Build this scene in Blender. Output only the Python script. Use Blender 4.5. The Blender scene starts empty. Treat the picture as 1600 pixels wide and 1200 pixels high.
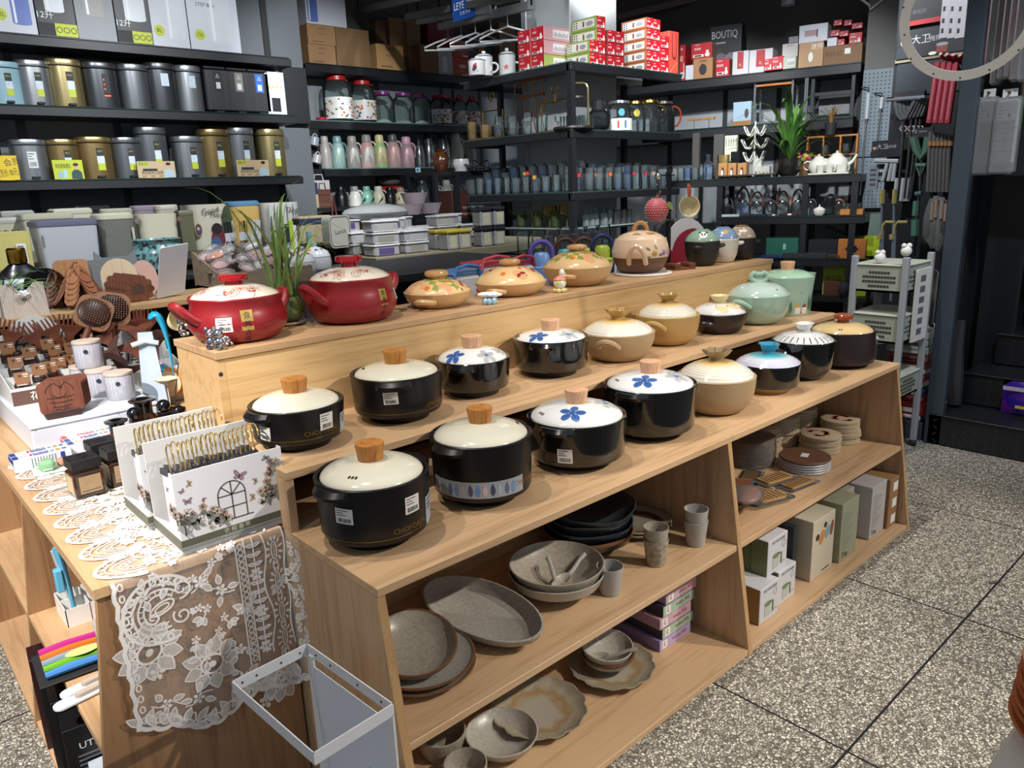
import bpy,math,random
from mathutils import Matrix,Vector as Vc
S=bpy.context.scene
COL=S.collection
PI=math.pi;rg_=range;en=enumerate
sin,cos=math.sin,math.cos
R=math.radians
rnd=random.Random(7)
# camera
F_PX,YAW,PITCH,ROLL=1178.95,.8426,.251,-.0384
CAM=Vc((-.6175,-1.0752,1.3208))
_fw=Vc((cos(YAW)*cos(PITCH),sin(YAW)*cos(PITCH),-sin(PITCH)))
_rt=Vc((sin(YAW),-cos(YAW),0))
_up=_rt.cross(_fw)
_r2=_rt*cos(ROLL)+_up*sin(ROLL)
_u2=_up*cos(ROLL)-_rt*sin(ROLL)
cd=bpy.data.cameras.new('camera')
cd.sensor_width=36.
cd.lens=F_PX/1600*36.
cd.clip_start=.05
cam=bpy.data.objects.new('camera',cd)
COL.objects.link(cam)
m=Matrix((_r2,_u2,-_fw)).transposed().to_4x4()
m.translation=CAM
cam.matrix_world=m
S.camera=cam
def ray(u,v):
 return _fw+_r2*((u-800)/F_PX)-_u2*((v-600)/F_PX)
def onz(u,v,z):
 d=ray(u,v);return CAM+d*((z-CAM.z)/d.z)
def ony(u,v,y):
 d=ray(u,v);return CAM+d*((y-CAM.y)/d.y)
def onx(u,v,x):
 d=ray(u,v);return CAM+d*((x-CAM.x)/d.x)
def onpl(u,v,p,n):
 d=ray(u,v);n=Vc(n);return CAM+d*((Vc(p)-CAM).dot(n)/d.dot(n))
# light
S.view_settings.view_transform='Standard'
S.view_settings.look='None'
S.view_settings.exposure=0.
S.view_settings.gamma=1.
S.view_settings.use_curve_mapping=False
W=bpy.data.worlds.new('world')
S.world=W
W.use_nodes=True
W.node_tree.nodes['Background'].inputs[0].default_value=(.8,.88,1.,1)
W.node_tree.nodes['Background'].inputs[1].default_value=.34
S.cycles.max_bounces=7
S.cycles.transparent_max_bounces=24
S.cycles.diffuse_bounces=3
S.cycles.glossy_bounces=3
S.cycles.transmission_bounces=4
S.cycles.sample_clamp_indirect=4.
S.cycles.use_denoising=True
def spot(loc,tgt,power,deg=60,blend=.5,size=.03,col=(1,.93,.82)):
 l=bpy.data.lights.new('ceiling_or_added_spot','SPOT')
 l.energy=power;l.spot_size=R(deg);l.spot_blend=blend
 l.shadow_soft_size=size;l.color=col
 o=bpy.data.objects.new('ceiling_or_added_spot',l)
 o.location=loc
 o.rotation_euler=(Vc(tgt)-Vc(loc)).to_track_quat('-Z','Y').to_euler()
 COL.objects.link(o)
 return o
WARM=(1.,.92,.82)
COOL=(.92,.97,1.)
for i,x in en((-.55,.35,1.25,2.15)):
 spot((x-.45,.45,3.15),(x+.45,.3,.75),84,62,.7,.025,WARM)
for x in(.5,1.7):
 spot((x+1.3,-2.5,2.9),(x,.1,.25),300,40,.5,.03,WARM)
spot((-2.1,-.6,3.2),(-.27,1.,.65),900,25,.5,.02,(1.,.96,.92))  # added spot standing in for daylight on the lace end
for x in(-1.2,.2,1.6):
 spot((x,1.6,3.35),(x+.1,4.75,1.6),330,50,.7,.04,COOL)
for x in(3.2,4.4):
 spot((x-1.2,1.4,3.35),(x,5.8,1.7),620,36,.7,.04,COOL)
spot((.7,.5,3.35),(3.25,2.75,1.6),520,32,.6,.04,COOL)
spot((2.9,-.3,3.35),(3.7,2.5,1.5),360,36,.6,.04,COOL)
for t in(3.1,2.1):
 spot((2.9,t-1.6,3.35),(5.5,t,1.5),480,38,.7,.04,COOL)
spot((1.,1.,3.3),(.6,2.9,.9),260,70,.8,.04,COOL)
spot((-1.3,.1,3.2),(-.05,1.95,1.),240,36,.7,.03,COOL)  # added spot to brighten the coaster shelf behind the combs
spot((1.9,.9,3.3),(2.3,2.4,.8),170,80,.8,.04,COOL)
spot((1.1,-2.1,3.2),(.3,-1.05,.75),110,30,.7,.03,WARM)  # added spot to brighten the cloth table at the aisle corner
spot((2.2,-.8,3.2),(3.3,.25,1.),170,40,.8,.05,COOL)  # added spot to brighten the steel column
spot((3.,1.5,3.3),(4.6,.85,1.6),200,60,.8,.05,COOL)  # added spot to brighten the mop wall
# materials
def lin(c):
 if isinstance(c,str):
  c=[int(c[i:i+2],16)for i in(0,2,4)]
 r=[x/255 for x in c]
 return tuple(x/12.92 if x<=.04045 else((x+.055)/1.055)**2.4 for x in r)+(1,)
_MC={}
def mat(col,rough=.5,metal=0.,var=.06,scale=25.,bump=0.,coat=0.,spec=.5,key=''):
 """principled surface with slight procedural mottling"""
 k=(str(col),rough,metal,var,scale,bump,coat,spec,key)
 if k in _MC:return _MC[k]
 M=bpy.data.materials.new('surface');M.use_nodes=True
 nt=M.node_tree;N=nt.nodes;L=nt.links;b=N['Principled BSDF']
 c=lin(col)
 b.inputs['Roughness'].default_value=rough
 b.inputs['Metallic'].default_value=metal
 b.inputs['Coat Weight'].default_value=coat
 b.inputs['Coat Roughness'].default_value=.08
 b.inputs['Specular IOR Level'].default_value=spec
 tc=N.new('ShaderNodeTexCoord');no=N.new('ShaderNodeTexNoise')
 no.inputs['Scale'].default_value=scale;no.inputs['Detail'].default_value=3
 L.new(tc.outputs['Object'],no.inputs['Vector'])
 mx=N.new('ShaderNodeMix');mx.data_type='RGBA'
 mx.inputs[6].default_value=tuple(x*(1-var)for x in c[:3])+(1,)
 mx.inputs[7].default_value=tuple(min(1,x*(1+var))for x in c[:3])+(1,)
 L.new(no.outputs['Fac'],mx.inputs[0]);L.new(mx.outputs[2],b.inputs['Base Color'])
 if bump:
  bp=N.new('ShaderNodeBump');bp.inputs['Strength'].default_value=bump;bp.inputs['Distance'].default_value=.004
  L.new(no.outputs['Fac'],bp.inputs['Height']);L.new(bp.outputs[0],b.inputs['Normal'])
 _MC[k]=M
 return M
def ramp(N,pts):
 r=N.new('ShaderNodeValToRGB');e=r.color_ramp.elements
 while len(e)<len(pts):e.new(.5)
 for x,(p,c)in zip(e,pts):x.position=p;x.color=lin(c)
 return r
def wd(axis,a='c29a6b',b='a97f55',rough=.42,s=1.,key=''):
 k=('wood',axis,a,b,rough,s)
 if k in _MC:return _MC[k]
 M=bpy.data.materials.new('wood');M.use_nodes=True
 nt=M.node_tree;N=nt.nodes;L=nt.links;p=N['Principled BSDF']
 tc=N.new('ShaderNodeTexCoord');mp=N.new('ShaderNodeMapping')
 sc=[22*s,22*s,22*s];sc['xyz'.index(axis)]=1.1*s
 mp.inputs['Scale'].default_value=sc
 L.new(tc.outputs['Object'],mp.inputs[0])
 n1=N.new('ShaderNodeTexNoise');n1.inputs['Scale'].default_value=1.6;n1.inputs['Detail'].default_value=5;n1.inputs['Distortion'].default_value=.6
 n2=N.new('ShaderNodeTexNoise');n2.inputs['Scale'].default_value=9;n2.inputs['Detail'].default_value=3
 L.new(mp.outputs[0],n1.inputs['Vector']);L.new(mp.outputs[0],n2.inputs['Vector'])
 mi=N.new('ShaderNodeMix');mi.inputs[0].default_value=.32
 L.new(n1.outputs['Fac'],mi.inputs[2]);L.new(n2.outputs['Fac'],mi.inputs[3])
 r=ramp(N,[(.36,b),(.52,a),(.62,a),(.74,b)])
 L.new(mi.outputs[0],r.inputs[0]);L.new(r.outputs[0],p.inputs['Base Color'])
 p.inputs['Roughness'].default_value=rough
 p.inputs['Specular IOR Level'].default_value=.35
 _MC[k]=M
 return M
def spk_(a,b,scale=60,rough=.45,lo=.45,hi=.6,coat=0.,key=''):
 k=('spk',a,b,scale,rough,lo,hi,coat)
 if k in _MC:return _MC[k]
 M=bpy.data.materials.new('glaze');M.use_nodes=True
 nt=M.node_tree;N=nt.nodes;L=nt.links;p=N['Principled BSDF']
 tc=N.new('ShaderNodeTexCoord');n1=N.new('ShaderNodeTexNoise')
 n1.inputs['Scale'].default_value=scale;n1.inputs['Detail'].default_value=6
 L.new(tc.outputs['Object'],n1.inputs['Vector'])
 r=ramp(N,[(lo,a),(hi,b)])
 L.new(n1.outputs['Fac'],r.inputs[0]);L.new(r.outputs[0],p.inputs['Base Color'])
 p.inputs['Roughness'].default_value=rough;p.inputs['Coat Weight'].default_value=coat
 _MC[k]=M
 return M
def rad_(cols,rmax,rough=.2,coat=.4,bands=0,noise=0.,key=''):
 """glaze colour changing with distance from the axis of the piece"""
 k=('rad',str(cols),rmax,rough,coat,bands,noise)
 if k in _MC:return _MC[k]
 M=bpy.data.materials.new('banded_glaze');M.use_nodes=True
 nt=M.node_tree;N=nt.nodes;L=nt.links;p=N['Principled BSDF']
 tc=N.new('ShaderNodeTexCoord');mp=N.new('ShaderNodeMapping');mp.inputs['Scale'].default_value=(1/rmax,1/rmax,0)
 L.new(tc.outputs['Object'],mp.inputs[0])
 ln=N.new('ShaderNodeVectorMath');ln.operation='LENGTH';L.new(mp.outputs[0],ln.inputs[0])
 src=ln.outputs['Value']
 if noise:
  no=N.new('ShaderNodeTexNoise');no.inputs['Scale'].default_value=30;no.inputs['Detail'].default_value=8
  L.new(tc.outputs['Object'],no.inputs['Vector'])
  ma=N.new('ShaderNodeMath');ma.operation='MULTIPLY_ADD';ma.inputs[1].default_value=noise
  L.new(no.outputs['Fac'],ma.inputs[0]);L.new(src,ma.inputs[2])
  sb=N.new('ShaderNodeMath');sb.operation='SUBTRACT';sb.inputs[1].default_value=noise/2;L.new(ma.outputs[0],sb.inputs[0]);src=sb.outputs[0]
 r=ramp(N,cols);L.new(src,r.inputs[0])
 L.new(r.outputs[0],p.inputs['Base Color'])
 if bands:
  wv=N.new('ShaderNodeMath');wv.operation='SINE';m2=N.new('ShaderNodeMath');m2.operation='MULTIPLY';m2.inputs[1].default_value=bands
  L.new(ln.outputs['Value'],m2.inputs[0]);L.new(m2.outputs[0],wv.inputs[0])
  bp=N.new('ShaderNodeBump');bp.inputs['Strength'].default_value=.25;bp.inputs['Distance'].default_value=.002
  L.new(wv.outputs[0],bp.inputs['Height']);L.new(bp.outputs[0],p.inputs['Normal'])
 p.inputs['Roughness'].default_value=rough;p.inputs['Coat Weight'].default_value=coat
 _MC[k]=M
 return M
def gls(tint='f8fbfb',clear=.93,rough=.03,key=''):
 """thin clear glass or film: see-through with fresnel shine"""
 k=('gl',tint,clear,rough)
 if k in _MC:return _MC[k]
 M=bpy.data.materials.new('clear_glass');M.use_nodes=True
 nt=M.node_tree;N=nt.nodes;L=nt.links
 N.remove(N['Principled BSDF']);out=N['Material Output']
 tr=N.new('ShaderNodeBsdfTransparent');tr.inputs[0].default_value=lin(tint)
 gl=N.new('ShaderNodeBsdfGlossy');gl.inputs['Roughness'].default_value=rough
 df=N.new('ShaderNodeBsdfDiffuse');df.inputs[0].default_value=lin(tint)
 fr=N.new('ShaderNodeLayerWeight');fr.inputs[0].default_value=.22
 no=N.new('ShaderNodeTexNoise');no.inputs['Scale'].default_value=60
 tc=N.new('ShaderNodeTexCoord');L.new(tc.outputs['Object'],no.inputs['Vector'])
 bp=N.new('ShaderNodeBump');bp.inputs['Strength'].default_value=.05 if rough<.1 else.5;L.new(no.outputs['Fac'],bp.inputs['Height']);L.new(bp.outputs[0],gl.inputs['Normal'])
 m0=N.new('ShaderNodeMixShader');m0.inputs[0].default_value=1-clear
 L.new(tr.outputs[0],m0.inputs[1]);L.new(df.outputs[0],m0.inputs[2])
 m1=N.new('ShaderNodeMixShader');L.new(fr.outputs['Fresnel'],m1.inputs[0])
 L.new(m0.outputs[0],m1.inputs[1]);L.new(gl.outputs[0],m1.inputs[2])
 L.new(m1.outputs[0],out.inputs[0])
 _MC[k]=M
 return M
# mesh building
def T3(x=0,y=0,z=0):return Matrix.Translation((x,y,z))
def RX(d):return Matrix.Rotation(R(d),4,'X')
def RY(d):return Matrix.Rotation(R(d),4,'Y')
def RZ(d):return Matrix.Rotation(R(d),4,'Z')
I4=Matrix.Identity(4)
_TX={}
def text_geo(s):
 if s in _TX:return _TX[s]
 c=bpy.data.curves.new('lettering','FONT');c.body=s;c.align_x='CENTER';c.align_y='CENTER';c.resolution_u=2
 o=bpy.data.objects.new('lettering',c);COL.objects.link(o)
 dg=bpy.context.evaluated_depsgraph_get();me=o.evaluated_get(dg).to_mesh()
 g=([tuple(v.co)for v in me.vertices],[tuple(p.vertices)for p in me.polygons])
 bpy.data.objects.remove(o);bpy.data.curves.remove(c)
 _TX[s]=g
 return g
class MB:
 def __init__(s):
  s.v=[];s.f=[];s.mi=[];s.ms=[];s.xf=I4
 def _m(s,m):
  if m not in s.ms:s.ms.append(m)
  return s.ms.index(m)
 def add(s,V,F,m):
  o=len(s.v);i=s._m(m);x=s.xf
  s.v+=[x@Vc(p)for p in V]if x is not I4 else[Vc(p)for p in V]
  s.f+=[tuple(a+o for a in f)for f in F]
  s.mi+=[i]*len(F)
  return s
 def box(s,x0,x1,y0,y1,z0,z1,m,b=0.):
  if not b:
   V=[(x,y,z)for z in(z0,z1)for y in(y0,y1)for x in(x0,x1)]
   return s.add(V,[(0,2,3,1),(4,5,7,6),(0,1,5,4),(2,6,7,3),(0,4,6,2),(1,3,7,5)],m)
  V=[];ix={}
  for sx in(0,1):
   for sy in(0,1):
    for sz in(0,1):
     for a in rg_(3):
      p=[(x0,x1)[sx],(y0,y1)[sy],(z0,z1)[sz]]
      for c in rg_(3):
       if c!=a:p[c]+=(b,-b)[(sx,sy,sz)[c]]
      ix[sx,sy,sz,a]=len(V);V.append(p)
  F=[]
  for a in rg_(3):
   for sd in(0,1):
    k=[]
    for(p,q)in((0,0),(1,0),(1,1),(0,1)):
     t=[p,q];t.insert(a,sd);k.append(ix[t[0],t[1],t[2],a])
    F.append(tuple(k)if(sd==1)^(a==1)else tuple(reversed(k)))
   o=[c for c in rg_(3)if c!=a]
   for p in(0,1):
    for q in(0,1):
     t0=[p,q];t0.insert(a,0);t1=[p,q];t1.insert(a,1)
     k=(ix[(*t0,o[0])],ix[(*t0,o[1])],ix[(*t1,o[1])],ix[(*t1,o[0])])
     F.append(k if(p^q^(a==1))else tuple(reversed(k)))
  for sx in(0,1):
   for sy in(0,1):
    for sz in(0,1):
     k=tuple(ix[sx,sy,sz,a]for a in rg_(3))
     F.append(k if(sx+sy+sz)%2 else tuple(reversed(k)))
  return s.add(V,F,m)
 def bar(s,a,b,w,h,m,up=(0,0,1),bev=0):
  """square bar from a to b"""
  a=Vc(a);b=Vc(b);d=b-a;L=d.length;d.normalize()
  u=Vc(up)
  if abs(d.dot(u))>.98:u=Vc((0,1,0))
  x=u.cross(d).normalized();y=d.cross(x)
  M=Matrix((x,y,d)).transposed().to_4x4();M.translation=a
  k=s.xf;s.xf=k@M
  s.box(-w/2,w/2,-h/2,h/2,0,L,m,bev);s.xf=k
  return s
 def lt(s,prof,m,n=32,sx=1.,sy=1.,wav=None,a0=0.,a1=2*PI):
  """prof: (r, z) or (r, z, material for the band that starts here); wav(a, r, z) -> scale"""
  full=abs(a1-a0-2*PI)<1e-6;cols=n if full else n+1
  V=[];rows=[]
  for p in prof:
   if p[0]<1e-6:rows.append((len(V),1));V.append((0,0,p[1]))
   else:
    rows.append((len(V),cols))
    for k in rg_(cols):
     a=a0+(a1-a0)*k/n;w=wav(a,p[0],p[1])if wav else 1
     V.append((p[0]*w*cos(a)*sx,p[0]*w*sin(a)*sy,p[1]))
  by={}
  for i in rg_(len(prof)-1):
   mm=prof[i][2]if len(prof[i])>2 and prof[i][2]is not None else m
   (o,c),(q,d)=rows[i],rows[i+1];F=by.setdefault(id(mm),(mm,[]))[1]
   for k in rg_(n):
    k2=(k+1)%cols if full else k+1
    if c==1 and d==1:continue
    if c==1:F.append((o,q+k2,q+k))
    elif d==1:F.append((o+k,o+k2,q))
    else:F.append((o+k,o+k2,q+k2,q+k))
  o=len(s.v);x=s.xf
  s.v+=[x@Vc(p)for p in V]
  for mm,F in by.values():
   i=s._m(mm);s.f+=[tuple(a+o for a in f)for f in F];s.mi+=[i]*len(F)
  return s
 def cyl(s,c,r,h,m,n=20,r2=None):
  k=s.xf;s.xf=k@T3(*c);r2=r if r2 is None else r2
  s.lt([(0,0),(r,0),(r2,h),(0,h)],m,n);s.xf=k
  return s
 def ball(s,c,r,m,n=12,k=8):
  r=(r,r,r)if not isinstance(r,tuple)else r
  x=s.xf;s.xf=x@T3(*c)@Matrix.Diagonal((r[0],r[1],r[2],1))
  s.lt([(sin(PI*i/k),-cos(PI*i/k))if 0<i<k else(0,-1 if i==0 else 1)for i in rg_(k+1)],m,n);s.xf=x
  return s
 def tb(s,P,r,m,n=8,closed=False,fl=1.):
  """round bar along points; r number or list"""
  P=[Vc(p)for p in P];q=len(P);V=[];pr=None
  for i,p in en(P):
   if closed:d=P[(i+1)%q]-P[i-1]
   else:d=P[min(i+1,q-1)]-P[max(i-1,0)]
   d.normalize()
   if pr is None:
    pr=Vc((0,0,1)).cross(d)
    if pr.length<.05:pr=Vc((1,0,0)).cross(d)
   pr=(pr-d*pr.dot(d)).normalized();w=d.cross(pr);rr=r[i]if isinstance(r,(list,tuple))else r
   V+=[p+pr*(rr*cos(2*PI*k/n))+w*(rr*fl*sin(2*PI*k/n))for k in rg_(n)]
  F=[]
  for i in rg_(q if closed else q-1):
   j=(i+1)%q
   F+=[(i*n+k,i*n+(k+1)%n,j*n+(k+1)%n,j*n+k)for k in rg_(n)]
  if not closed:F+=[tuple(reversed(rg_(n))),tuple((q-1)*n+k for k in rg_(n))]
  return s.add(V,F,m)
 def prism(s,P,z0,z1,m,m2=None):
  """upright prism over a 2-D outline (counter-clockwise)"""
  n=len(P)
  V=[(p[0],p[1],z0)for p in P]+[(p[0],p[1],z1)for p in P]
  s.add(V,[(i,(i+1)%n,n+(i+1)%n,n+i)for i in rg_(n)]+[tuple(reversed(rg_(n)))],m)
  return s.add(V,[tuple(rg_(n,2*n))],m2 or m)
 def gr_(s,fn,nu,nv,m,u0=0,u1=1,v0=0,v1=1):
  V=[fn(u0+(u1-u0)*i/nu,v0+(v1-v0)*j/nv)for j in rg_(nv+1)for i in rg_(nu+1)]
  return s.add(V,[(j*(nu+1)+i,j*(nu+1)+i+1,(j+1)*(nu+1)+i+1,(j+1)*(nu+1)+i)for j in rg_(nv)for i in rg_(nu)],m)
 def dc(s,P,fn,m,rings=1):
  """filled 2-D outline carried onto a surface by fn(x, y)"""
  n=len(P);cx=sum(p[0]for p in P)/n;cy=sum(p[1]for p in P)/n
  V=[fn(cx,cy)];F=[]
  for r in rg_(1,rings+1):
   t=r/rings;V+=[fn(cx+(p[0]-cx)*t,cy+(p[1]-cy)*t)for p in P]
  F=[(0,1+i,1+(i+1)%n)for i in rg_(n)]
  for r in rg_(1,rings):
   a=1+(r-1)*n;b=a+n
   F+=[(a+i,b+i,b+(i+1)%n,a+(i+1)%n)for i in rg_(n)]
  return s.add(V,F,m)
 def sk(s,P,w,fn,m,closed=False):
  q=len(P);V=[]
  for i in rg_(q):
   a=P[i-1]if closed or i else P[0];b=P[(i+1)%q]if closed or i<q-1 else P[-1]
   dx,dy=b[0]-a[0],b[1]-a[1];l=math.hypot(dx,dy)or 1;ww=(w[i]if isinstance(w,(list,tuple))else w)/2
   V+=[fn(P[i][0]-dy/l*ww,P[i][1]+dx/l*ww),fn(P[i][0]+dy/l*ww,P[i][1]-dx/l*ww)]
  F=[(2*i,2*i+1,(2*i+3)%(2*q),(2*i+2)%(2*q))for i in rg_(q if closed else q-1)]
  return s.add(V,F,m)
 def text(s,t,size,fn,m,cx=0,cy=0,rot=0,maxw=None,sx=1.):
  V,F=text_geo(t)
  if not V:return s
  w=(max(p[0]for p in V)-min(p[0]for p in V))*size*sx
  k=sx*(maxw/w if maxw and w>maxw else 1)
  c,d=cos(R(rot)),sin(R(rot))
  return s.add([fn(cx+(p[0]*k*c-p[1]*d)*size,cy+(p[0]*k*d+p[1]*c)*size)for p in V],F,m)
 def mk(s,name,parent=None,loc=None,rz=0,lb=None,sharp=38):
  me=bpy.data.meshes.new(name);me.from_pydata([tuple(v)for v in s.v],[],s.f)
  for mm in s.ms:me.materials.append(mm)
  me.polygons.foreach_set('material_index',s.mi)
  me.polygons.foreach_set('use_smooth',[True]*len(s.f))
  me.update()
  try:me.set_sharp_from_angle(angle=R(sharp))
  except Exception:pass
  o=bpy.data.objects.new(name,me);COL.objects.link(o)
  if parent:o.parent=parent
  if loc is not None:o.location=loc
  if rz:o.rotation_euler=(0,0,R(rz))
  if lb:o['label']=lb
  return o
def tag(o,lb,cat,gp=None,kind=None):
 o['label']=lb;o['category']=cat
 if gp:o['group']=gp
 if kind:o['kind']=kind
 return o
def tg(name,lb,cat,loc=(0,0,0),rz=0,gp=None):
 o=bpy.data.objects.new(name,None);o.empty_display_size=.05;COL.objects.link(o)
 o.location=loc;o.rotation_euler=(0,0,R(rz))
 return tag(o,lb,cat,gp)
def stc(mb,name):
 o=mb.mk(name);o['kind']='structure'
 return o
KIDS={}
def dup(o,loc=None,rz=None,lb=None,gp=None,parent=None,euler=None):
 c=o.copy();COL.objects.link(c)
 if parent:c.parent=parent
 if loc is not None:c.location=loc
 if rz is not None:c.rotation_euler=(0,0,R(rz))
 if euler is not None:c.rotation_euler=euler
 if lb:c['label']=lb
 if gp:c['group']=gp
 for ch in list(o.children):dup(ch,parent=c)
 return c
def fl(o,ax,ay):
 """plane through o spanned by ax, ay"""
 o=Vc(o);ax=Vc(ax);ay=Vc(ay)
 return lambda x,y:o+ax*x+ay*y
def osd(rf,az,off=.0006):
 """x = arc length from azimuth az, y = height, on a surface of revolution"""
 def fn(x,y):
  r=rf(y)+off;a=az+x/max(r,1e-3)
  return(r*cos(a),r*sin(a),y)
 return fn
def otp(zf,off=.0006,cx=0,cy=0,rot=0):
 c,d=cos(rot),sin(rot)
 def fn(x,y):
  X=cx+x*c-y*d;Y=cy+x*d+y*c
  return(X,Y,zf(math.hypot(X,Y))+off)
 return fn
def ipl(tab):
 tab=sorted(tab)
 def f(x):
  if x<=tab[0][0]:return tab[0][1]
  for(a,b),(c,d)in zip(tab,tab[1:]):
   if x<=c:return b+(d-b)*(x-a)/max(c-a,1e-9)
  return tab[-1][1]
 return f
XZ=((1,0,0),(0,0,1));YZ=((0,-1,0),(0,0,1));XY=((1,0,0),(0,1,0))
def ell(cx,cy,a,b,rot=0,n=14):
 c,d=cos(rot),sin(rot)
 return[(cx+a*cos(t)*c-b*sin(t)*d,cy+a*cos(t)*d+b*sin(t)*c)for t in[2*PI*i/n for i in rg_(n)]]
def pt(cx,cy,L,w,rot,n=8,r0=0.):
 """pointed leaf or petal starting r0 from (cx, cy) towards rot"""
 P=[]
 for sgn,rg in((1,rg_(n+1)),(-1,rg_(n-1,0,-1))):
  for i in rg:
   t=i/n;x=r0+L*t;y=sgn*w*sin(PI*t**.8)
   P.append((cx+x*cos(rot)-y*sin(rot),cy+x*sin(rot)+y*cos(rot)))
 return P
def arc(cx,cy,r,a0,a1,n=12,ry=None):
 ry=ry or r
 return[(cx+r*cos(R(a0+(a1-a0)*i/n)),cy+ry*sin(R(a0+(a1-a0)*i/n)))for i in rg_(n+1)]
def rrect(w,h,r,n=5):
 P=[]
 for(x,y,a)in((w/2-r,h/2-r,0),(-w/2+r,h/2-r,90),(-w/2+r,-h/2+r,180),(w/2-r,-h/2+r,270)):
  P+=[(x+r*cos(R(a+90*i/n)),y+r*sin(R(a+90*i/n)))for i in rg_(n+1)]
 return P
def bez(a,b,c,d,n=12):
 a,b,c,d=map(Vc,(a,b,c,d))
 return[a*(1-t)**3+b*3*t*(1-t)**2+c*3*t*t*(1-t)+d*t**3 for t in[i/n for i in rg_(n+1)]]
WH=mat('e9e7e1',.45);PA=mat('e6e4de',.7);INK=mat('26262a',.6);BLACK=mat('17181a')
BM=mat('1b1c1f',.42,0,.1);GOLD=mat('b08a3c',.25,1.);SE=mat('b9bbbd',.22,1.,.03);CM=mat('d9dadb',.08,1.)
def stk(mb,fn,w,h,cx=0,cy=0,m=None,bars=True,rot=0,lines=3,ink=None):
 """small paper label with printed lines and a bar code"""
 m=m or PA;ink=ink or INK;c,d=cos(R(rot)),sin(R(rot))
 g=lambda x,y:fn(cx+x*c-y*d,cy+x*d+y*c)
 mb.gr_(lambda u,v:g(u,v),6,3,m,-w/2,w/2,-h/2,h/2)
 z=lambda x,y:Vc(g(x,y))+_nrm(g,x,y)*.0004
 for i in rg_(lines):
  y=h*(.36-.15*i);l=w*(.36,.22,.3,.26)[i%4]
  mb.gr_(z,4,1,ink,-w*.42,-w*.42+2*l*.9,y-h*.022,y+h*.022)
 if bars:
  x=-w*.36
  while x<w*.36:
   b=w*rnd.choice((.012,.02,.03));mb.gr_(z,1,1,ink,x,x+b,-h*.4,-h*.14);x+=b+w*rnd.choice((.015,.03))
 return mb
def _nrm(g,x,y,e=1e-4):
 p=Vc(g(x,y));a=Vc(g(x+e,y))-p;b=Vc(g(x,y+e))-p;n=a.cross(b)
 return n.normalized()if n.length>0 else Vc((0,0,1))
def lf(fn,d=.0006):
 return lambda x,y:Vc(fn(x,y))+_nrm(fn,x,y)*d
# the room
TX,TY,TT=.958,-.453,.8
def floor_mat():
 M=bpy.data.materials.new('terrazzo');M.use_nodes=True
 nt=M.node_tree;N=nt.nodes;L=nt.links;p=N['Principled BSDF']
 tc=N.new('ShaderNodeTexCoord')
 no=N.new('ShaderNodeTexNoise');no.inputs['Scale'].default_value=40
 mxv=N.new('ShaderNodeMix');mxv.data_type='VECTOR';mxv.inputs[0].default_value=.012
 L.new(tc.outputs['Object'],no.inputs['Vector']);L.new(tc.outputs['Object'],mxv.inputs[4]);L.new(no.outputs['Color'],mxv.inputs[5])
 vo=N.new('ShaderNodeTexVoronoi');vo.feature='DISTANCE_TO_EDGE';vo.inputs['Scale'].default_value=122
 v2=N.new('ShaderNodeTexVoronoi');v2.inputs['Scale'].default_value=122
 for v in(vo,v2):L.new(mxv.outputs[1],v.inputs['Vector'])
 r1=ramp(N,[(.08,'000000'),(.16,'ffffff')]);L.new(vo.outputs['Distance'],r1.inputs[0])
 sp=N.new('ShaderNodeSeparateColor');L.new(v2.outputs['Color'],sp.inputs[0])
 r2=ramp(N,[(0.,'6e6960'),(.25,'a09a8e'),(.6,'c4beb0'),(1.,'ded9cb')]);L.new(sp.outputs[0],r2.inputs[0])
 mx=N.new('ShaderNodeMix');mx.data_type='RGBA';mx.inputs[6].default_value=lin('57544d')
 L.new(r1.outputs[0],mx.inputs[0]);L.new(r2.outputs[0],mx.inputs[7])
 sx=N.new('ShaderNodeSeparateXYZ');L.new(tc.outputs['Object'],sx.inputs[0])
 ds=[]
 for ax,o in(('X',TX),('Y',TY)):
  a=N.new('ShaderNodeMath');a.operation='SUBTRACT';a.inputs[1].default_value=o+TT*.5;L.new(sx.outputs[ax],a.inputs[0])
  b=N.new('ShaderNodeMath');b.operation='PINGPONG';b.inputs[1].default_value=TT/2;L.new(a.outputs[0],b.inputs[0])
  c=N.new('ShaderNodeMath');c.operation='LESS_THAN';c.inputs[1].default_value=.0032
  e=N.new('ShaderNodeMath');e.operation='SUBTRACT';e.inputs[0].default_value=TT/2;L.new(b.outputs[0],e.inputs[1]);L.new(e.outputs[0],c.inputs[0]);ds.append(c)
 o=N.new('ShaderNodeMath');o.operation='MAXIMUM';L.new(ds[0].outputs[0],o.inputs[0]);L.new(ds[1].outputs[0],o.inputs[1])
 m2=N.new('ShaderNodeMix');m2.data_type='RGBA';m2.inputs[7].default_value=lin('1f1f24')
 n3=N.new('ShaderNodeTexNoise');n3.inputs['Scale'].default_value=5.5;L.new(tc.outputs['Object'],n3.inputs['Vector'])
 r3=ramp(N,[(.7,'ffffff'),(.73,'8a8880')]);L.new(n3.outputs['Fac'],r3.inputs[0])
 m3=N.new('ShaderNodeMix');m3.data_type='RGBA';m3.blend_type='MULTIPLY';m3.inputs[0].default_value=.8
 L.new(mx.outputs[2],m3.inputs[6]);L.new(r3.outputs[0],m3.inputs[7])
 L.new(o.outputs[0],m2.inputs[0]);L.new(m3.outputs[2],m2.inputs[6]);L.new(m2.outputs[2],p.inputs['Base Color'])
 p.inputs['Roughness'].default_value=.42
 return M
stc(MB().box(-4,9,-5,9,-.06,0,floor_mat()),'floor')
GREY=mat('6f6f6e',.75,var=.05,scale=3);DGREY=mat('4b4e52',.7,var=.05,scale=2);WALLG=mat('8f9294',.7,var=.05,scale=3)
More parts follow.
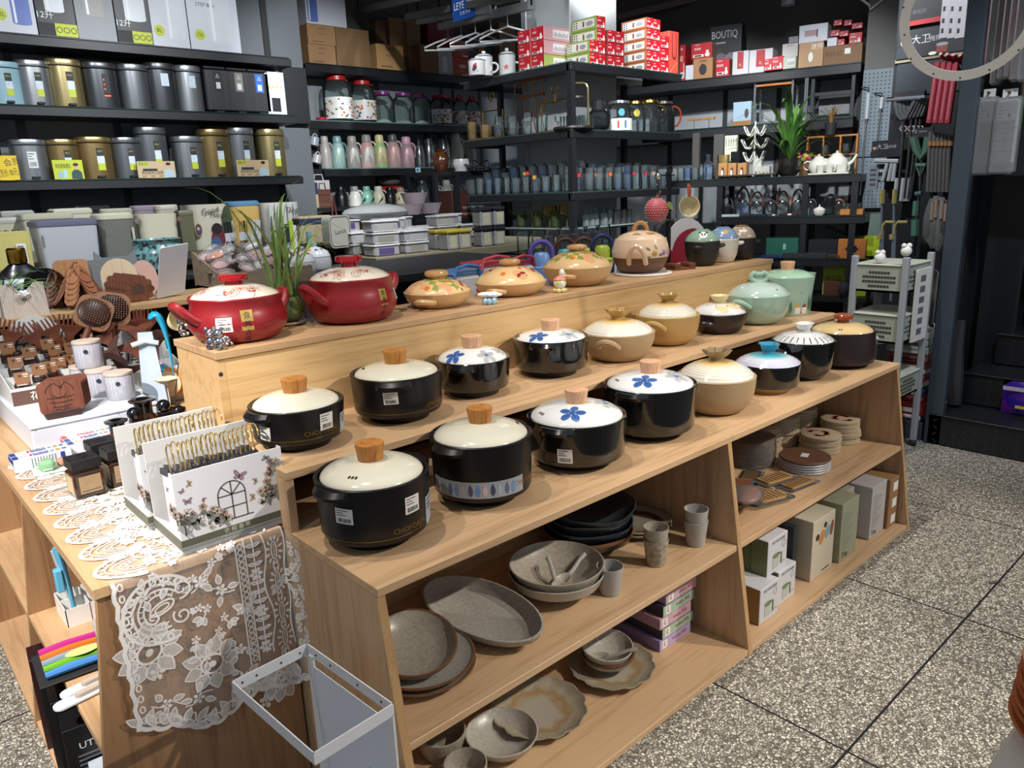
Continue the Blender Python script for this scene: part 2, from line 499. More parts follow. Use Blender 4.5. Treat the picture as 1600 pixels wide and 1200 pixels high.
stc(MB().box(2.6,9,5.95,6.05,0,3.7,mat('55544f',.8,var=.04,scale=2)),'wall_back')
stc(MB().box(-3.6,2.6,4.95,5.05,0,3.7,mat('5b5f63',.6,var=.04,scale=2)),'wall_left')
stc(MB().box(2.5,2.6,5.05,5.95,0,3.7,GREY),'wall_recess')
RP0=Vc((5.3,2.7,0));RT=Vc((sin(R(18)),-cos(R(18)),0));RN=Vc((-cos(R(18)),-sin(R(18)),0))
def rw(t,d,z=0):return RP0+RT*t+RN*d+Vc((0,0,z))
RM=Matrix((RT,-RN,Vc((0,0,1)))).transposed().to_4x4();RM.translation=RP0
k=MB();k.xf=RM;k.box(-1.9,1.06,.4,.5,0,3.7,mat('4b4a48',.8,var=.04,scale=2));stc(k,'wall_right')
k=MB();k.xf=RM;k.box(1.06,1.12,-.06,.5,0,3.7,mat('63625f',.8,var=.04,scale=2));k.box(1.12,4.2,-.06,.04,0,3.7,mat('63625f',.8,var=.04,scale=2));stc(k,'wall_right_return')
stc(MB().box(-4,9,1.,9,3.7,3.78,mat('2c2d2f',.9)),'ceiling')
k=MB();PG=mat('a3a6a7',.55,var=.04,scale=3)
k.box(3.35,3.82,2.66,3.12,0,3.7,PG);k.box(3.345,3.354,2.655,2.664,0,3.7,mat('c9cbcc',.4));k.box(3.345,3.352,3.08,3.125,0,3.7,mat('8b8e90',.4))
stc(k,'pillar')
# tiered wooden display
WX=wd('x','c8a680','b18f69');WZ=wd('z','bf9e7b','a78664');WY=wd('y','c8a680','b18f69')
WE=wd('x','b48f66','a07c56',s=1.6);WEZ=wd('z','b99468','a5815a',s=1.6)
Z1,Z2,Z3=.642,.7776,.9853
Y1,Y2,Y3=.3257,.6466,.9208
YB,YS,ZS=-.0895,-.0434,.329
LU,WU=2.288,1.1516
STEPSHADE=mat('0e0e0f',.9)
def side(x0,x1,zt=Z1-.018,yt=.004,yb=YB,yk=.93):
 k=MB();P=[(yb,0),(yk,0),(yk,zt),(yt,zt)]
 V=[(x,y,z)for x in(x0,x1)for y,z in P]
 k.add(V,[(0,3,2,1),(4,5,6,7),(1,2,6,5),(2,3,7,6),(0,1,5,4)],WZ)
 k.add(V,[(3,0,4,7)],WEZ)
 return k
def shelf_unit(x0,x1,lb,first):
 t=tg('display_shelf',lb,'display shelf',(0,0,0),0,'low wooden display units')
 MB().box(x0,x1,0,.935,Z1-.018,Z1,WX,.0012).mk('top_board',t)
 if first:side(x0,x0+.018).mk('side_panel',t)
 side(x1-.018,x1).mk('side_panel',t)
 a,b=(x0+.018 if first else x0),x1-.018
 yl=lambda z:YB+(.004-YB)*z/(Z1-.018)
 MB().box(a,b,yl(ZS)+.003,.4,ZS-.018,ZS,WX,.001).mk('middle_shelf',t)
 MB().box(a,b,yl(0)+.003,.4,.0005,.018,WX,.001).mk('bottom_board',t)
 MB().box(a,b,.4,.412,.0005,Z1-.018,WX).mk('back_panel',t)
 k=MB()
 for z in(.6,.3):k.cyl((b-.0005,.02,z),.005,.002,INK,10)
 k.xf=I4
 return t
shelf_unit(0,WU,'low wooden two-shelf unit holding stoneware dishes',True)
shelf_unit(WU,LU,'low wooden two-shelf unit holding coasters and boxed jars',False)
t=tg('display_riser','low wooden step carrying the second row of pots','riser',(0,0,0))
MB().box(0,2.4506,Y1,.935,Z2-.018,Z2,WX,.0012).mk('top_board',t)
for x in(0,1.21,2.4326):
 MB().box(x,x+.018,Y1+.004,.93,Z1,Z2-.018,WZ).mk('side_panel',t)
MB().box(.018,2.4326,.6,.615,Z1,Z2-.018,STEPSHADE).mk('back_panel',t)  # black board painting the shade inside the open step
t=tg('display_riser','tall wooden step at the top carrying red and patterned casseroles','riser',(0,0,0))
MB().box(.0076,2.4926,Y2,Y3,Z3-.018,Z3,wd('x','bf9c75','a8855f'),.0012).mk('top_board',t)
k=MB().box(.012,2.4886,Y2+.006,Y2+.022,Z2,Z3-.018,wd('x','d6b27e','c39c68'));k.mk('front_panel',t)
k=MB().box(.012,2.4886,Y3-.022,Y3-.006,Z2,Z3-.018,WX);k.mk('back_panel',t)
for x in(.012,2.4706):MB().box(x-.0006,x+.018,Y2+.0055,Y3-.0055,Z2,Z3-.018,wd('x','d0ab78','bd9764')).mk('side_panel',t)
k=MB()
for p in(onx(363,585,0),):
 q=ony(345,585,Y2+.006);k.xf=T3(q.x,q.y,q.z)@RX(90);k.lt([(0,.001),(.005,.001),(.006,0)],INK,12)
k.mk('screw_cap',t,lb='black screw cap')
t=tg('display_shelf','plain wooden counter behind the top step, level with the lace-covered unit','display shelf',(0,0,0))
MB().box(-.004,.64,.945,1.97,.628,.65,wd('y','c8a070','b08759'),.001).mk('top_board',t)
for y in(.96,1.94):MB().box(0.,.62,y,y+.018,.001,.628,WZ).mk('side_panel',t)
MB().box(.6,.618,.98,1.94,.001,.628,WZ).mk('back_panel',t)
EX0,EX1,EY0,EY1,EZ=-.372,-.006,.36,1.97,.65
t=tg('display_shelf','wooden end unit under the white lace cloth, open to the left','display shelf',(0,0,0))
EW=wd('z','9a7552','835f41');EWY=wd('y','c8a27a','b08a63')  # EW: wood darkened, shade on the end panel put into the colour
MB().box(EX0,EX1,EY0,EY1,EZ-.022,EZ,EWY,.0012).mk('top_board',t)
def eside(y0,y1):
 k=MB();P=[(EX0+.006,EZ-.022),(-.44,0),(EX1,0),(EX1,EZ-.022)]
 V=[(x,y,z)for y in(y0,y1)for x,z in P]
 k.add(V,[(3,2,1,0),(4,5,6,7),(2,3,7,6)],EW);k.add(V,[(1,5,4,0)],WEZ)
 return k
for y in(EY0+.004,1.05,1.7,EY1-.022):eside(y,y+.018).mk('side_panel',t)
for a,b in((EY0+.022,1.05),(1.068,1.7),(1.718,EY1-.022)):
 MB().box(-.403,EX1-.02,a,b,.3,.318,EWY,.001).mk('middle_shelf',t)
 MB().box(-.436,EX1-.02,a,b,.0005,.02,EWY,.001).mk('bottom_board',t)
 MB().box(EX1-.02,EX1-.006,a,b,.0005,EZ-.022,EW).mk('back_panel',t)
# pots
BK=mat('151416',.34,var=.12,scale=40,spec=.35);BKG=mat('141516',.12,coat=.5,var=.1);BKBASE=mat('2a2624',.3,var=.1)
CREAM=mat('e4e1cd',.12,coat=.5,var=.02);LWHITE=mat('e6e8e8',.1,coat=.6,var=.02);DKBR=mat('2b2123',.35,var=.1)
KW=wd('z','c08343','9a5f2b',.4,2.2);KWP=wd('z','d8ab88','c08f6c',.45,2.2)
GOLDLN=mat('8c7436',.35,.8)
def ear(mb,r,z,az,half,out,th,m,drop=0.,n=12):
 """flat grip standing out from the rim"""
 az=R(az);half=R(half);V=[]
 for i in rg_(n+1):
  s_=i/n;a=az-half+2*half*s_;o=out*max(0.,sin(PI*s_))**.45
  for rr,zz in((r-.006,z+0.),(r+o*.55,z+.002-drop*.3),(r+o,z-th*.35-drop),(r+o*.92,z-th-drop),(r+o*.4,z-th*1.3),(r-.006,z-th*1.7)):
   V.append((rr*cos(a),rr*sin(a),zz))
 F=[]
 for i in rg_(n):
  for j in rg_(6):
   F.append((i*6+j,(i+1)*6+j,(i+1)*6+(j+1)%6,i*6+(j+1)%6))
 F+=[tuple(rg_(6)),tuple(reversed(rg_(n*6,n*6+6)))]
 return mb.add(V,F,m)
def loop(mb,r,z,az,wid,out,th,m,rise=0.,roots=0.,n=12,fl=1.):
 """rounded U-shaped grip; rise lifts the far end, roots lowers its feet"""
 a=R(az);P=[]
 for i in rg_(n+1):
  t=PI*i/n;s_=-cos(t)*wid/2;o=sin(t)**.8*out if 0<i<n else 0
  x,y=r+o-.004,s_
  if i in(0,n):x=r*.93
  P.append((x*cos(a)-y*sin(a),x*sin(a)+y*cos(a),z+rise*sin(t)-roots*(1-sin(t))))
 return mb.tb(P,th,m,8,fl=fl)
def lidz(R_,z0,h,p=2.2):
 return lambda r:z0+h*(max(0,1-(r/R_)**p))**.62
def lid_mesh(R_,z0,h,m,n=40,p=2.2,lip=None):
 zf=lidz(R_,z0,h,p);pr=[(0,zf(0))]+[(R_*t,zf(R_*t))for t in(.12,.25,.4,.55,.68,.78,.86,.92,.96,.985,1.)]
 k=MB();k.lt(list(reversed(pr))+[],m,n);k.lt([(R_*.9,z0-.004),(R_,z0)],lip or m,n)
 return k,zf
def flower(mb,zf,cx,cy,sc,rot,pm,cm,n=5,out=None):
 fn=otp(zf,.0007,cx,cy,rot)
 for i in rg_(n):
  a=2*PI*i/n
  mb.dc(ell(cos(a)*sc*.6,sin(a)*sc*.6,sc*.4,sc*.3,a,12),fn,pm,2)
  if out:mb.sk([(cos(a)*sc*.3,sin(a)*sc*.3),(cos(a)*sc*.8,sin(a)*sc*.8)],sc*.05,lf(fn),out)
 mb.dc(ell(0,0,sc*.22,sc*.22,0,10),lf(fn),cm)
def holes(mb,zf,r,az,m=INK,n=3,gap=.09,rr=.0028):
 for i in rg_(n):
  a=R(az)+(i-(n-1)/2)*gap;mb.dc(ell(0,0,rr*1.5,rr,0,8),otp(zf,.0006,r*cos(a),r*sin(a),a),m)
def pot(name,lb,loc,R_,h,lh,kh,lr,body,lid,knob,rz=0,sl='black',ears=(190,10),kr=.03,stick=(),deco=None,gp=None,ptop=2.2,cat='casserole',txt=277):
 """lidded casserole: body, lid (> knob) and grips"""
 t=tg(name,lb,cat,loc,0,gp)
 k=MB();rb=R_*.93
 if sl in('black','choforen'):
  pr=[(0,0),(R_*.66,0),(R_*.7,.012),(R_*.92,.022),(R_*.955,.03),(R_*.965,.06),(R_*.985,h*.8),(R_,h),(R_-.002,h+.002),(R_-.008,h+.001),(R_-.01,h-.012),(R_*.8,h-.014)]
 elif sl=='round':
  pr=[(0,0),(R_*.55,0),(R_*.7,.006),(R_*.86,.026),(R_*.95,.055),(R_*.985,h*.75),(R_,h),(R_-.003,h+.003),(R_-.01,h+.001),(R_-.011,h-.01),(R_*.8,h-.012)]
 elif sl=='shallow':
  pr=[(0,0),(R_*.58,0),(R_*.72,.004),(R_*.9,h*.45),(R_*.98,h*.85),(R_,h),(R_-.004,h+.003),(R_-.011,h),(R_*.85,h-.01)]
 elif sl=='mini':
  pr=[(0,0),(R_*.62,0),(R_*.74,.006),(R_*.9,h*.35),(R_*.97,h*.7),(R_,h),(R_-.003,h+.003),(R_-.009,h),(R_*.85,h-.008)]
 elif sl=='straight':
  pr=[(0,0),(R_*.86,0),(R_*.9,.006),(R_*.93,h*.5),(R_,h),(R_-.003,h+.002),(R_-.009,h),(R_*.85,h-.008)]
 elif sl=='drum':
  pr=[(0,0),(R_*.76,0),(R_*.8,.01),(R_*.985,.016),(R_,.03),(R_*.99,h*.6),(R_*.97,h),(R_*.95,h+.002),(R_*.91,h),(R_*.8,h-.01)]
 elif sl=='red':
  pr=[(0,0),(R_*.7,0),(R_*.88,.008),(R_*1.03,.034),(R_*1.06,.055),(R_*1.,h*.68),(R_*.955,h*.86),(R_*.99,h),(R_*.975,h+.003),(R_*.93,h),(R_*.85,h-.01)]
 elif sl=='belly':
  pr=[(0,0),(R_*.72,0),(R_*.88,.012),(R_*1.05,.045),(R_*1.1,.06),(R_*1.13,h*.62),(R_*1.06,h*.85),(R_,h),(R_-.003,h+.002),(R_-.01,h),(R_*.85,h-.008)]
 rf=ipl([(z,r)for r,z in pr[:-4]])
 if isinstance(body,tuple):
  pr=[(p[0],p[1],body[1]if p[1]<body[2]else body[0])for p in pr];bm=body[0]
 else:bm=body
 k.lt(pr,bm,44)
 for(az,z,w,hh,mm,bars)in stick:
  stk(k,osd(rf,R(az),.0008),w,hh,0,z,mm,bars,rot=rnd.uniform(-6,6))
 b=k
 if sl=='choforen':
  k.gr_(lambda u,v:osd(rf,0,.0006)(u*R_,v),60,1,GOLDLN,R(150),R(txt-11),.0335,.0352)
  fn=osd(rf,R(txt),.0008);k.text('CHOFOREN',.0155,fn,GOLDLN,0,.047);k.text('healthy and delicious',.0055,fn,GOLDLN,.012,.0365,sx=1.2)
 if deco:deco(k,rf,None)
 k.mk('body',t)
 for az in ears:
  if az is None:continue
  e=MB()
  if sl in('black','choforen','drumears'):ear(e,R_-.004,h-.001,az,24,.026,.012,bm,.004)
  elif sl=='round':loop(e,R_,h*.8,az,.062,.03,.0095,bm,.008,.016)
  elif sl=='shallow':loop(e,R_*.96,h*.72,az,.05,.03,.0085,bm,-.004,.01)
  elif sl=='mini':loop(e,R_*.97,h*.82,az,.028,.024,.0075,bm,0.,.004)
  elif sl=='straight':ear(e,R_-.004,h-.003,az,20,.034,.009,bm,-.01)
  elif sl=='red':loop(e,R_*1.,h*.7,az,.058,.047,.0105,bm,.026,.02)
  elif sl=='belly':loop(e,R_*1.06,h*.55,az,.062,.04,.01,bm,.038,.03)
  if e.v:e.mk('handle',t)
 lm,zf=lid_mesh(lr,h-.002,lh-h+.002,lid,44,ptop)
 if deco:deco(lm,None,zf)
 lo=lm.mk('lid',t)
 if knob is not None:
  kk=MB();z=lh-.003;knob(kk,z,kh-z,kr);kk.mk('knob',lo)
 return t
def k_wood(m):
 def f(k,z,h,r):
  k.xf=T3(0,0,z);k.lt([(0,0),(r*.86,0),(r*.9,h*.4),(r*.99,h*.88),(r*.96,h*.98),(r*.9,h),(0,h)],m,28);k.xf=I4
 return f
def k_lotus(m,m2=None,n=5,wavy=.16,dish=.35):
 def f(k,z,h,r):
  k.xf=T3(0,0,z)
  w=lambda a,rr,zz:1+(wavy*cos(n*a)if zz>h*.4 else 0)
  k.lt([(0,0),(r*.62,0),(r*.55,h*.25),(r*.8,h*.62),(r,h),(r*.9,h*1.02),(r*.55,h*(1-dish)),(0,h*(1-dish))],m,40,wav=w)
  if m2:k.lt([(0,h*(1-dish)+.001),(r*.6,h*(1-dish)+.002)],m2,20)
  k.xf=I4
 return f
def k_bun(m):
 def f(k,z,h,r):
  k.xf=T3(0,0,z);k.lt([(0,0),(r*.66,0),(r*.72,h*.2),(r*.98,h*.42),(r,h*.6),(r*.92,h*.85),(r*.6,h),(0,h*.96)],m,28);k.xf=I4
 return f
def k_disc(m,m2=None):
 def f(k,z,h,r):
  k.xf=T3(0,0,z);k.lt([(0,0),(r*.62,0),(r*.58,h*.35),(r*.72,h*.45),(r*.98,h*.5),(r,h*.6),(r*.98,h*.92),(r*.9,h),(0,h)],m,30);k.xf=I4
 return f
BLUEF=mat('3f66a8',.25,var=.3,scale=60);GREYF=mat('b9bdbd',.25,var=.15,scale=60);BLUEC=mat('5b7fb8',.3)
def d_blue(fo,right,sc=.034,extra=True):
 def f(k,rf,zf):
  if zf is None:return
  R_=.074
  a=R(fo);flower(k,zf,R_*cos(a),R_*sin(a),sc,.5,BLUEF,mat('2f5598',.3),out=mat('27488a',.3))
  a=R(right);flower(k,zf,R_*cos(a),R_*sin(a),sc*.95,.2,GREYF,BLUEC,out=mat('9aa0a2',.3))
  for b in(fo+120,fo+200):
   a=R(b);flower(k,zf,R_*cos(a),R_*sin(a),sc*.7,1.2,BLUEF if b==fo+200 else GREYF,BLUEC)
  holes(k,zf,.098,fo-55)
 return f
def d_cream(az):
 return lambda k,rf,zf:holes(k,zf,.08,az)if zf else None
def d_leafband(k,rf,zf):
 if zf:holes(k,zf,.086,330);return
 G=mat('9aa3a8',.4);fn0=osd(rf,R(222),.0007);fn=osd(rf,R(222),.0012)
 k.gr_(lambda u,v:fn0(u,v),40,2,G,-.118,.118,.034,.072)
 cols=('3b4c66','b8aaa6','8fa7b4','5c6674','6f87ad','a9a4a0','45506a','5f8ac4','c9b6b2','39485c','a3b2bf','5a6a8a','768fb5')
 for i in rg_(13):k.dc(pt(-.11+i*.0165,.0375,.031,.0056,PI/2,6),fn,mat(cols[i],.5,var=.35,scale=300),1)
 fn=osd(rf,R(289),.0008);k.text('CHOFOREN',.0155,fn,GOLDLN,0,.055)
# front row on the low step
pot('casserole','tall black casserole with cream lid, front row, nearest the lace cloth',(.125,.195,Z1),.116,.139,.166,.2,.104,BK,CREAM,k_wood(KW),sl='choforen',ears=(193,8),stick=((208,.088,.038,.032,None,True),(279,.094,.036,.036,None,True),(314,.062,.05,.06,mat('a9b4c2',.4,var=.3),False)),deco=d_cream(212),gp='black casseroles with cream lids')
pot('casserole','tall black casserole with cream lid and grey leaf-pattern band',(.414,.195,Z1),.117,.149,.177,.21,.107,BK,CREAM,k_wood(KW),sl='black',ears=(192,10),deco=d_leafband,gp='black casseroles with cream lids')
pot('casserole','black casserole with blue flower lid, front row beside the leaf-band pot',(.725,.188,Z1),.127,.123,.156,.189,.117,(BKG,BKBASE,.022),LWHITE,k_wood(KWP),sl='black',ears=(200,20),deco=d_blue(215,320),stick=((209,.052,.038,.036,PA,True),),gp='black casseroles with blue flower lids')
pot('casserole','tall black casserole with blue flower lid, front row beside the tan pot',(1.031,.193,Z1),.13,.144,.175,.207,.12,(BKG,BKBASE,.022),LWHITE,k_wood(KWP),sl='black',ears=(195,15),deco=d_blue(205,290,.036),stick=((318,.115,.03,.036,PA,True),),gp='black casseroles with blue flower lids')
TANB=rad_([(.6,'b3966a'),(.88,'a88d66'),(1.,'8f7a5c')],.122,.5,0,0,.1);TANL=rad_([(.16,'a8874e'),(.3,'d0a24f'),(.42,'e2c88a'),(.62,'e6e0cf'),(1,'dedcd2')],.112,.12,.5,90)
TANW=mat('a58d6b',.5,var=.12,scale=14);TANY=mat('b8965e',.42,var=.14,scale=10);LOTUS=mat('8d7a5c',.15,.1,.25,40,coat=.6)
AMB=mat('ab8850',.15,0,.25,40,coat=.6)
def d_tag(az,z,w=.022,h=.034,txt='陶艺'):
 def f(k,rf,zf):
  if rf is None:return
  fn=osd(rf,R(az),.001);k.gr_(fn,4,2,mat('c9a95a',.3,.5,.2,200),-w/2,w/2,z-h/2,z+h/2)
  for i,c in en(txt):k.text(c,h*.36,lf(fn),INK,0,z+h*.22-i*h*.42)
 return f
def d_ribs(n,m,r0,r1,w):
 def f(k,rf,zf):
  if zf is None:return
  for i in rg_(n):
   a=2*PI*i/n;fn=otp(zf,.0008,0,0,a);k.sk([(r0+(r1-r0)*j/6,0)for j in rg_(7)],w,fn,m)
 return f
def both(*fs):return lambda k,rf,zf:[f(k,rf,zf)for f in fs]
pot('casserole','tan ribbed stoneware casserole in the front row',(1.337,.178,Z1),.119,.11,.158,.188,.112,TANW,TANL,k_lotus(LOTUS,n=6),sl='round',ears=(160,352),kr=.04,deco=d_tag(325,.055),stick=((336,.055,.02,.034,PA,True),),ptop=2.,gp='tan stoneware casseroles')
BLID=rad_([(.2,'3d9fc0'),(.45,'58b8cc'),(.55,'9fd0d6'),(.64,'d9dfe8'),(1,'c9c8e4')],.106,.12,.6,60)
pot('casserole','small black casserole with turquoise and lilac lid',(1.648,.18,Z1),.106,.094,.126,.157,.104,(BKG,mat('c19a66',.55),.018),BLID,k_lotus(mat('3c96b8',.1,coat=.7),mat('b9a9d8',.2),4,.08),sl='black',ears=(160,None),kr=.035,ptop=1.9)
pot('casserole','deep black casserole with white lid painted with black strokes',(1.884,.18,Z1),.107,.132,.164,.191,.101,BKG,LWHITE,k_lotus(LWHITE,mat('e0a060',.3),2,.14),sl='round',ears=(165,None),kr=.035,deco=d_ribs(26,mat('2a3550',.3),.072,.098,.003),ptop=1.9)
def d_dots(k,rf,zf):
 if zf:holes(k,zf,.088,200,n=2)
pot('casserole','dark brown casserole with pale yellow lid and orange knob',(2.15,.165,Z1),.118,.13,.159,.188,.107,DKBR,mat('dfc48f',.14,coat=.5,var=.02),k_disc(mat('a04a1c',.2,coat=.5)),sl='drum',ears=(None,),kr=.034,deco=d_dots,ptop=2.4)
# second row on the middle step
pot('casserole','low black casserole with cream lid behind the hanger boxes',(.117,.487,Z2),.106,.098,.123,.153,.096,BK,CREAM,k_wood(KW),sl='choforen',txt=273,ears=(190,30),stick=((200,.052,.03,.032,None,True),(280,.068,.034,.038,None,True),(318,.05,.045,.045,mat('a9b4c2',.4,var=.3),False)),gp='black casseroles with cream lids')
pot('casserole','black casserole with cream lid whose handle faces the aisle',(.393,.492,Z2),.115,.116,.139,.171,.104,BK,CREAM,k_wood(KW),sl='choforen',txt=296,ears=(233,53),stick=((228,.075,.036,.03,PA,True),),deco=d_cream(150),gp='black casseroles with cream lids')
pot('casserole','black casserole with blue flower lid, second row beside a cream lid',(.664,.522,Z2),.104,.1,.13,.162,.096,(BKG,BKBASE,.02),LWHITE,k_wood(KWP),sl='black',ears=(212,32),deco=d_blue(190,262,.028),gp='black casseroles with blue flower lids')
pot('casserole','black casserole with blue flower lid, second row beside a tan pot',(.969,.52,Z2),.115,.111,.133,.164,.105,(BKG,BKBASE,.02),LWHITE,k_wood(KWP),sl='black',ears=(215,35),deco=d_blue(195,270,.031),stick=((322,.085,.02,.034,PA,True),),gp='black casseroles with blue flower lids')
pot('casserole','wide tan stoneware casserole in the second row',(1.247,.49,Z2),.119,.09,.131,.161,.112,TANW,TANL,k_lotus(AMB,n=6),sl='round',ears=(205,25),kr=.038,ptop=2.,gp='tan stoneware casseroles')
pot('casserole','deeper honey-tan stoneware casserole in the second row',(1.545,.515,Z2),.112,.103,.147,.172,.101,TANY,TANL,k_lotus(AMB,n=4),sl='round',ears=(195,10),kr=.036,deco=d_tag(325,.06,.026,.042,'砂锅'),ptop=2.,gp='tan stoneware casseroles')
COOK=mat('b06a2c',.3,var=.3,scale=90);PEACH=mat('ecd3a0',.2,var=.05)
def d_cookie(k,rf,zf):
 if zf is None:return
 for a,r in((262,.06),(300,.075),(220,.07),(330,.055),(20,.06)):k.dc(ell(0,0,.026,.017,1,10),otp(zf,.0006,r*cos(R(a)),r*sin(R(a)),R(a)),PEACH,2)
 fn=otp(zf,.001,.082*cos(R(290)),.082*sin(R(290)),0);k.dc(ell(0,0,.01,.01),fn,COOK,2)
 for i in rg_(5):k.dc(ell(.004*cos(i*2.4),.004*sin(i*2.4),.0016,.0016,0,6),lf(fn),mat('5b2f14',.4))
 for a in rg_(0,360,40):k.dc(pt(0,0,.014,.002,0),otp(zf,.0009,.05*cos(R(a)),.05*sin(R(a)),R(a)),mat('55604a',.3))
pot('casserole','low dark brown casserole with white lid and painted cookie',(1.833,.49,Z2),.104,.073,.109,.136,.096,DKBR,LWHITE,k_lotus(mat('e5d19a',.2,coat=.4),None,2,.04),sl='shallow',ears=(185,None),kr=.037,deco=d_cookie,ptop=2.6)
MINT=mat('a5c2b0',.14,coat=.5,var=.03);MINTW=mat('bcd0c8',.1,coat=.6,var=.03)
t=pot('casserole','round mint green casserole with a heart-shaped lid handle',(2.088,.48,Z2),.12,.113,.16,.2,.112,MINT,MINTW,None,sl='round',ears=(180,None),ptop=2.3,gp='mint green pots')
lo=[c for c in t.children if c.name.startswith('lid')][0]
P=[(.032*cos(a)*(1+0.*a),0,.18+.02*sin(a)+(-.009 if abs(a-PI/2)<.45 else 0))for a in[2*PI*i/20 for i in rg_(20)]]
k=MB();k.xf=RZ(-42);k.tb(P,.009,MINT,8,closed=True);k.gr_(lambda u,v:(u*.026,0,.18+v*.014),4,4,MINT,-1,1,-1,1);k.dc([(p[0]*.9,p[2])for p in P],lambda x,y:(x,.002,y),mat('8fae9f',.2));k.mk('lid_handle',lo)
k=MB();k.ball((.134,-.02,.088),(.02,.022,.011),MINT);k.mk('handle',t)
k=MB();k.dc(ell(0,0,.003,.003),otp(lidz(.112,.111,.049,2.3),.0008,-.02,-.09,0),INK);k.mk('steam_hole',lo)
ORG=mat('e0a038',.4);RDH=mat('93493a',.4);GRN=mat('4d7a5c',.4);WHT=mat('e8e8e2',.4);REDC=mat('c94a3e',.4);NAVY=mat('2f4a70',.4)
def d_houses(k,rf,zf):
 if rf is None:return
 fn=osd(rf,R(238),.0009)
 for x,c in((-.002,ORG),(.028,RDH)):
  k.dc([(x-.012,.012),(x+.011,.012),(x+.011,.036),(x-.012,.036)],fn,WHT);k.dc([(x-.014,.036),(x+.013,.036),(x+.005,.052),(x-.004,.048)],fn,c)
  for a in(-.006,.004):
   for b in(.018,.027):k.dc([(x+a,b),(x+a+.002,b),(x+a+.002,b+.003),(x+a,b+.003)],lf(fn),NAVY)
 k.dc(ell(.013,.015,.004,.004),lf(fn),REDC)
 for x,h in((-.032,.05),(.055,.075),(.068,.06),(.082,.085),(.096,.09)):k.dc(pt(x,.014,h,.006,PI/2),fn,GRN);k.sk([(x,.008),(x,.02)],.0014,fn,GRN)
 k.dc(ell(-.002,.095,.008,.005,.4),fn,mat('ead9b0',.4));k.dc(pt(.004,.096,.012,.004,.3),lf(fn),NAVY);k.dc(ell(-.01,.105,.004,.004),fn,REDC)
pot('stockpot','tall mint green pot painted with houses and trees',(2.345,.5,Z2),.11,.157,.184,.216,.104,MINT,mat('a6cdb2',.14,coat=.5,var=.03),k_wood(KWP),sl='straight',ears=(160,340),kr=.03,deco=d_houses,gp='mint green pots',cat='pot',ptop=2.4)
# top row
RED=mat('8a1c22',.34,var=.06,coat=.15);REDG=mat('a5161c',.12,coat=.6,var=.03);RLID=mat('e4dccb',.15,coat=.5,var=.02);RINK=mat('b04848',.35)
def d_red(seed):
 def f(k,rf,zf):
  if zf is None:return
  r_=random.Random(seed)
  for i in rg_(18):
   a=i*2.4+r_.random();r=.06+.03*r_.random();fn=otp(zf,.0008,r*cos(a),r*sin(a),r_.random()*6)
   if i%3==0:
    for j in rg_(6):k.sk(pt(0,0,.019,.0045,j*PI/3,6),.0009,fn,RINK,True)
   elif i%3==1:k.sk(ell(0,0,.016,.012,0,16),.0011,fn,RINK,True);k.sk(ell(0,0,.008,.006,0,12),.0009,fn,RINK,True)
   else:
    k.sk([(.02*t,.006*sin(t*5))for t in(-1,-.6,-.2,.2,.6,1)],.0012,fn,RINK)
    for j in(-1,1):k.dc(pt(0,0,.013,.003,j*1.1),fn,RINK)
 return f
pot('casserole','red casserole with pattern lid beside the silver bear figurines',(.128,.785,Z3),.114,.108,.137,.16,.106,RED,RLID,k_disc(REDG),sl='red',ears=(185,18),kr=.036,deco=both(d_red(3),d_tag(258,.06,.028,.048,'食养之秋')),stick=((232,.052,.038,.034,None,True),),ptop=2.,gp='red casseroles')
pot('casserole','larger red casserole with pattern lid, right of the potted grass',(.458,.79,Z3),.118,.118,.15,.178,.11,RED,RLID,k_disc(REDG),sl='red',ears=(192,10),kr=.037,deco=both(d_red(5),d_tag(284,.07,.026,.044,'食养之秋')),stick=((322,.07,.028,.03,PA,True),),ptop=2.,gp='red casseroles')
TAN2=mat('cda877',.3,var=.05,coat=.3);CHK_G=mat('8e9a4a',.3,var=.15,scale=60);CHK_P=mat('dfa478',.3,var=.12,scale=60);CHK_C=mat('e2c08c',.2,coat=.4,var=.04);PET=mat('8e2f22',.3);ORF=mat('dd7a1e',.3)
def d_check(mode):
 def f(k,rf,zf):
  if zf is None:return
  s=.021
  if mode!='leaf':
   for i in rg_(-5,5):
    for j in rg_(-5,5):
     cx,cy=(i+.5)*s,(j+.5)*s;r=math.hypot(cx,cy)
     if r<.03 or r>.094 or(i+j)%2:continue
     g=CHK_G if(cx*.4-cy>-.03 or mode=='all')else CHK_P
     k.dc([(cx-s/2,cy-s/2),(cx+s/2,cy-s/2),(cx+s/2,cy+s/2),(cx-s/2,cy+s/2)],otp(zf,.0007,0,0,.5),g,2)
  for a,r in((305,.072),(250,.085),(20,.07),(150,.07),(90,.08)):
   fn=otp(zf,.001,r*cos(R(a)),r*sin(R(a)),R(a)+.6);k.dc(ell(0,0,.024,.018),fn,CHK_P,2)
   if mode=='leaf' or a in(305,20):k.dc(pt(0,0,.022,.006,1.2),lf(fn),PET);k.dc(pt(0,0,.02,.006,-1.4),lf(fn),PET)
  for a,r in((212,.082),(270,.05)):
   fn=otp(zf,.0013,r*cos(R(a)),r*sin(R(a)),0)
   for j in rg_(6):k.dc(pt(0,0,.01,.0035,j*PI/3),fn,ORF)
  holes(k,zf,.094,262 if mode=='leaf' else 285,n=1)
 return f
BUN=mat('c79a62',.2,coat=.4,var=.1)
pot('casserole','shallow tan casserole with green check lid beside the red pot',(.759,.795,Z3),.104,.046,.086,.11,.1,TAN2,CHK_C,k_bun(BUN),sl='shallow',ears=(212,20),kr=.037,deco=d_check('some'),ptop=1.9,gp='tan casseroles with painted lids')
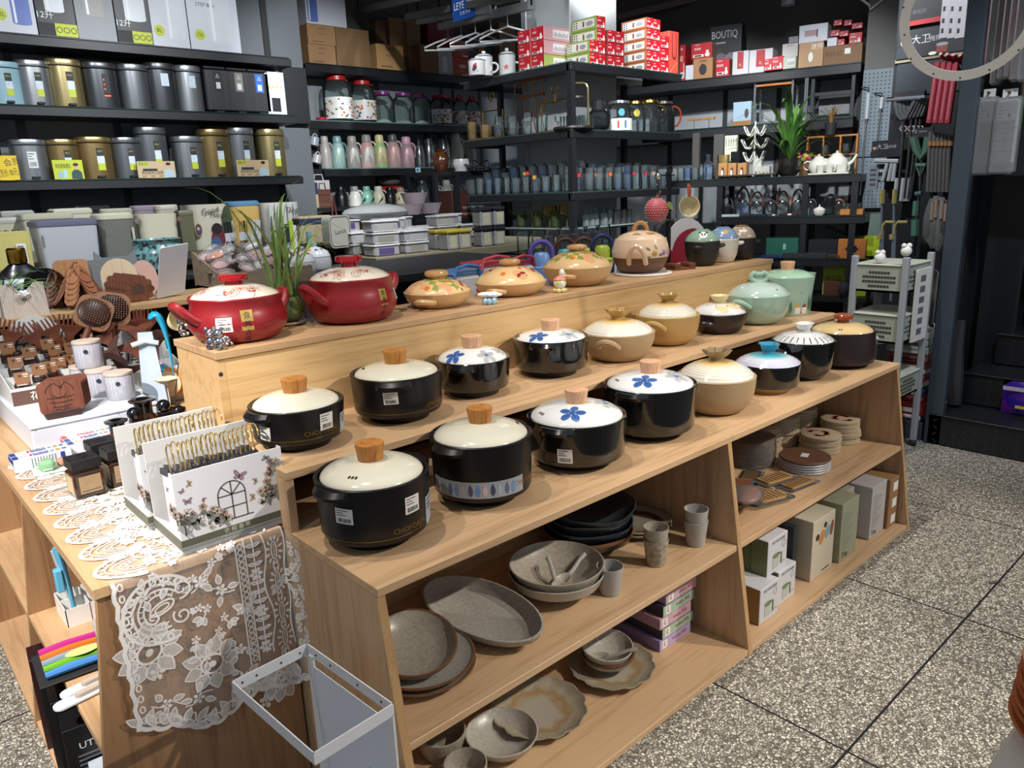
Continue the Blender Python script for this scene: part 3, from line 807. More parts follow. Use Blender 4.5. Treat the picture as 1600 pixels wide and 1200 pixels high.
pot('casserole','shallow tan casserole with orange leaf lid behind the toy plane',(1.065,.8,Z3),.121,.044,.096,.118,.116,TAN2,CHK_C,k_bun(BUN),sl='shallow',ears=(205,20),kr=.036,deco=d_check('leaf'),ptop=1.9,gp='tan casseroles with painted lids')
pot('casserole','deep tan casserole with green check lid beside the duck figurine',(1.381,.79,Z3),.126,.066,.12,.142,.118,TAN2,CHK_C,k_bun(BUN),sl='shallow',ears=(205,20),kr=.037,deco=d_check('all'),ptop=1.9,gp='tan casseroles with painted lids')
PINKC=mat('e0c3a8',.15,coat=.5,var=.03)
VIO=mat('9478b8',.3);PNKF=mat('d98a9a',.3);OLV=mat('7d7f52',.3);BRF=mat('b58a4a',.3)
def d_garden(k,rf,zf):
 if rf:
  fn=osd(rf,R(270),.0009)
  for x,c in((-.045,BRF),(.002,VIO),(.034,PNKF),(.06,VIO)):
   for j in rg_(8):k.dc(pt(x,.078,.013,.004,j*PI/4),fn,c)
  for x,y,a in((-.06,.09,2.6),(-.06,.066,3.6),(-.03,.092,2.2),(-.025,.066,.6),(-.02,.07,.2)):k.dc(pt(x,y,.022,.005,a),fn,OLV)
  k.sk([(-.04,.078),(.05,.08)],.0015,fn,OLV)
 else:
  for a,c in((250,BRF),(300,BRF),(340,VIO),(200,BRF),(20,VIO)):
   fn=otp(zf,.0009,.062*cos(R(a)),.062*sin(R(a)),0)
   for j in rg_(7):k.dc(pt(0,0,.013,.004,j*PI/3.5),fn,c)
   k.dc(pt(0,0,.026,.005,R(a)+1.4),fn,OLV)
  holes(k,zf,.06,268,n=1)
t=pot('casserole','round pale pink casserole with painted flowers on a white trivet',(1.752,.8,Z3+.008),.099,.128,.16,.2,.094,(PINKC,mat('6a4b37',.4),.046),PINKC,None,sl='belly',ears=(212,20),deco=d_garden,ptop=1.9)
lo=[c for c in t.children if c.name.startswith('lid')][0]
k=MB();k.xf=RZ(-40);k.tb([(.026*cos(PI*i/10),0,.155+.034*sin(PI*i/10))for i in rg_(11)],.0085,mat('b5824c',.25,coat=.4,var=.15));k.mk('lid_handle',lo)
tag(MB().lt([(0,0),(.108,0),(.112,.004),(.108,.0075),(0,.0075)],mat('d9d4cc',.6),40).mk('trivet',None,(1.752,.785,Z3)),'white round trivet under the pale pink casserole','trivet')
PANB=mat('201f1e',.5,var=.1)
def d_panda(k,rf,zf):
 if zf is None:return
 a=R(219);fn=otp(zf,.0008,.052*cos(a),.052*sin(a),a+PI/2)
 k.dc(ell(0,0,.016,.012),fn,WHT,2);k.dc(ell(-.006,0.,.0036,.0045,.5),lf(fn),INK);k.dc(ell(.006,0.,.0036,.0045,-.5),lf(fn),INK)
 k.dc(ell(-.013,.01,.005,.004),lf(fn),INK);k.dc(ell(.013,.01,.005,.004),lf(fn),INK);k.dc(ell(0,-.006,.002,.0015),lf(fn),INK)
def d_star(c,n):
 def f(k,rf,zf):
  if zf is None:return
  a=R(225);fn=otp(zf,.0008,.05*cos(a),.05*sin(a),a)
  k.dc([((.016 if i%2 else.007)*cos(i*PI/5),(.016 if i%2 else.007)*sin(i*PI/5))for i in rg_(10)],fn,c)
  for i in rg_(n):k.dc(ell(0,0,.0018,.0018,0,6),otp(zf,.0008,.06*cos(i*1.1),.06*sin(i*1.1),0),WHT)
 return f
def k_rim(m):
 def f(k,z,h,r):
  k.xf=T3(0,0,z-.012);k.lt([(r*.95,0),(r,.006),(r*1.03,.012),(r*.95,.014),(r*.85,.01),(0,.009)],m,24);k.xf=I4
 return f
m_=mat('8aa894',.15,coat=.5);pot('soup_pot','small black pot with mint panda lid',(2.122,.768,Z3),.073,.1,.15,.152,.07,PANB,m_,k_rim(m_),sl='mini',ears=(200,320),kr=.028,deco=d_panda,cat='pot',ptop=2.2,gp='small pots with animal lids')
m_=mat('7f97b8',.15,coat=.5);pot('soup_pot','small white pot with blue starred lid',(2.284,.772,Z3),.068,.098,.15,.152,.066,mat('d9d2c6',.2,coat=.4),m_,k_rim(m_),sl='mini',ears=(None,320),kr=.027,deco=d_star(ORG,6),cat='pot',ptop=2.2,gp='small pots with animal lids')
m_=mat('b09c88',.15,coat=.5);pot('soup_pot','small black pot with beige dotted lid',(2.423,.768,Z3),.064,.094,.15,.152,.063,PANB,m_,k_rim(mat('8c5a40',.2)),sl='mini',ears=(None,320),kr=.027,deco=d_star(WHT,10),cat='pot',ptop=2.2,gp='small pots with animal lids')
# lace cloth on the end unit
def lace_mat(op,col='eceae6'):
 M=bpy.data.materials.new('lace');M.use_nodes=True
 nt=M.node_tree;N=nt.nodes;L=nt.links;b=N['Principled BSDF'];out=N['Material Output']
 b.inputs['Base Color'].default_value=lin(col);b.inputs['Roughness'].default_value=.7
 tc=N.new('ShaderNodeTexCoord');vo=N.new('ShaderNodeTexVoronoi');vo.feature='DISTANCE_TO_EDGE';vo.inputs['Scale'].default_value=420
 L.new(tc.outputs['Object'],vo.inputs['Vector'])
 r=ramp(N,[(.04,'ffffff'),(.12,'000000')]);L.new(vo.outputs['Distance'],r.inputs[0])
 ma=N.new('ShaderNodeMath');ma.operation='MULTIPLY_ADD';ma.inputs[1].default_value=op*.5;ma.inputs[2].default_value=op*.75;ma.use_clamp=True
 L.new(r.outputs[0],ma.inputs[0])
 tr=N.new('ShaderNodeBsdfTransparent');mx=N.new('ShaderNodeMixShader')
 L.new(ma.outputs[0],mx.inputs[0]);L.new(tr.outputs[0],mx.inputs[1]);L.new(b.outputs[0],mx.inputs[2]);L.new(mx.outputs[0],out.inputs[0])
 return M
NET,EMB,EMB2=lace_mat(.16),lace_mat(.95),lace_mat(.5)
LE=EY0-.004
def cloth(off=0.):
 r=.01
 def fn(x,s):
  """x along the unit's end; s >= 0 hangs down the end panel, s < 0 lies on the top; past x = -.02 it turns round the corner"""
  if s<=-r:y,z=LE+r+(-s-r),EZ+.0016+off
  elif s<r:
   t=(s+r)/(2*r)*PI/2;y,z=LE+r-sin(t)*(r+off),EZ+.0016-r+cos(t)*(r+off)
  else:
   y,z=LE-off-.003*(1-cos(x*46))*min(1,s/.2)-.002*sin(x*95)*min(1,s/.15),EZ+.0016-s
  if x>-.012 and s>0:
   k=x+.012;return(-.012+k*.22,y-k*.93,z-k*.25)
  if s<0 and x>-.012:return(-.012+(x+.012)*.3,y,z+.0004)
  return(x,y,z)
 return fn
cf0,cf1,cf2=cloth(0),cloth(.0009),cloth(.0016)
def scal(x0,x1,s0,n,amp):
 return[(x0+(x1-x0)*i/(n*8),s0+amp*(abs(sin(PI*i/8))**.7)+.012*sin(i*.37))for i in rg_(n*8+1)]
SB=ipl([(-.35,.315),(-.345,.3),(-.31,.325),(-.26,.345),(-.215,.372),(-.16,.365),(-.11,.345),(-.06,.352),(-.012,.372),(.03,.33),(.08,.26)])
def s_bot(x):return SB(x)+.007*abs(sin(x*90))
ST=-.93
def x_left(s):
 """scalloped left border of the cloth"""
 if s>0:return-.343
 ph=(-s%.105)/.105
 return-.33+.04*(1-abs(sin(PI*ph))**.6)+0.*s
def x_right(s):return.075-.02*max(0,s)if s>0 else-.012
cl=tg('lace_cloth','white floral lace cloth draped over the end of the wooden unit','tablecloth',(0,0,0))
k=MB()
def cg(fn):
 def g(u,v):
  if v<.55:s=ST+(0-.02-ST)*(v/.55);x0,x1=x_left(s),-.012
  else:
   w=(v-.55)/.45;x0,x1=x_left(w*.34),.07
   x=x0+(x1-x0)*u;s=-.02+(s_bot(x)+.02)*w
   return fn(x,s)if s>0 else fn(min(x,-.012),s)
  return fn(x0+(x1-x0)*u,s)
 return g
k.gr_(cg(cf0),70,110,NET);k.mk('net',cl)
k=MB()
pc=lambda u,v:(lambda p:(p.x,EZ-p.z))(ony(u,v,LE))
CFS=[cloth(.0008+.00005*i)for i in rg_(40)];CN=[0]
def cfn():CN[0]=(CN[0]+1)%40;return CFS[CN[0]]
def lst(P,w=.0045,m=None,closed=False,f=None):k.sk(P,w,f or cfn(),m or EMB,closed)
def lpet(cx,cy,L_,w_,rot,r0=0.,double=True):
 P=pt(cx,cy,L_,w_,rot,7,r0)
 k.dc(P,cfn(),EMB2,2);k.sk(P,.0028,cfn(),EMB,True)
def rose(cx,cy,R_,n,rot=0,inner=.36,a0=0,a1=2*PI):
 for i in rg_(n):lpet(cx,cy,R_*(1-inner)*(1 if i%2 else.9),R_*.22,rot+a0+(a1-a0)*i/n,R_*inner)
 k.sk(ell(cx,cy,R_*inner,R_*inner*.9,0,20),.005,cfn(),EMB,True)
 k.dc(ell(cx,cy,R_*.12,R_*.12,0,8),cfn(),EMB)
def bud(cx,cy,r=.008,n=5,rot=0):
 for i in rg_(n):k.dc(ell(cx+r*cos(rot+2*PI*i/n),cy+r*sin(rot+2*PI*i/n),r*.62,r*.45,rot+2*PI*i/n,8),cfn(),EMB)
 k.dc(ell(cx,cy,r*.3,r*.3,0,6),cfn(),EMB)
def spiral(cx,cy,r0,r1,a0,turns,w=.004):
 n=26;lst([(cx+(r0+(r1-r0)*i/n)*cos(a0+turns*2*PI*i/n),cy+(r0+(r1-r0)*i/n)*sin(a0+turns*2*PI*i/n))for i in rg_(n+1)],w)
# hanging end: paisley ring, three large blossoms, leaf border
def ringfan(cx,cy,R_,a0,a1):
 for q in(1.,.8,.6):lst(arc(cx,cy,R_*q,a0,a1,26),.0055 if q==1 else.004)
 for i in rg_(15):
  a=R(a0+(a1-a0)*(i+.5)/15);lst([(cx+R_*.62*cos(a),cy+R_*.62*sin(a)),(cx+R_*.78*cos(a),cy+R_*.78*sin(a))],.0022)
 for i in rg_(11):
  a=R(a0+(a1-a0)*(i+.5)/11);k.sk(ell(cx+R_*1.17*cos(a),cy+R_*1.17*sin(a),R_*.13,R_*.1,a,10),.0042,cfn(),EMB,True)
 lst(arc(cx,cy,R_*1.32,a0-4,a1+4,30),.006)
c=pc(248,955);ringfan(c[0]+.004,c[1],.052,70,320)
spiral(c[0]+.045,c[1]-.03,.004,.02,0,1.3);spiral(c[0]+.04,c[1]+.024,.004,.018,2,1.3);spiral(c[0]-.012,c[1]+.012,.003,.014,1,1.4)
k.sk(ell(c[0]+.006,c[1]-.004,.024,.011,-.4,18),.004,cfn(),EMB,True);k.sk(ell(c[0]+.006,c[1]-.004,.014,.006,-.4,14),.003,cfn(),EMB,True)
a=pc(233,1020);rose(a[0],a[1],.066,10,.3);b=pc(330,1035);rose(b[0],b[1],.062,9,.1)
d=pc(246,1052);bud(d[0],d[1],.01);d=pc(415,1095);bud(d[0],d[1],.011);rose(*pc(440,1060),.055,9,.5)
for u,v,L_,rt in((262,870,.02,1),(300,905,.03,.6),(322,950,.034,2.2),(350,965,.03,.9),(375,955,.02,0),(310,950,.016,3),(340,985,.02,1.2),(330,880,.022,-.4),(345,855,.02,.2),(362,850,.016,2),(305,1000,.022,1.8)):
 p=pc(u,v);lst([(p[0]+L_*t*cos(rt),p[1]+L_*t*sin(rt)+.006*sin(t*3))for t in(0,.25,.5,.75,1)],.003)
 for q in(-.9,0.,.9):lpet(p[0]+L_*.6*cos(rt),p[1]+L_*.6*sin(rt),L_*.55,L_*.17,rt+q)
 bud(p[0],p[1],.006)
for i in rg_(15):
 x=-.335+i*.0235;y=s_bot(x)
 lpet(x,y-.012,.034,.0075,-2.4+.5*sin(i));lpet(x+.008,y-.012,.03,.007,-1.+.3*sin(i*2))
lst([(-.34+.0025*sin(i*1.9),s_)for i,s_ in en([i*.012 for i in rg_(0,27)])],.008)
for i in rg_(13):k.sk(ell(-.329,.012+i*.0235,.0045,.007,0,8),.003,cfn(),EMB,True)
for x,y,n_ in((-.13,.235,0),(-.2,.215,1),(-.285,.285,2),(-.1,.15,3),(-.15,.09,4),(-.19,.055,5),(-.25,.03,6),(-.295,.045,7),(-.13,.3,8),(-.225,.3,9),(-.03,.31,10),(-.02,.12,11)):
 bud(x,y,.008,5,n_)
 for q in(.6,2.2,4.1):lpet(x+.014*cos(q+n_),y+.014*sin(q+n_),.022,.006,q+n_)
 lst([(x+.03*t_*cos(n_*1.7),y+.03*t_*sin(n_*1.7)+.006*sin(5*t_))for t_ in(-1,-.6,-.2,.2,.6,1)],.0028)
lst([(-.343+i*.0042,s_bot(-.343+i*.0042)-.0035)for i in rg_(97)],.009)
lst([(-.33+.006*sin(i*.8)+i*.0034,s_bot(-.33+i*.0034)-.024-.005*sin(i*.55))for i in rg_(90)],.0045)
for x0 in(-.062,):
 for i in rg_(20):k.sk(ell(x0-.04,.012+i*.0135,.0055,.006,0,8),.0028,cfn(),EMB,True)
 lst([(x0-.05,i*.014)for i in rg_(21)],.0035);lst([(x0-.0315,i*.014)for i in rg_(21)],.0035)
 lst([(x0-.014,i*.014)for i in rg_(20)],.003)
 for i in rg_(12):
  if i%4==3:bud(x0-.014,.02+i*.021,.009,6);continue
  for q in(-1,1):lpet(x0-.014,.02+i*.021,.0155,.0034,PI/2-q*1.25+PI)
 lst([(x0+.006+.006*sin(i*.42),i*.01)for i in rg_(28)],.0035)
 for cy in(.045,.115,.185,.25):
  k.sk(ell(x0+.03,cy,.006,.02,0,14),.0032,cfn(),EMB,True);lst([(x0+.03,cy-.014),(x0+.03,cy+.014)],.0022)
  for i in rg_(12):
   a=2*PI*i/12+.26;k.dc(ell(x0+.03+.015*cos(a),cy+.028*sin(a),.006,.0028,math.atan2(.028*sin(a),.015*cos(a)),8),cfn(),EMB)
  k.sk(ell(x0+.03,cy+.035,.006,.006,0,10),.003,cfn(),EMB,True)
 lst([(x0+.052+.004*sin(i*.5),i*.01)for i in rg_(28)],.0035)
for i in rg_(9):
 y=.03+i*.03;bud(.012+.02*(i%2),y,.007);lpet(.03,y,.026,.006,1.2+.5*(i%3));lpet(.02,y+.01,.02,.005,2.4)
lst([(.068-.012*sin(i*.5)**2,i*.012)for i in rg_(23)],.006)
# top: scalloped fans along the left border and a field of scrolls and sprigs
for j in rg_(9):
 s0=-.0525-.105*j
 for q,w in((.052,.008),(.041,.003),(.033,.0035),(.024,.003),(.015,.003)):
  lst([(x_left(0)*0-.276-q*1.5*cos(t),s0+q*.98*sin(t))for t in[-PI/2+PI*i/18 for i in rg_(19)]],w)
 for i in rg_(9):
  t=-PI/2+PI*(i+.5)/9;k.sk(ell(-.276-.0465*1.5*cos(t),s0+.0465*sin(t),.0048,.0036,t,8),.0024,cfn(),EMB,True)
 for i in rg_(8):
  t=-PI/2+PI*(i+.5)/8;lst([(-.276-.016*1.5*cos(t),s0+.016*sin(t)),(-.276-.0225*1.5*cos(t),s0+.0225*sin(t))],.002)
 bud(-.3,s0-.0525,.012,6);lpet(-.285,s0-.0525,.03,.009,0);lst([(-.325+.002*sin(i),s0-.0525+.01*sin(i*.9))for i in rg_(3)],.006)
r_=random.Random(11)
for i in rg_(620):
 x=-.272+.26*r_.random();s0=-.02-.88*r_.random();q=r_.random()
 if q<.35:spiral(x,s0,.003,.014+.012*r_.random(),r_.random()*6,1.2,.0046)
 elif q<.7:
  a=r_.random()*6;lst([(x+.035*t*cos(a),s0+.035*t*sin(a)+.005*sin(t*4))for t in(0,.25,.5,.75,1)],.003)
  for t in(-.8,.8,0):lpet(x+.02*cos(a),s0+.02*sin(a),.018,.0048,a+t)
 else:bud(x,s0,.01,6)
for x in(-.215,-.13,-.05):lst([(x+.008*sin(i*.5),-.02-i*.0125)for i in rg_(72)],.0035)
k.mk('embroidery',cl)
# goods on the end unit
EB=EZ+.0042
BFLY=[mat(c,.5,var=.2,scale=200)for c in('a98a92','c2a27c','8a8a92','9a6a70','d8c8a8')]
def butterfly(k,fn,x,y,s,rot,m,fine=True):
 f2=lf(fn,.0004);c,d=cos(rot),sin(rot)
 g=lambda f:(lambda a,b:f(x+(a*c-b*d)*s,y+(a*d+b*c)*s))
 for q in(1,-1):
  up=[(0,0),(.25*q,.45),(.75*q,.75),(1.*q,.7),(.85*q,.3),(.5*q,.05)];lo=[(0,0),(.5*q,0),(.75*q,-.25),(.55*q,-.6),(.25*q,-.45)]
  for P in(up,lo):
   P=P if q>0 else P[::-1]
   k.dc(P,g(fn),m);k.sk(P,.06,g(f2),INK,True)
 k.sk([(0,-.4),(0,.35)],.1,g(f2),INK)
def sprig(k,fn,x,y,s,rot,seed):
 r_=random.Random(seed);f2=lf(fn,.0004)
 for i in rg_(5):
  f2=lf(fn,.0003+.00022*i);a=rot+r_.uniform(-.8,.8);L_=s*(.5+.6*r_.random());P=[(x+L_*t*cos(a+.4*t),y+L_*t*sin(a+.4*t))for t in(0,.3,.6,1)]
  k.sk(P,.0008,fn,mat('5a5856'));e=P[-1];m=mat(r_.choice(('c9b7a6','b59a86','9a8a86','d9cfc4','a86a70')),.5,var=.3,scale=150)
  k.dc(sum([pt(e[0],e[1],.009,.0034,a+j*1.2566,5)[:-1]for j in rg_(5)],[]),f2,m)
  k.dc(ell(e[0],e[1],.0022,.0022,0,7),lf(fn,.0004+.00022*i),mat('4a3f3c'))
  p=P[2];k.dc(pt(p[0],p[1],.013,.004,a+1.2,5),f2,mat('6f7064'));k.dc(pt(p[0],p[1],.013,.004,a-1.2,5),f2,mat('8a8a86'))
BOXW=mat('dedde0',.5,var=.02);BOXI=mat('c9c8c6',.55,var=.03);OLIVE=mat('5c5d4c');PLATE=gls('f0f2f2',.8)
def hanger_box(y0,x0,lb):
 t=tg('sachet_display_box',lb,'display box',(x0,y0,EB),0,'butterfly sachet display boxes');W_,D_,H_=.222,.165,.165
 k=MB();k.box(0,W_,0.,.003,0.,H_,BOXW);k.box(0,W_,D_-.003,D_,0,.192,BOXI,.0008);k.box(0,W_,.003,D_-.003,0.,.004,BOXI)
 for x in(0,W_-.002):
  P=[(.003,.004),(D_-.003,.004),(D_-.003,.03),(.045,.05),(.018,H_),(.003,H_)]
  V=[(xx,a,b)for xx in(x,x+.002)for a,b in P];n=6
  k.add(V,[tuple(reversed(rg_(6))),tuple(rg_(6,12))]+[(i,(i+1)%6,6+(i+1)%6,6+i)for i in rg_(6)],BOXW)
 k.box(-.0012,W_+.0012,-.0012,0,.006,.028,OLIVE);k.box(-.0012,0,0,D_,.006,.028,OLIVE)
 fn=fl((0,-.0016,0),*XZ);LT=mat('c9c9b8')
 k.text('衣 橱 香 氛',.0115,fn,LT,W_/2,.0205);k.text('MNGXUNYOUPIN',.0085,fn,LT,W_/2,.0105)
 BR=mat('4a3a38');g=lf(fl((0,0,0),*XZ),.0006);g=fl((0,-.0006,0),*XZ)
 cx=.108;lw=.0022
 k.sk([(cx-.028,.042),(cx-.028,.094)]+arc(cx,.094,.028,180,0,14)+[(cx+.028,.042)],lw,g,BR)
 k.sk([(cx-.04,.042),(cx+.04,.042)],lw,g,BR);k.sk([(cx,.042),(cx,.122)],lw,g,BR)
 for z in(.094,.068):k.sk([(cx-.028,z),(cx+.028,z)],lw,g,BR)
 for a in(45,135):k.sk([(cx,.094),(cx+.028*cos(R(a)),.094+.028*sin(R(a)))],lw,g,BR)
 butterfly(k,g,cx+.02,.128,.014,-.4,BFLY[0])
 for i,(x,z,s)in en(((.022,.105,.009),(.03,.14,.007),(.046,.072,.006),(.185,.085,.01),(.196,.12,.007),(.205,.14,.006),(.15,.075,.008),(.188,.15,.009),(.052,.1,.005),(.06,.038,.007),(.014,.128,.006),(.16,.108,.007),(.212,.105,.007),(.09,.05,.007))):
  butterfly(k,g,x,z,s,i*1.3,BFLY[i%5])
 for i,(x,z,s,r)in en(((.01,.036,.05,1.2),(.03,.042,.045,1.),(.055,.045,.04,1.2),(.205,.05,.05,2.),(.185,.045,.04,1.6),(.214,.115,.03,2.2),(.075,.034,.03,.8))):sprig(k,g,x,z,s,r,i+5)
 gs=fl((-.0006,0,0),*YZ)
 for i,(y,z,s)in en(((-.012,.045,.05),(-.02,.07,.04))):sprig(k,gs,y,z,s,1.3,i+31)
 k.mk('box',t)
 MB().box(-.0025,W_+.0025,-.003,-.0022,-.002,.014,PLATE).mk('clear_film',t)
 return t
HB1=hanger_box(.372,-.205,'butterfly print box of gold-hooked sachets in front on the lace')
HB2=hanger_box(.545,-.214,'butterfly print box of gold-hooked sachets behind the first one')
RIB=mat('3a3c44',.45,var=.25,scale=80);SACH=mat('d5d3d6',.5,var=.12,scale=90);GOLDW=mat('cdb374',.25,.7,.05)
def sachet():
 t=tg('scented_sachet','white scented sachet with dark ribbon and gold hook','sachet',(0,0,0))
 k=MB();k.box(-.0028,.0028,-.05,.05,0.,.128,SACH,.0012)
 g=fl((-.0031,0,0),*YZ)
 for i,(a,b)in en(((-.03,.09),(.01,.1),(.03,.07),(-.01,.06),(-.035,.04),(.03,.03))):butterfly(k,g,a,b,.008,i*1.1,BFLY[i%5])
 k.mk('card',t)
 k=MB()
 for q in(-1,1):
  k.add([(-.003,0,.13),(-.004,q*.016,.142),(-.005,q*.05,.134),(-.005,q*.054,.12),(-.004,q*.016,.122)],[(0,1,2,3,4)if q>0 else(4,3,2,1,0)],RIB)
  k.add([(.003,0,.13),(.001,q*.01,.127),(-.002,q*.03,.108),(-.002,q*.024,.104)],[(0,1,2,3)if q>0 else(3,2,1,0)],RIB)
 k.ball((0,0,.129),(.0045,.006,.005),RIB,8,5);k.mk('ribbon',t)
 k=MB();P=[(0,0,.13),(0,.001,.145),(0,.006,.158)]+[(0,.0185*cos(R(a))-.01,.176+.0185*sin(R(a)))for a in rg_(-20,205,15)]
 k.tb(P,.0017,GOLDW,6);k.ball((0,P[-1][1],P[-1][2]),.0018,GOLDW,6,4);k.mk('hook',t)
 return t
first=sachet()
n=0
for box,y0,x0,nm,cnt in(('front',.45,-.205,'front',19),('second',.626,-.214,'second',19)):
 for i in rg_(cnt):
  o=first if n==0 else dup(first);n+=1
  o.location=(x0+.022+i*.0098+rnd.uniform(-.001,.001),y0+rnd.uniform(-.003,.003),EB+.009+rnd.uniform(0,.006))
  o.rotation_euler=(0,0,R(rnd.uniform(-5,5)))
  o['group']='sachets in the %s butterfly box'%nm
  o['label']='gold-hooked white sachet with dark bow standing in the %s butterfly box'%nm
# reed diffuser bottles
AMBG=mat('3a2418',.08,coat=.6,var=.2,scale=12);KRAFT=mat('a58a6a',.5,var=.2,scale=60);CAPB=mat('18181a',.42)
def diffuser(loc,rz,lb):
 t=tg('diffuser_bottle',lb,'bottle',loc,rz,'square diffuser bottles')
 k=MB();k.box(-.034,.034,-.034,.034,0,.062,AMBG,.004);k.box(-.026,.026,-.026,.026,.062,.068,AMBG)
 g=fl((0,-.0345,.032),*XZ);k.gr_(g,2,2,KRAFT,-.024,.024,-.02,.022);k.sk([(-.02,-.014),(.02,-.014)],.001,lf(g),INK)
 g=fl((-.0345,0,.032),*YZ);k.gr_(g,2,2,mat('c9b48c'),-.024,.024,-.02,.022)
 k.mk('bottle',t)
 k=MB();k.box(-.032,.032,-.032,.032,.068,.094,CAPB,.002);k.lt([(.0115,.0945),(.0095,.0947),(.009,.091),(0,.091)],mat('08080a'),18);k.lt([(.0125,.0942),(.0125,.0952),(.0105,.0952),(.0105,.0942)],CAPB,18);k.mk('cap',t)
 return t
diffuser((-.252,.88,EB),4,'square amber diffuser bottle with black cap nearest the cloth edge')
diffuser((-.17,.9,EB),4,'square amber diffuser bottle with black cap beside the butterfly boxes')
diffuser((-.185,.985,EB),2,'square amber diffuser bottle with black cap behind the other two')
def flask(loc,lb,s=1.):
 t=tg('diffuser_flask',lb,'bottle',loc,0,'round dark glass flasks')
 k=MB();am=mat('4a2a16',.06,coat=.7,var=.3,scale=15)
 k.xf=Matrix.Scale(s,4);k.lt([(0,0),(.036,0),(.04,.004),(.04,.035),(.034,.05),(.02,.066),(.019,.07)],am,28);k.mk('bottle',t)
 k=MB();k.xf=Matrix.Scale(s,4);k.lt([(.019,.066),(.02,.094),(.029,.096),(.03,.1),(.018,.102),(.014,.101),(.013,.085),(0,.085)],BKG,28);k.mk('collar',t)
flask((-.11,1.12,EB),'round amber flask with wide black collar beside the square bottles')
flask((-.015,1.2,EB),'tall dark flask with gold-rimmed black collar behind the amber flask',1.25)
tag(MB().lt([(0,0),(.012,0),(.021,.008),(.024,.022),(.02,.036),(.008,.044),(0,.044)],mat('101114',.05,coat=.8),24).mk('bottle_stopper',None,(-.16,1.155,EB)),'shiny black ball stopper beside the amber flask','stopper')
for i,(x,y,h,w)in en(((-.055,1.15,.085,.026),(.02,1.13,.095,.03),(.045,1.09,.08,.028))):
 t=tg('perfume_bottle',('narrow dark bottle behind the amber flask','dark bottle with patterned silver label behind the hanger hooks','short dark bottle with ball stopper behind the hanger hooks')[i],'bottle',(x,y,EB),8)
 k=MB();k.box(-w/2,w/2,-w/2,w/2,0,h,mat('1d1618',.1,coat=.6),.003)
 if i==1:k.gr_(fl((0,-w/2-.0006,h*.45),*XZ),2,2,spk_('8f8c86','4c4844',180),-w*.42,w*.42,-h*.35,h*.35)
 k.mk('bottle',t);k=MB();k.ball((0,0,h+.016),.019,mat('101114',.05,coat=.8));k.cyl((0,0,h),.01,.006,BKG);k.mk('stopper',t)
GX,GY=.075,1.23
tag(MB().box(-.055,.055,-.05,.05,0,.058,mat('17120f',.12,coat=.4),.002).mk('gift_box',None,(GX,GY,EB),6),'glossy black box under the gold-capped reed diffuser','box')
t=tg('reed_diffuser','gold-capped reed diffuser with black reed and paper flower','diffuser',(GX,GY,EB+.058))
MB().lt([(0,0),(.021,0),(.022,.002),(.022,.026),(.02,.028),(.01,.028),(.009,.02),(0,.02)],mat('b98d35',.14,1.),28).mk('cap',t)
MB().tb([(.004,0,.02),(.035,0,.15)],.0016,INK,6).mk('reed',t,lb='black reed');
MB().tb([(-.006,0,.02),(-.006,.004,.095)],.0013,WH,6).mk('reed',t,lb='white reed')
k=MB();k.xf=T3(-.006,0,.1);CRM=mat('e0d5b4',.6,var=.1,scale=80)
k.lt([(0,-.01),(.012,-.008),(.026,0.),(.033,.008),(.026,.01),(.012,.006),(0,.008)],CRM,22,wav=lambda a,r,z:1+.1*cos(7*a)+.05*sin(11*a));k.mk('paper_flower',t)
# boxed toothpaste, soap, podium with fish coasters
TPW=mat('dcdfe4',.4);TPB=mat('27408f',.4);TPR=mat('c8363c',.4);TPO=mat('cf8a5c')
def tube_box(loc,red,lb,grp):
 k=MB();L_,D_,H_=.135,.036,.036
 k.box(0,L_,0,D_,0,H_,TPW,.001)
 g=fl((0,0,H_+.0005),*XY)
 def q(x0,x1,y0,y1,m):k.gr_(g,1,1,m,x0*L_,x1*L_,y0*D_,y1*D_)
 q(0,.1,.05,.95,TPR if red else TPB);q(.36,.62,.2,.85,TPR if red else TPB);k.text('皓齿',.016,lf(g),WH,L_*.49,D_*.5);q(.3,.34,.2,.8,TPR);q(.66,.72,.3,.7,mat('6f95a8'));q(.75,.83,.25,.8,TPO);q(.86,.94,.3,.7,mat('4a6a9c'))
 k.sk([(L_*.14,D_*.3),(L_*.18,D_*.7),(L_*.22,D_*.35),(L_*.25,D_*.7)],.002,lf(g),TPO)
 g=fl((0,-.0005,0),*XZ);k.gr_(g,1,1,TPB,L_*.8,L_*.88,H_*.1,H_*.9)
 for i in rg_(9):
  x=L_*(.3+i*.05);k.gr_(g,1,1,mat('70747c'),x,x+.0022,H_*(.15+.1*(i%3)),H_*.88)
 g=fl((-.0005,0,0),*YZ);k.gr_(g,1,1,TPR if red else TPB,-D_*.95,-D_*.05,H_*.55,H_*.95)
 tag(k.mk('toothpaste_box',None,loc,0),lb,'box',grp)
for i in rg_(2):tube_box((-.352,1.175+i*.037,EB),False,'white and blue toothpaste box of the pair nearest the table edge, %s'%('front one' if i==0 else 'back one'),'toothpaste boxes on the lace')
for i in rg_(3):tube_box((-.215,1.205+i*.037,EB),i==2,('white and blue toothpaste box in the front of the trio beside the amber flask','white and blue toothpaste box in the middle of the trio beside the amber flask','white and red toothpaste box at the back of the trio')[i],'toothpaste boxes on the lace')
def jelly(col,dense=.55):return gls(col,dense,.08)
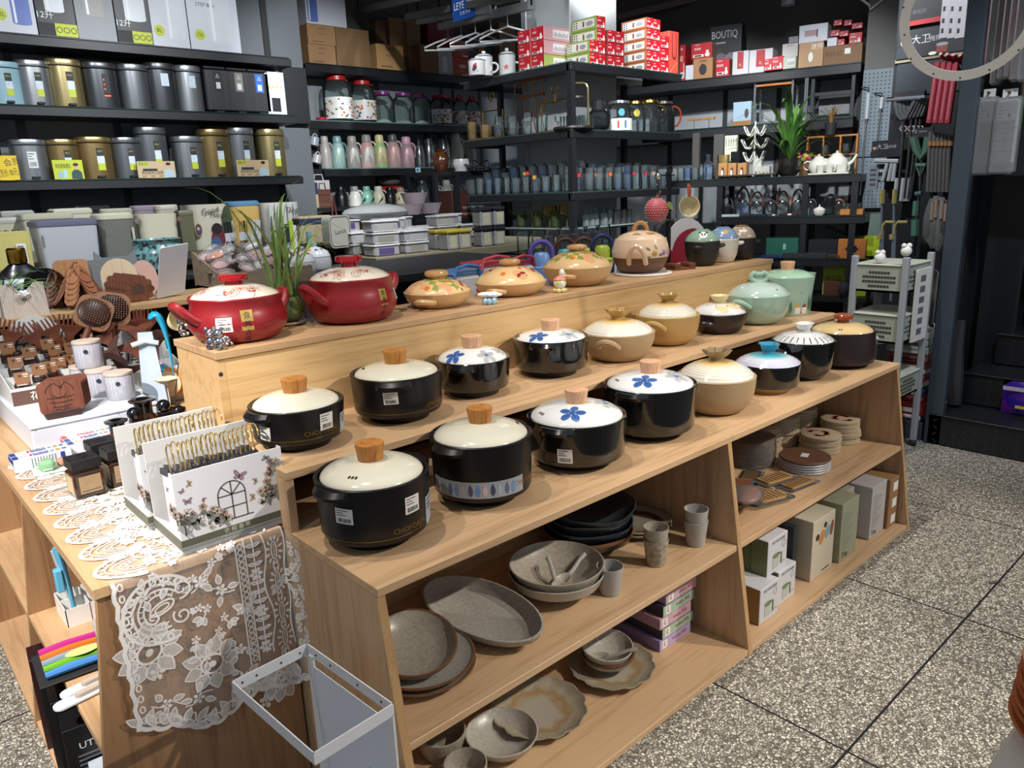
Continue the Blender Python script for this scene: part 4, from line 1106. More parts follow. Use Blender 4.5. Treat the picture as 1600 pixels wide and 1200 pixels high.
for i,(u,v,c1,c2,lab)in en(((78,735,'9fd0a2','d3e6d2','green jelly soap on a pale green card'),(54,722,'e2b98a','e6d4bd','amber jelly soap on a peach card'))):
 p=onz(u,v,EB);t=tg('jelly_soap',lab,'soap',(p.x,p.y,EB),-6,'jelly soaps on cards')
 MB().box(-.038,.04,-.03,.03,0,.0015,mat(c2,.5)).mk('card',t)
 MB().box(-.024,.016,-.018,.018,.0015,.032,jelly(c1,.35),.009).mk('soap',t)
 k=MB();k.ball((.03,.012,.014),.012,jelly('d9a88c',.4),12,8);k.mk('bead',t)
p=onz(116,705,EB);tag(MB().lt([(0,0),(.012,0),(.012,.014),(0,.014)],jelly('d8b48c',.5),16).mk('sample_soap',None,(p.x,p.y,EB)),'tiny tan sample soap beside the toothpaste boxes','soap')
p=onz(118,692,EB);tag(MB().box(-.018,.018,-.012,.012,0,.012,gls('f4f4f2',.5),.002).mk('sample_case',None,(p.x,p.y,EB),15),'small clear plastic case beside the tan sample soap','case')
WB=mat('d9dbe0',.45,var=.02)
k=MB();k.box(-.28,.055,1.32,2.,EB,.726,WB,.001);k.box(-.283,.058,1.315,2.,.726,.736,WB,.002);k.box(-.278,.053,1.316,1.3195,EB+.004,.72,mat('cdd0d8'),.001)
for x in(-.27,-.055):k.cyl((x,1.3145,.723),.002,.001,INK)
tag(k.mk('podium_box'),'white box stand raising the wooden fish coasters','stand')
COAST=wd('z','7a4a3a','633628',.5,2.);COASTD=mat('2a1a15',.6)
t=tg('coaster_holder','dark wooden slotted foot holding fish-pattern coasters','holder',(-.185,1.385,.736),-4)
MB().box(-.045,.045,-.035,.048,0,.01,mat('3b221d'),.003).mk('base',t)
MB().box(-.045,.045,-.042,-.035,0,.022,mat('3b221d'),.003).mk('front_lip',t)
fish=None
for i in rg_(6):
 k=MB();k.xf=T3(-.185+i*.0065,1.362+i*.0125,.748)@RZ(-4)@RX(-5)@T3(0,0,.046)
 P=rrect(.112,.092,.014)
 n=len(P);V=[(p[0],y,p[1])for y in(-.004,.004)for p in P]
 k.add(V,[tuple(rg_(n)),tuple(reversed(rg_(n,2*n)))]+[(i_,n+i_,n+(i_+1)%n,(i_+1)%n)for i_ in rg_(n)],COAST)
 if i==0:
  g=fl((0,-.0045,0),*XZ);w=.0024
  k.sk([(-.036,-.008+.024)]+arc(-.004,.008,.034,165,100,8)+[(-.006,.034),(.004,.03),(.012,.036)]+arc(0,.008,.036,65,12,8),w,g,COASTD)
  k.sk(arc(-.002,.018,.02,205,330,10),w,g,COASTD);k.dc(ell(.004,.028,.004,.004),g,COASTD)
  for z,a in((0.,.034),(-.013,.03),(-.026,.022)):k.sk([(-a+2*a*j/8,z-.003*cos((j-4)*.35))for j in rg_(9)],w,g,COASTD)
  k.sk([(-.022,-.04),(-.012,-.034),(0,-.039),(.012,-.034),(.022,-.04)],w,g,COASTD)
 tag(k.mk('coaster'),'square wooden coaster with engraved fish, front of its holder' if i==0 else 'plain-sided square coaster stacked behind the engraved fish coaster','coaster','square fish coasters')
t=tg('wire_basket','white metal open-top rack standing before the lace cloth','rack',(-.15,-.01,0),4)
FW=mat('d4d6da',.35,var=.02);W_,D_,H_=.15,.262,.515
C4=[(-W_/2,D_/2),(W_/2,D_/2),(W_/2,-D_/2),(-W_/2,-D_/2)]
k=MB()
for a,b in zip(C4,C4[1:]+C4[:1]):
 vx,vy=b[0]-a[0],b[1]-a[1];L_=math.hypot(vx,vy);nx,ny=-vy/L_,vx/L_
 k.add([(a[0],a[1],H_-.022),(b[0],b[1],H_-.022),(b[0],b[1],H_),(a[0],a[1],H_),(a[0]-nx*.002,a[1]-ny*.002,H_-.022),(b[0]-nx*.002,b[1]-ny*.002,H_-.022),(b[0]-nx*.002,b[1]-ny*.002,H_),(a[0]-nx*.002,a[1]-ny*.002,H_)],[(0,1,2,3),(7,6,5,4),(3,2,6,7),(0,4,5,1)],FW)
 for i in(.12,.3,.62,.88):
  x,y=a[0]+vx*i,a[1]+vy*i;k.xf=T3(x-nx*.0026,y-ny*.0026,H_-.011);k.ball((0,0,0),.0022,mat('55585c',.3,1.),6,4);k.xf=I4
k.mk('top_rim',t)
for y in(D_/2-.01,-D_/2+.01):MB().box(W_/2-.004,W_/2,y-.01,y+.01,0,H_-.02,FW).mk('upright',t)
k=MB().box(W_/2-.003,W_/2-.0015,-D_/2+.02,D_/2-.02,.02,H_-.04,mat('cfd8e4',.25,var=.02));g=fl((W_/2-.0036,-.055,.3),*YZ)
k.box(W_/2-.0036,W_/2-.003,-.064,-.048,.24,.345,INK);k.text('BASKET',.018,fl((W_/2-.004,-.056,.292),(0,0,1),(0,1,0)),WH,0,0);k.mk('side_sheet',t)
MB().box(-W_/2,W_/2,-D_/2,D_/2,0,.012,FW,.002).mk('bottom_tray',t)
# second part of the end unit: combs, jars, utensils
PZ=.736
CRD=mat('d9d7d2',.55,var=.02);BRNL=mat('5e4238');CLIPB=mat('3a2018',.3,var=.2);KCARD=mat('8a5c38',.55,var=.15,scale=80);RWOOD=wd('x','6e3b28','55291c',.4,2.);DWOOD=wd('x','4a2a20','351c15',.4,2.)
def tray(name,lb,x0,x1,y0,y1,z,txt,back):
 t=tg(name,lb,'display tray',(x0,y0,z),0)
 W_,D_=x1-x0,y1-y0;k=MB()
 k.box(0,W_,0,.003,0,.055,CRD);k.box(.003,W_-.003,.003,D_,0,.012,CRD)
 for x in(0,W_-.003):k.add([(x,.003,0),(x,D_,0),(x,D_,.13),(x,.003,.055),(x+.003,.003,0),(x+.003,D_,0),(x+.003,D_,.13),(x+.003,.003,.055)],[(0,3,2,1),(4,5,6,7),(3,7,6,2),(0,4,7,3)],CRD)
 for i in rg_(1,5):k.box(.004,W_-.004,D_*i/5,D_*i/5+.003,.012,.03+.018*i,CRD)
 k.mk('tray',t)
 if txt:
  k=MB();k.box(.001,W_-.001,-.001,0,.002,.046,BRNL);k.text(txt,.03,fl((W_*.3,-.0016,.024),*XZ),WH,0,0);k.mk('front_label',t)
 k=MB();w=W_*.5
 P=[(-w,0),(w,0),(w,.12)]+[(w*.8+w*.2*cos(R(a)),.13+.03*sin(R(a)))for a in(20,60,90)]+[(w*.15+w*.62*cos(R(a)),.145+.062*sin(R(a)))for a in rg_(20,165,18)]+[(-w*.7+w*.3*cos(R(a)),.12+.035*sin(R(a)))for a in rg_(70,190,24)]
 V=[(W_/2+p[0],yy,p[1]+.02)for yy in(D_-.004,D_)for p in P];n=len(P)
 k.add(V,[tuple(rg_(n)),tuple(reversed(rg_(n,2*n)))]+[(i,n+i,n+(i+1)%n,(i+1)%n)for i in rg_(n)],CRD)
 k.text(back,.088,fl((W_/2,D_-.0048,.125),*XZ),mat('55402f',.6),0,0)
 k.mk('back_board',t)
 return t
tray('comb_tray','white card tray of brown hair claws with cloud-shaped sign',-.272,-.012,1.6,1.96,PZ,'花漫','按摩')
tray('comb_tray','white card tray of massage combs behind the cotton jars',-.002,.3,1.62,1.95,EZ+.001,'','按摩')
def claw():
 t=tg('hair_claw','brown hair claw on kraft card in the white tray','hair clip',(0,0,0),0,'hair claws in the white tray')
 k=MB();k.box(-.021,.021,-.001,.001,.036,.074,KCARD,.0004);g=fl((0,-.0016,0),*XZ);k.dc(ell(-.006,.062,.004,.004,0,8),g,INK);k.sk([(.002,.066),(.016,.066)],.003,g,WH);k.sk([(.004,.059),(.015,.059)],.002,g,WH);k.mk('card',t)
 for s in(-1,1):
  k=MB()
  for i in rg_(5):k.tb([(-.02+.001*i,s*.004,.036-.006*i+.004),(-.024,s*.012,.032-.006*i),(-.01+.003*i,s*.016,.03-.0055*i),(.014,s*.007,.03-.005*i)],.0022,CLIPB,5)
  k.tb([(.014,s*.006,.04),(.019,s*.01,.022),(.014,s*.007,.003)],.004,CLIPB,6);k.mk('claw',t)
 return t
c0=claw()
cs=[(70,770),(250,805),(130,890),(405,735),(465,785),(570,705),(600,765),(735,690),(742,735),(605,860),(490,888),(185,1020),(640,910),(430,925),(330,950)]
for i,(a,b)in en(cs):
 u,v=a/5.333,400+b/5.333;row=(b-690)/330.;y=1.93-.29*min(1,max(0,row));p=ony(u,v,y)
 o=c0 if i==0 else dup(c0)
 o.location=(p.x,y,max(PZ+.014,p.z-.055));o.rotation_euler=(R(-12),0,R(rnd.uniform(-10,10)))
def hand():
 P=[(-.01,-.06),(.01,-.06),(.012,-.01),(.035,.02)]
 for i in rg_(6):
  x=.034-.0136*i;P+=[(x,.025),(x-.002,.062),(x-.006,.062),(x-.0068,.028)]
 return P+[(-.036,.02),(-.012,-.01)]
def plate(P,th,m,y=0.):
 k=MB();n=len(P);V=[(p[0],yy,p[1])for yy in(y-th/2,y+th/2)for p in P]
 k.add(V,[tuple(rg_(n)),tuple(reversed(rg_(n,2*n)))]+[(i,n+i,n+(i+1)%n,(i+1)%n)for i in rg_(n)],m)
 return k
h0=None
for i,(a,b,rz)in en(((90,690,20),(300,700,-25),(455,655,-20),(590,640,15),(1120,590,5),(1230,585,10))):
 p=ony(a/5.333,400+b/5.333,1.92)
 if h0 is None:h0=tag(plate(hand(),.008,RWOOD).mk('massage_comb',None),'x','comb');o=h0
 else:o=dup(h0)
 o.location=(p.x,1.925,p.z);o.rotation_euler=(R(-8),R(rz),0)
 o['group']='hand-shaped massage combs';o['label']='brown hand-shaped scalp comb standing before the %s sign'%('left cloud' if i<4 else 'right cloud')
def paddle(loc,rot,lb):
 t=tg('paddle_brush',lb,'hair brush',loc,0,'paddle brushes');t.rotation_euler=rot
 k=plate([(x,z+.045)for x,z in rrect(.112,.118,.03)],.012,KCARD);k.tb([(0,0,-.008),(0,0,-.05),(0,0,-.1)],[.01,.012,.009],RWOOD,8);k.mk('handle',t)
 k=MB();k.xf=T3(0,-.006,.045)@RX(90);k.lt([(.052,0),(.046,.005),(.02,.009),(0,.01)],mat('3a2118',.4),20);k.xf=I4
 for i in rg_(-5,6):
  for j in rg_(-5,6):
   if(i*i+j*j)<38:
    x,z=i*.0078,.045+j*.0082;k.tb([(x,-.013,z),(x,-.03,z)],.0012,RWOOD,4);k.ball((x,-.031,z),.0024,mat('8a5a3a',.4),5,3)
 k.mk('bristle_pad',t)
p=ony(140,508,1.74);paddle(p,(R(-30),R(28),R(-12)),'brown paddle brush leaning left over the hair claws')
p=ony(175,502,1.78);paddle(p,(R(-25),R(14),R(-6)),'brown paddle brush between the two cloud signs')
def tail():return[(-.008,-.05),(.008,-.05),(.012,-.005),(.03,.018),(.06,.034),(.052,.044),(.02,.04),(0,.03),(-.02,.04),(-.052,.044),(-.06,.034),(-.03,.018),(-.012,-.005)]
t0=None
for i,(a,b,rz,m)in en(((960,830,-40,DWOOD),(1020,940,150,DWOOD),(900,710,-30,RWOOD),(930,745,-20,DWOOD),(1150,665,0,RWOOD),(1120,790,-25,RWOOD),(1250,700,15,DWOOD),(1290,755,5,RWOOD))):
 p=ony(a/5.333,400+b/5.333,1.7+.02*(i%4));o=plate(tail(),.01,m).mk('gua_sha_board',None,(p.x,p.y,p.z));o.rotation_euler=(R(-20),R(rz),0)
 tag(o,('very dark whale-tail wooden scraper lying front of the tray','dark wooden scraper stem leaning over the tray rail','reddish whale-tail scraper below the left brush','dark whale-tail scraper below the reddish one','upright reddish whale-tail scraper under the right sign','brown whale-tail scraper in the middle of the tray','dark whale-tail scraper near the blue ladle','reddish scraper at the tray end near the ladle')[i],'scraper','whale-tail scrapers')
SWL=mat('b5896f',.4);SWAB=mat('d6d2d6',.5,var=.3,scale=60)
def jar(loc,lb):
 t=tg('swab_jar',lb,'jar',loc,0,'ribbed cotton swab jars')
 k=MB()
 k.lt([(0,0),(.039,0),(.041,.004),(.041,.074),(.038,.078)],gls('e6e6ee',.6),40,wav=lambda a,r,z:1+.015*cos(24*a));k.mk('jar',t)
 k=MB()
 for i in rg_(22):
  a=i*2*PI/22;k.tb([(.034*cos(a),.034*sin(a),.003),(.034*cos(a),.034*sin(a),.07)],.0016,mat('e8e6ea',.6)if i%3 else SWL,5)
 k.mk('swabs',t)
 k=MB();k.lt([(.041,.078),(.042,.08),(.041,.086),(0,.087)],mat('c9b2a4'),28);k.mk('lid',t);k=MB();k.dc(ell(0,.055,.007,.007),osd(lambda z:.042,R(250),.001),mat('2c3048',.4));k.mk('round_seal',t)
jar((-.055,1.655,PZ),'ribbed cotton swab jar under the stacked one, beside the hair claws')
jar((-.035,1.545,PZ),'ribbed cotton swab jar in the middle of the lower three')
jar((-.005,1.45,PZ),'ribbed cotton swab jar nearest the black bottles')
jar((-.045,1.6,PZ+.0875),'ribbed cotton swab jar stacked on top of the others')
for i,(a,b)in en(((1010,985),(1040,1000))):
 p=onz(a/5.333,400+b/5.333,.7);k=MB();k.tb([(-.05,0,0),(-.03,0,.004),(0,0,.006),(.03,0,.004),(.05,0,0)],[.004,.011,.014,.011,.004],mat('9dbcae',.4),10,fl=.4)
 tag(k.mk('silicone_spatula',None,(p.x,p.y-.02*i,.664+.014*i),12),('pale green silicone spatula head lying lower beside the swab jars','pale green silicone spatula head lying on the other one')[i],'spatula','pale green spatulas')
for i,(a,b)in en(((1000,1080),(1060,1085),(1110,1090))):
 p=onz(a/5.333,400+b/5.333,.7);k=MB();k.tb([(0,0,0),(0,.004,.02),(-.008,.006,.04),(-.022,.006,.05)],.0055,mat('dfe4da',.3),8);k.box(-.014,.014,-.012,.016,-.004,.001,mat('dfe4da',.3),.001)
 tag(k.mk('wall_hook',None,(p.x,p.y,.658)),('white curved hook beside the swab jars','white curved hook between two others','white curved hook near the green pod')[i],'hook','white hooks')
for i,(u,v,c,r)in en(((249,585,'d996b4',.042),(248,592,'2fa3c4',.052),(268,597,'dd8a1e',.05),(262,600,'d9b48c',.044))):
 p=ony(u,v,1.66-.02*i);k=MB();k.xf=T3(*p)@RZ(-25)@RX(78)
 k.lt([(0,0),(r*.72,0),(r*.74,.006),(r*.8,.006),(r*.84,0),(r,.002),(r,.01),(0,.012)][::-1],mat(c,.45),32);k.lt([(0,.0125),(r*.66,.0125),(r*.7,.0105)][::-1],mat('d7ae88',.45)if c=='dd8a1e' else mat(c,.45),32)
 tag(k.mk('silicone_cover'),('pink round silicone cover at the back of the leaning ones','blue round silicone cover leaning behind the orange one','orange-rimmed round silicone cover in front of the blue','tan silicone cover between the blue and orange ones')[i],'cover','leaning silicone covers')
LX,LY=.115,1.5
t=tg('utensil_stand','grey-blue sloping utensil board beside the red pot','stand',(LX,LY,EB),-30)
k=MB();k.add([(-.05,0.,0),(.03,0.,0),(0.,.05,.26),(-.045,.05,.26),(-.05,.008,0),(.03,.008,0),(0.,.058,.26),(-.045,.058,.26)],[(0,1,2,3),(7,6,5,4),(1,5,6,2),(0,3,7,4),(3,2,6,7),(0,4,5,1)],mat('a9b4c2',.4));k.mk('board',t)
k=MB();k.tb([(-.06,.02,.225),(-.02,.03,.235),(.02,.03,.225)],.008,mat('c9dfe0',.4),8);k.mk('clip',t)
k=MB();a_,b_=ony(238,492,1.44),ony(272,588,1.4);mid=(a_+b_)/2
P=bez(a_+Vc((-.012,0,-.012)),a_+Vc((.03,0,.04)),mid+Vc((.02,0,.01)),b_,14)
k.tb(P,[.01,.02,.024,.025,.025,.024,.022,.019,.016,.013,.011,.009,.007,.005,.003],mat('1f98bd',.4),12,fl=.45)
tag(k.mk('soup_ladle'),'bright blue curved silicone ladle standing left of the red pot','ladle')
p=ony(274,503,1.36);k=MB();k.xf=T3(*p)@RZ(30)@RX(70);k.lt([(0,-.018),(.022,-.012),(.034,.008),(.036,.014),(.032,.012),(.02,-.006),(0,-.012)],mat('d9c594',.35),24)
tag(k.mk('soup_ladle'),'cream ladle bowl hanging beside the red pot handle','ladle')
p=onz(214,560,.68);k=MB();k.ball((0,0,.02),(.055,.03,.022),gls('d8d8c8',.55,.1),14,8);k.ball((0,0,.018),(.04,.02,.012),spk_('a58a5a','55603c',120),10,6)
tag(k.mk('tea_packet',None,(p.x,p.y,.66),-15),'crinkled clear packet of dried leaves by the lids','packet')
# narrow wooden shelf behind the combs
SH0,SHZ=1.99,.955
SHX=wd('x','b9966c','a5825a')
t=tg('wooden_shelf','long narrow wooden shelf above the comb trays','shelf',(0,0,0))
MB().box(-1.3,.62,SH0,SH0+.34,SHZ-.022,SHZ,SHX,.001).mk('top_board',t)
MB().box(-1.3,.62,SH0+.3,SH0+.315,.001,SHZ-.022,mat('2c2c2e',.8)).mk('back_panel',t)
for x in(-1.3,-.36,.6):MB().box(x,x+.018,SH0+.01,SH0+.3,.001,SHZ-.022,wd('z','9a7a55','866845')).mk('side_panel',t)
def osh(u,v,dy):return ony(u,v,SH0+dy)
a_,b_=ony(8,498,SH0+.03),ony(80,498,SH0+.03);w=(b_.x-a_.x)
t=tg('napkin_stand','cream ribbed card holder with white rose and V-cut top','holder',(a_.x,SH0+.03,SHZ))
k=MB();h=.115;fr=[]
for i in rg_(61):
 x=w*i/60;q=abs(i-30)/30;top=h-.035*max(0,1-q/.55)
 fr.append((x,.0022*cos(i*PI/1.5),top))
V=[(x,y,0)for x,y,z in fr]+[(x,y+.02,z)for x,y,z in fr];n=61
k.add(V,[(i,i+1,n+i+1,n+i)for i in rg_(60)],mat('cdbfb2',.35,var=.03));V2=[(x,.06-y*.5,0)for x,y,z in fr]+[(x,.034-y,z*.9)for x,y,z in fr]
k.add(V2,[(i+1,i,n+i,n+i+1)for i in rg_(60)],mat('c4b6a8',.4));k.mk('body',t)
k=MB();k.xf=T3(w*.5,.008,.078)
for j in rg_(3):
 for i in rg_(6):k.ball(((.013-.004*j)*cos(i*1.05+j),-.004-.003*j,(.01-.003*j)*sin(i*1.05+j)),(.007,.003,.006),WH,8,5)
k.mk('rose',t)
p=osh(75,454,.16);t=tg('stand_mirror','round silver-rimmed stand mirror behind the ribbed holder','mirror',(p.x,p.y,p.z),20)
k=MB();k.xf=RX(78);k.lt([(.078,-.004),(.084,-.004),(.086,0),(.084,.004),(.078,.004)],CM,40);k.mk('rim',t)
k=MB();k.xf=RX(78);k.lt([(0,.003),(.079,.003)],mat('c8ccd0',.03,1.,0),40);k.lt([(.079,-.003),(0,-.003)],mat('c8ccd0',.03,1.,0),40);k.mk('glass',t)
MB().tb([(0,.01,-.085),(0,.012,-(p.z-SHZ)+.008)],.005,CM).cyl((0,.012,-(p.z-SHZ)),.05,.006,CM).mk('stand',t)
def teardrop():return[(x*1.25,z*1.3)for x,z in[(0,-.05),(.014,-.03),(.02,-.006),(.017,.014),(.008,.026),(-.008,.026),(-.017,.014),(-.02,-.006),(-.014,-.03)]]
p=osh(129,478,.13);t=tg('coaster_tree','tree-shaped stand hung with brown leaf coasters','holder',(p.x,p.y,SHZ))
k=MB();k.tb([(0,0,0),(0,0,.16)],[.02,.006],DWOOD,8);k.box(-.04,.04,-.03,.03,0,.008,DWOOD,.002);k.mk('trunk',t)
lw_=[wd('z','a5714f','875538',.45,2),wd('z','8a5538','6e3f28',.45,2)]
pl=plate(teardrop(),.005,lw_[0]).mk('leaf_coaster');pl2=plate(teardrop(),.005,lw_[1]).mk('leaf_coaster')
n=0
for az in(-128,-62,175,0,60,120):
 for lv in rg_(5):
  o=(pl,pl2)[(n+lv)%2];o=dup(o);n+=1
  a=R(az);r=.03+.01*lv;o.matrix_world=T3(p.x+r*cos(a),p.y+r*sin(a),SHZ+.12-.019*lv)@RZ(az+90)@RX(-38)@RY(180)
  tag(o,'brown teardrop coaster hanging on the tree-shaped stand','coaster','leaf coasters on the tree stand')
for o in(pl,pl2):bpy.data.objects.remove(o)
def petals(r=.056,n=11):return[((r*(.86+.14*abs(cos(n*a/2))))*cos(a),(r*(.86+.14*abs(cos(n*a/2))))*sin(a))for a in[2*PI*i/110 for i in rg_(110)]]
p=osh(217,452,.1);FW1=wd('z','6a3c26','54301d',.45,2);FW2=mat('42241a')
MB_=MB();MB_.lt([(0,0),(.045,0),(.05,.004),(.045,.03),(.03,.012),(0,.01)],FW1,24,sy=.7);tag(MB_.mk('coaster_holder',None,(p.x-.02,p.y+.02,SHZ)),'brown curved foot under the flower coasters','holder')
for i in rg_(7):
 k=plate(petals(),.006,FW1)
 if i==0:
  g=fl((0,-.0036,0),*XZ);k.dc(ell(0,0,.021,.021,0,24),g,FW2)
  for j in rg_(11):a=2*PI*(j+.5)/11;k.sk([(.022*cos(a),.022*sin(a)),(.048*cos(a),.048*sin(a))],.0014,g,FW2)
 o=k.mk('flower_coaster',None,(p.x-.009*i,p.y+.008*i,p.z+.002*i));o.rotation_euler=(R(-8),0,R(-14))
 tag(o,'daisy-shaped brown coaster at the front of its stack' if i==0 else 'daisy-shaped brown coaster stacked behind the front one','coaster','daisy coasters')
def board(name,P,u,v,dy,m,lb,rx=-8,rz=0,th=.01,cat='cutting board'):
 zb=min(q[1]for q in P);p=osh(u,v,dy);o=plate(P,th,m).mk(name,None,(p.x,p.y,SHZ-zb+.002));o.rotation_euler=(R(rx),0,R(rz));return tag(o,lb,cat)
board('cutting_board',[(-.065,0),(.065,0)]+[(.065*cos(R(a)),.1+.065*sin(R(a)))for a in rg_(0,181,15)],190,450,.17,wd('z','cdb596','bfa584'),'pale round-topped board behind the daisy coasters',rz=-10)
board('cutting_board',[(x,z+.085)for x,z in rrect(.12,.17,.02)],118,448,.24,wd('z','a97a50','946641'),'brown rounded cutting board behind the leaf coasters')
board('cutting_board',[(x,z+.08)for x,z in rrect(.18,.16,.018)],143,448,.265,mat('6d6f70',.4),'grey rectangular cutting board behind the leaf coasters')
board('cutting_board',[(-.08,0),(.08,0),(.08,.15),(.075,.19),(.05,.165),(-.05,.165),(-.075,.19),(-.08,.15)],190,448,.29,mat('6f7278',.45),'grey cat-eared board behind the pale round board')
board('cutting_board',[(x,z+.075)for x,z in ell(0,0,.05,.075)],230,450,.215,mat('c39a8c',.45),'dusty pink oval board beside the daisy coasters')
p=osh(268,470,.12);t=tg('sign_easel','white sign card on a folding easel seen from behind','sign',(p.x,p.y,SHZ),24)
k=plate([(x,z+.115)for x,z in rrect(.14,.21,.004)],.004,mat('dcdce2'));o=k.mk('card',t);o.rotation_euler=(R(20),R(-4),0)
k=MB().bar((0,.07,0.),(0,-.03,.17),.02,.004,mat('cfcfd4'));g=fl((0,.035,.05),(1,0,0),(0,-.5,.86));k.mk('prop_strut',t)
def blades(k,n,h,spread,m,base=(0,0,0),seed=1,wid=.004,bend=.5):
 r_=random.Random(seed)
 for i in rg_(n):
  a=r_.random()*2*PI;hh=h*(.55+.45*r_.random());s_=spread*(.25+.75*r_.random());b0=Vc(base)+Vc((.012*cos(a),.012*sin(a),0))
  P=bez(b0,b0+Vc((s_*.12*cos(a),s_*.12*sin(a),hh*.5)),b0+Vc((s_*.5*cos(a),s_*.5*sin(a),hh*.95)),b0+Vc((s_*cos(a),s_*sin(a),hh*(1-bend*r_.random()))),9)
  side_=Vc((-sin(a),cos(a),.3)).normalized();V=[]
  for j,p_ in en(P):w_=wid*(1-(j/9)**1.5)+.0004;V+=[p_-side_*w_,p_+Vc((cos(a),sin(a),0))*w_*.25,p_+side_*w_]
  k.add(V,[(3*j+c,3*j+c+1,3*j+c+4,3*j+c+3)for j in rg_(9)for c in(0,1)],m)
GRS=mat('6f8f4e',.5,var=.3,scale=30);GRS2=mat('86a04e',.5,var=.25,scale=30)
t=tg('potted_grass','small pot of trailing grass at the shelf end by the pouch','plant',(osh(6,470,.12).x,SH0+.12,SHZ))
k=MB();k.lt([(0,0),(.028,0),(.038,.06),(.034,.062),(.03,.05),(0,.05)],mat('d2d0c8'),20);k.mk('pot',t)
k=MB();blades(k,34,.14,.2,GRS,(0,0,.05),4,.0035,.9);k.mk('leaves',t)
p=osh(34,440,.28);t=tg('detergent_bottle','black detergent bottle with gold cap behind the pouch','bottle',(p.x,p.y,SHZ))
k=MB();k.lt([(0,0),(.07,0),(.078,.012),(.078,.1),(.06,.145),(.03,.17),(.03,.18)],mat('17181c',.25,coat=.3),24,sy=.6);k.mk('bottle',t)
k=MB();k.lt([(.03,.172),(.032,.176),(.032,.222),(.027,.228),(0,.228)],GOLD,20);k.mk('cap',t)
p=osh(22,480,.2);t=tg('wipes_pouch','white and navy wipes pouch behind the ribbed holder','pouch',(p.x,p.y,SHZ))
k=MB();k.box(-.07,.07,-.02,.02,0,.12,spk_('d5d8e0','2c3560',38,.35),.012);k.text('Hygienic',.026,fl((0,-.0206,.06),*XZ),INK,0,0);k.mk('pouch',t)
# goods on the shelves inside the end unit
SHM=.3185
p=onx(70,893,-.33);t=tg('divided_tray','white divided box holding blue brushes in the end unit','box',(-.345,1.02,SHM),0)
k=MB();w,d,h=.11,-.12,.05
k.box(0,w,d,0,0,.003,WH)
for x in(0,w/2-.001,w-.002):k.box(x,x+.002,d,0,.003,h,WH)
for y in(d,d/2,-.002):k.box(0,w,y,y+.002,.003,h,WH)
k.mk('tray',t)
BLU=mat('63b4d6',.35)
for i,(x,y,ln)in en(((.027,-.09,.2),(.08,-.09,.15),(.03,-.03,.17))):
 k=MB();k.tb([(0,0,0.),(-.004,.004,ln*.5),(-.012,.006,ln)],[.006,.008,.012],BLU if i==0 else mat(('8a93a6','b4bcc8')[i-1],.4),8,fl=.7)
 if i==0:k.box(-.03,-.012,-.008,.014,ln*.42,ln*.72,BLU,.003)
 tag(k.mk('cleaning_brush',None,(-.345+x,1.02+y,SHM+.0035)),('sky blue cleaning brush standing in the divided box','slate grey brush in the divided box','pale grey brush in the divided box')[i],'brush','brushes in the divided box')
t=tg('spreader_set','black card of five coloured spreader knives','knife set',(-.425,.74,SHM+.004),-4)
MB().box(-.02,.2,-.075,.075,0,.004,INK,.001).mk('card',t)
for i,c in en(('c02f88','d4722a','8a98a6','6fb02e','4a86cc')):
 k=MB();k.tb([(-.005,.055-.027*i,.016),(.05,.055-.027*i,.018),(.12,.055-.027*i,.016),(.18,.055-.027*i,.012)],[.008,.0095,.008,.006],mat(c,.3,coat=.4),8);k.mk('knife_handle',t)
k=MB();k.dc(ell(.075,-.02,.036,.018,0,20),fl((0,0,.0285),*XY),mat('d9d684'));k.mk('round_label',t,lb='pale yellow oval label')
for i in rg_(2):
 k=MB();k.prism(rrect(.13,.034,.016),0,.004,mat('d8dadc',.4));k.prism([(x*.5+.01,y*.5)for x,y in rrect(.13,.034,.016)],.004,.012,gls('e8d8c8',.5),None)
 tag(k.mk('peeler_pack',None,(-.36-.02*i,.615-.035*i,SHM+.003),8),('white carded peeler beside the coloured spreaders','white carded peeler at the shelf edge')[i],'pack','carded peelers')
for i in rg_(3):
 k=MB();k.box(-.012,.012,-.035,.035,0,.18,gls('cfe0ee',.55));k.tb([(0,-.012,.01),(0,-.012,.165)],.004,mat('2f7fc4',.4),6);k.tb([(0,.012,.01),(0,.012,.165)],.004,mat('8ac0e0',.4),6)
 k.text('牙刷',.03,fl((-.0126,0.,.1),*YZ),mat('2a66b4',.4),0,0)
 tag(k.mk('toothbrush_pack',None,(-.345+.03*i,.5,SHM+.002),-8),('blue toothbrush pack nearest the unit edge','blue toothbrush pack in the middle','blue toothbrush pack against the end panel')[i],'pack','blue toothbrush packs')
tag(MB().lt([(0,0),(.036,0),(.044,.085),(.042,.086),(.034,.006),(0,.006)],mat('b5d3c4',.4),28).mk('plastic_cup',None,(-.335,.415,SHM+.002)),'mint plastic cup behind the end panel','cup')
tag(MB().box(-.03,.03,-.02,.02,0,.09,gls('e8dcd8',.5),.003).box(-.02,.02,-.012,.012,.01,.06,mat('d0505a')).mk('clear_case',None,(-.3,.45,SHM+.088)),'clear case of red items on the mint cup','case')
BOT=.0205
PH=spk_('16151a','b08a5c',26,.35,.52,.66);BLKB=mat('131314',.35)
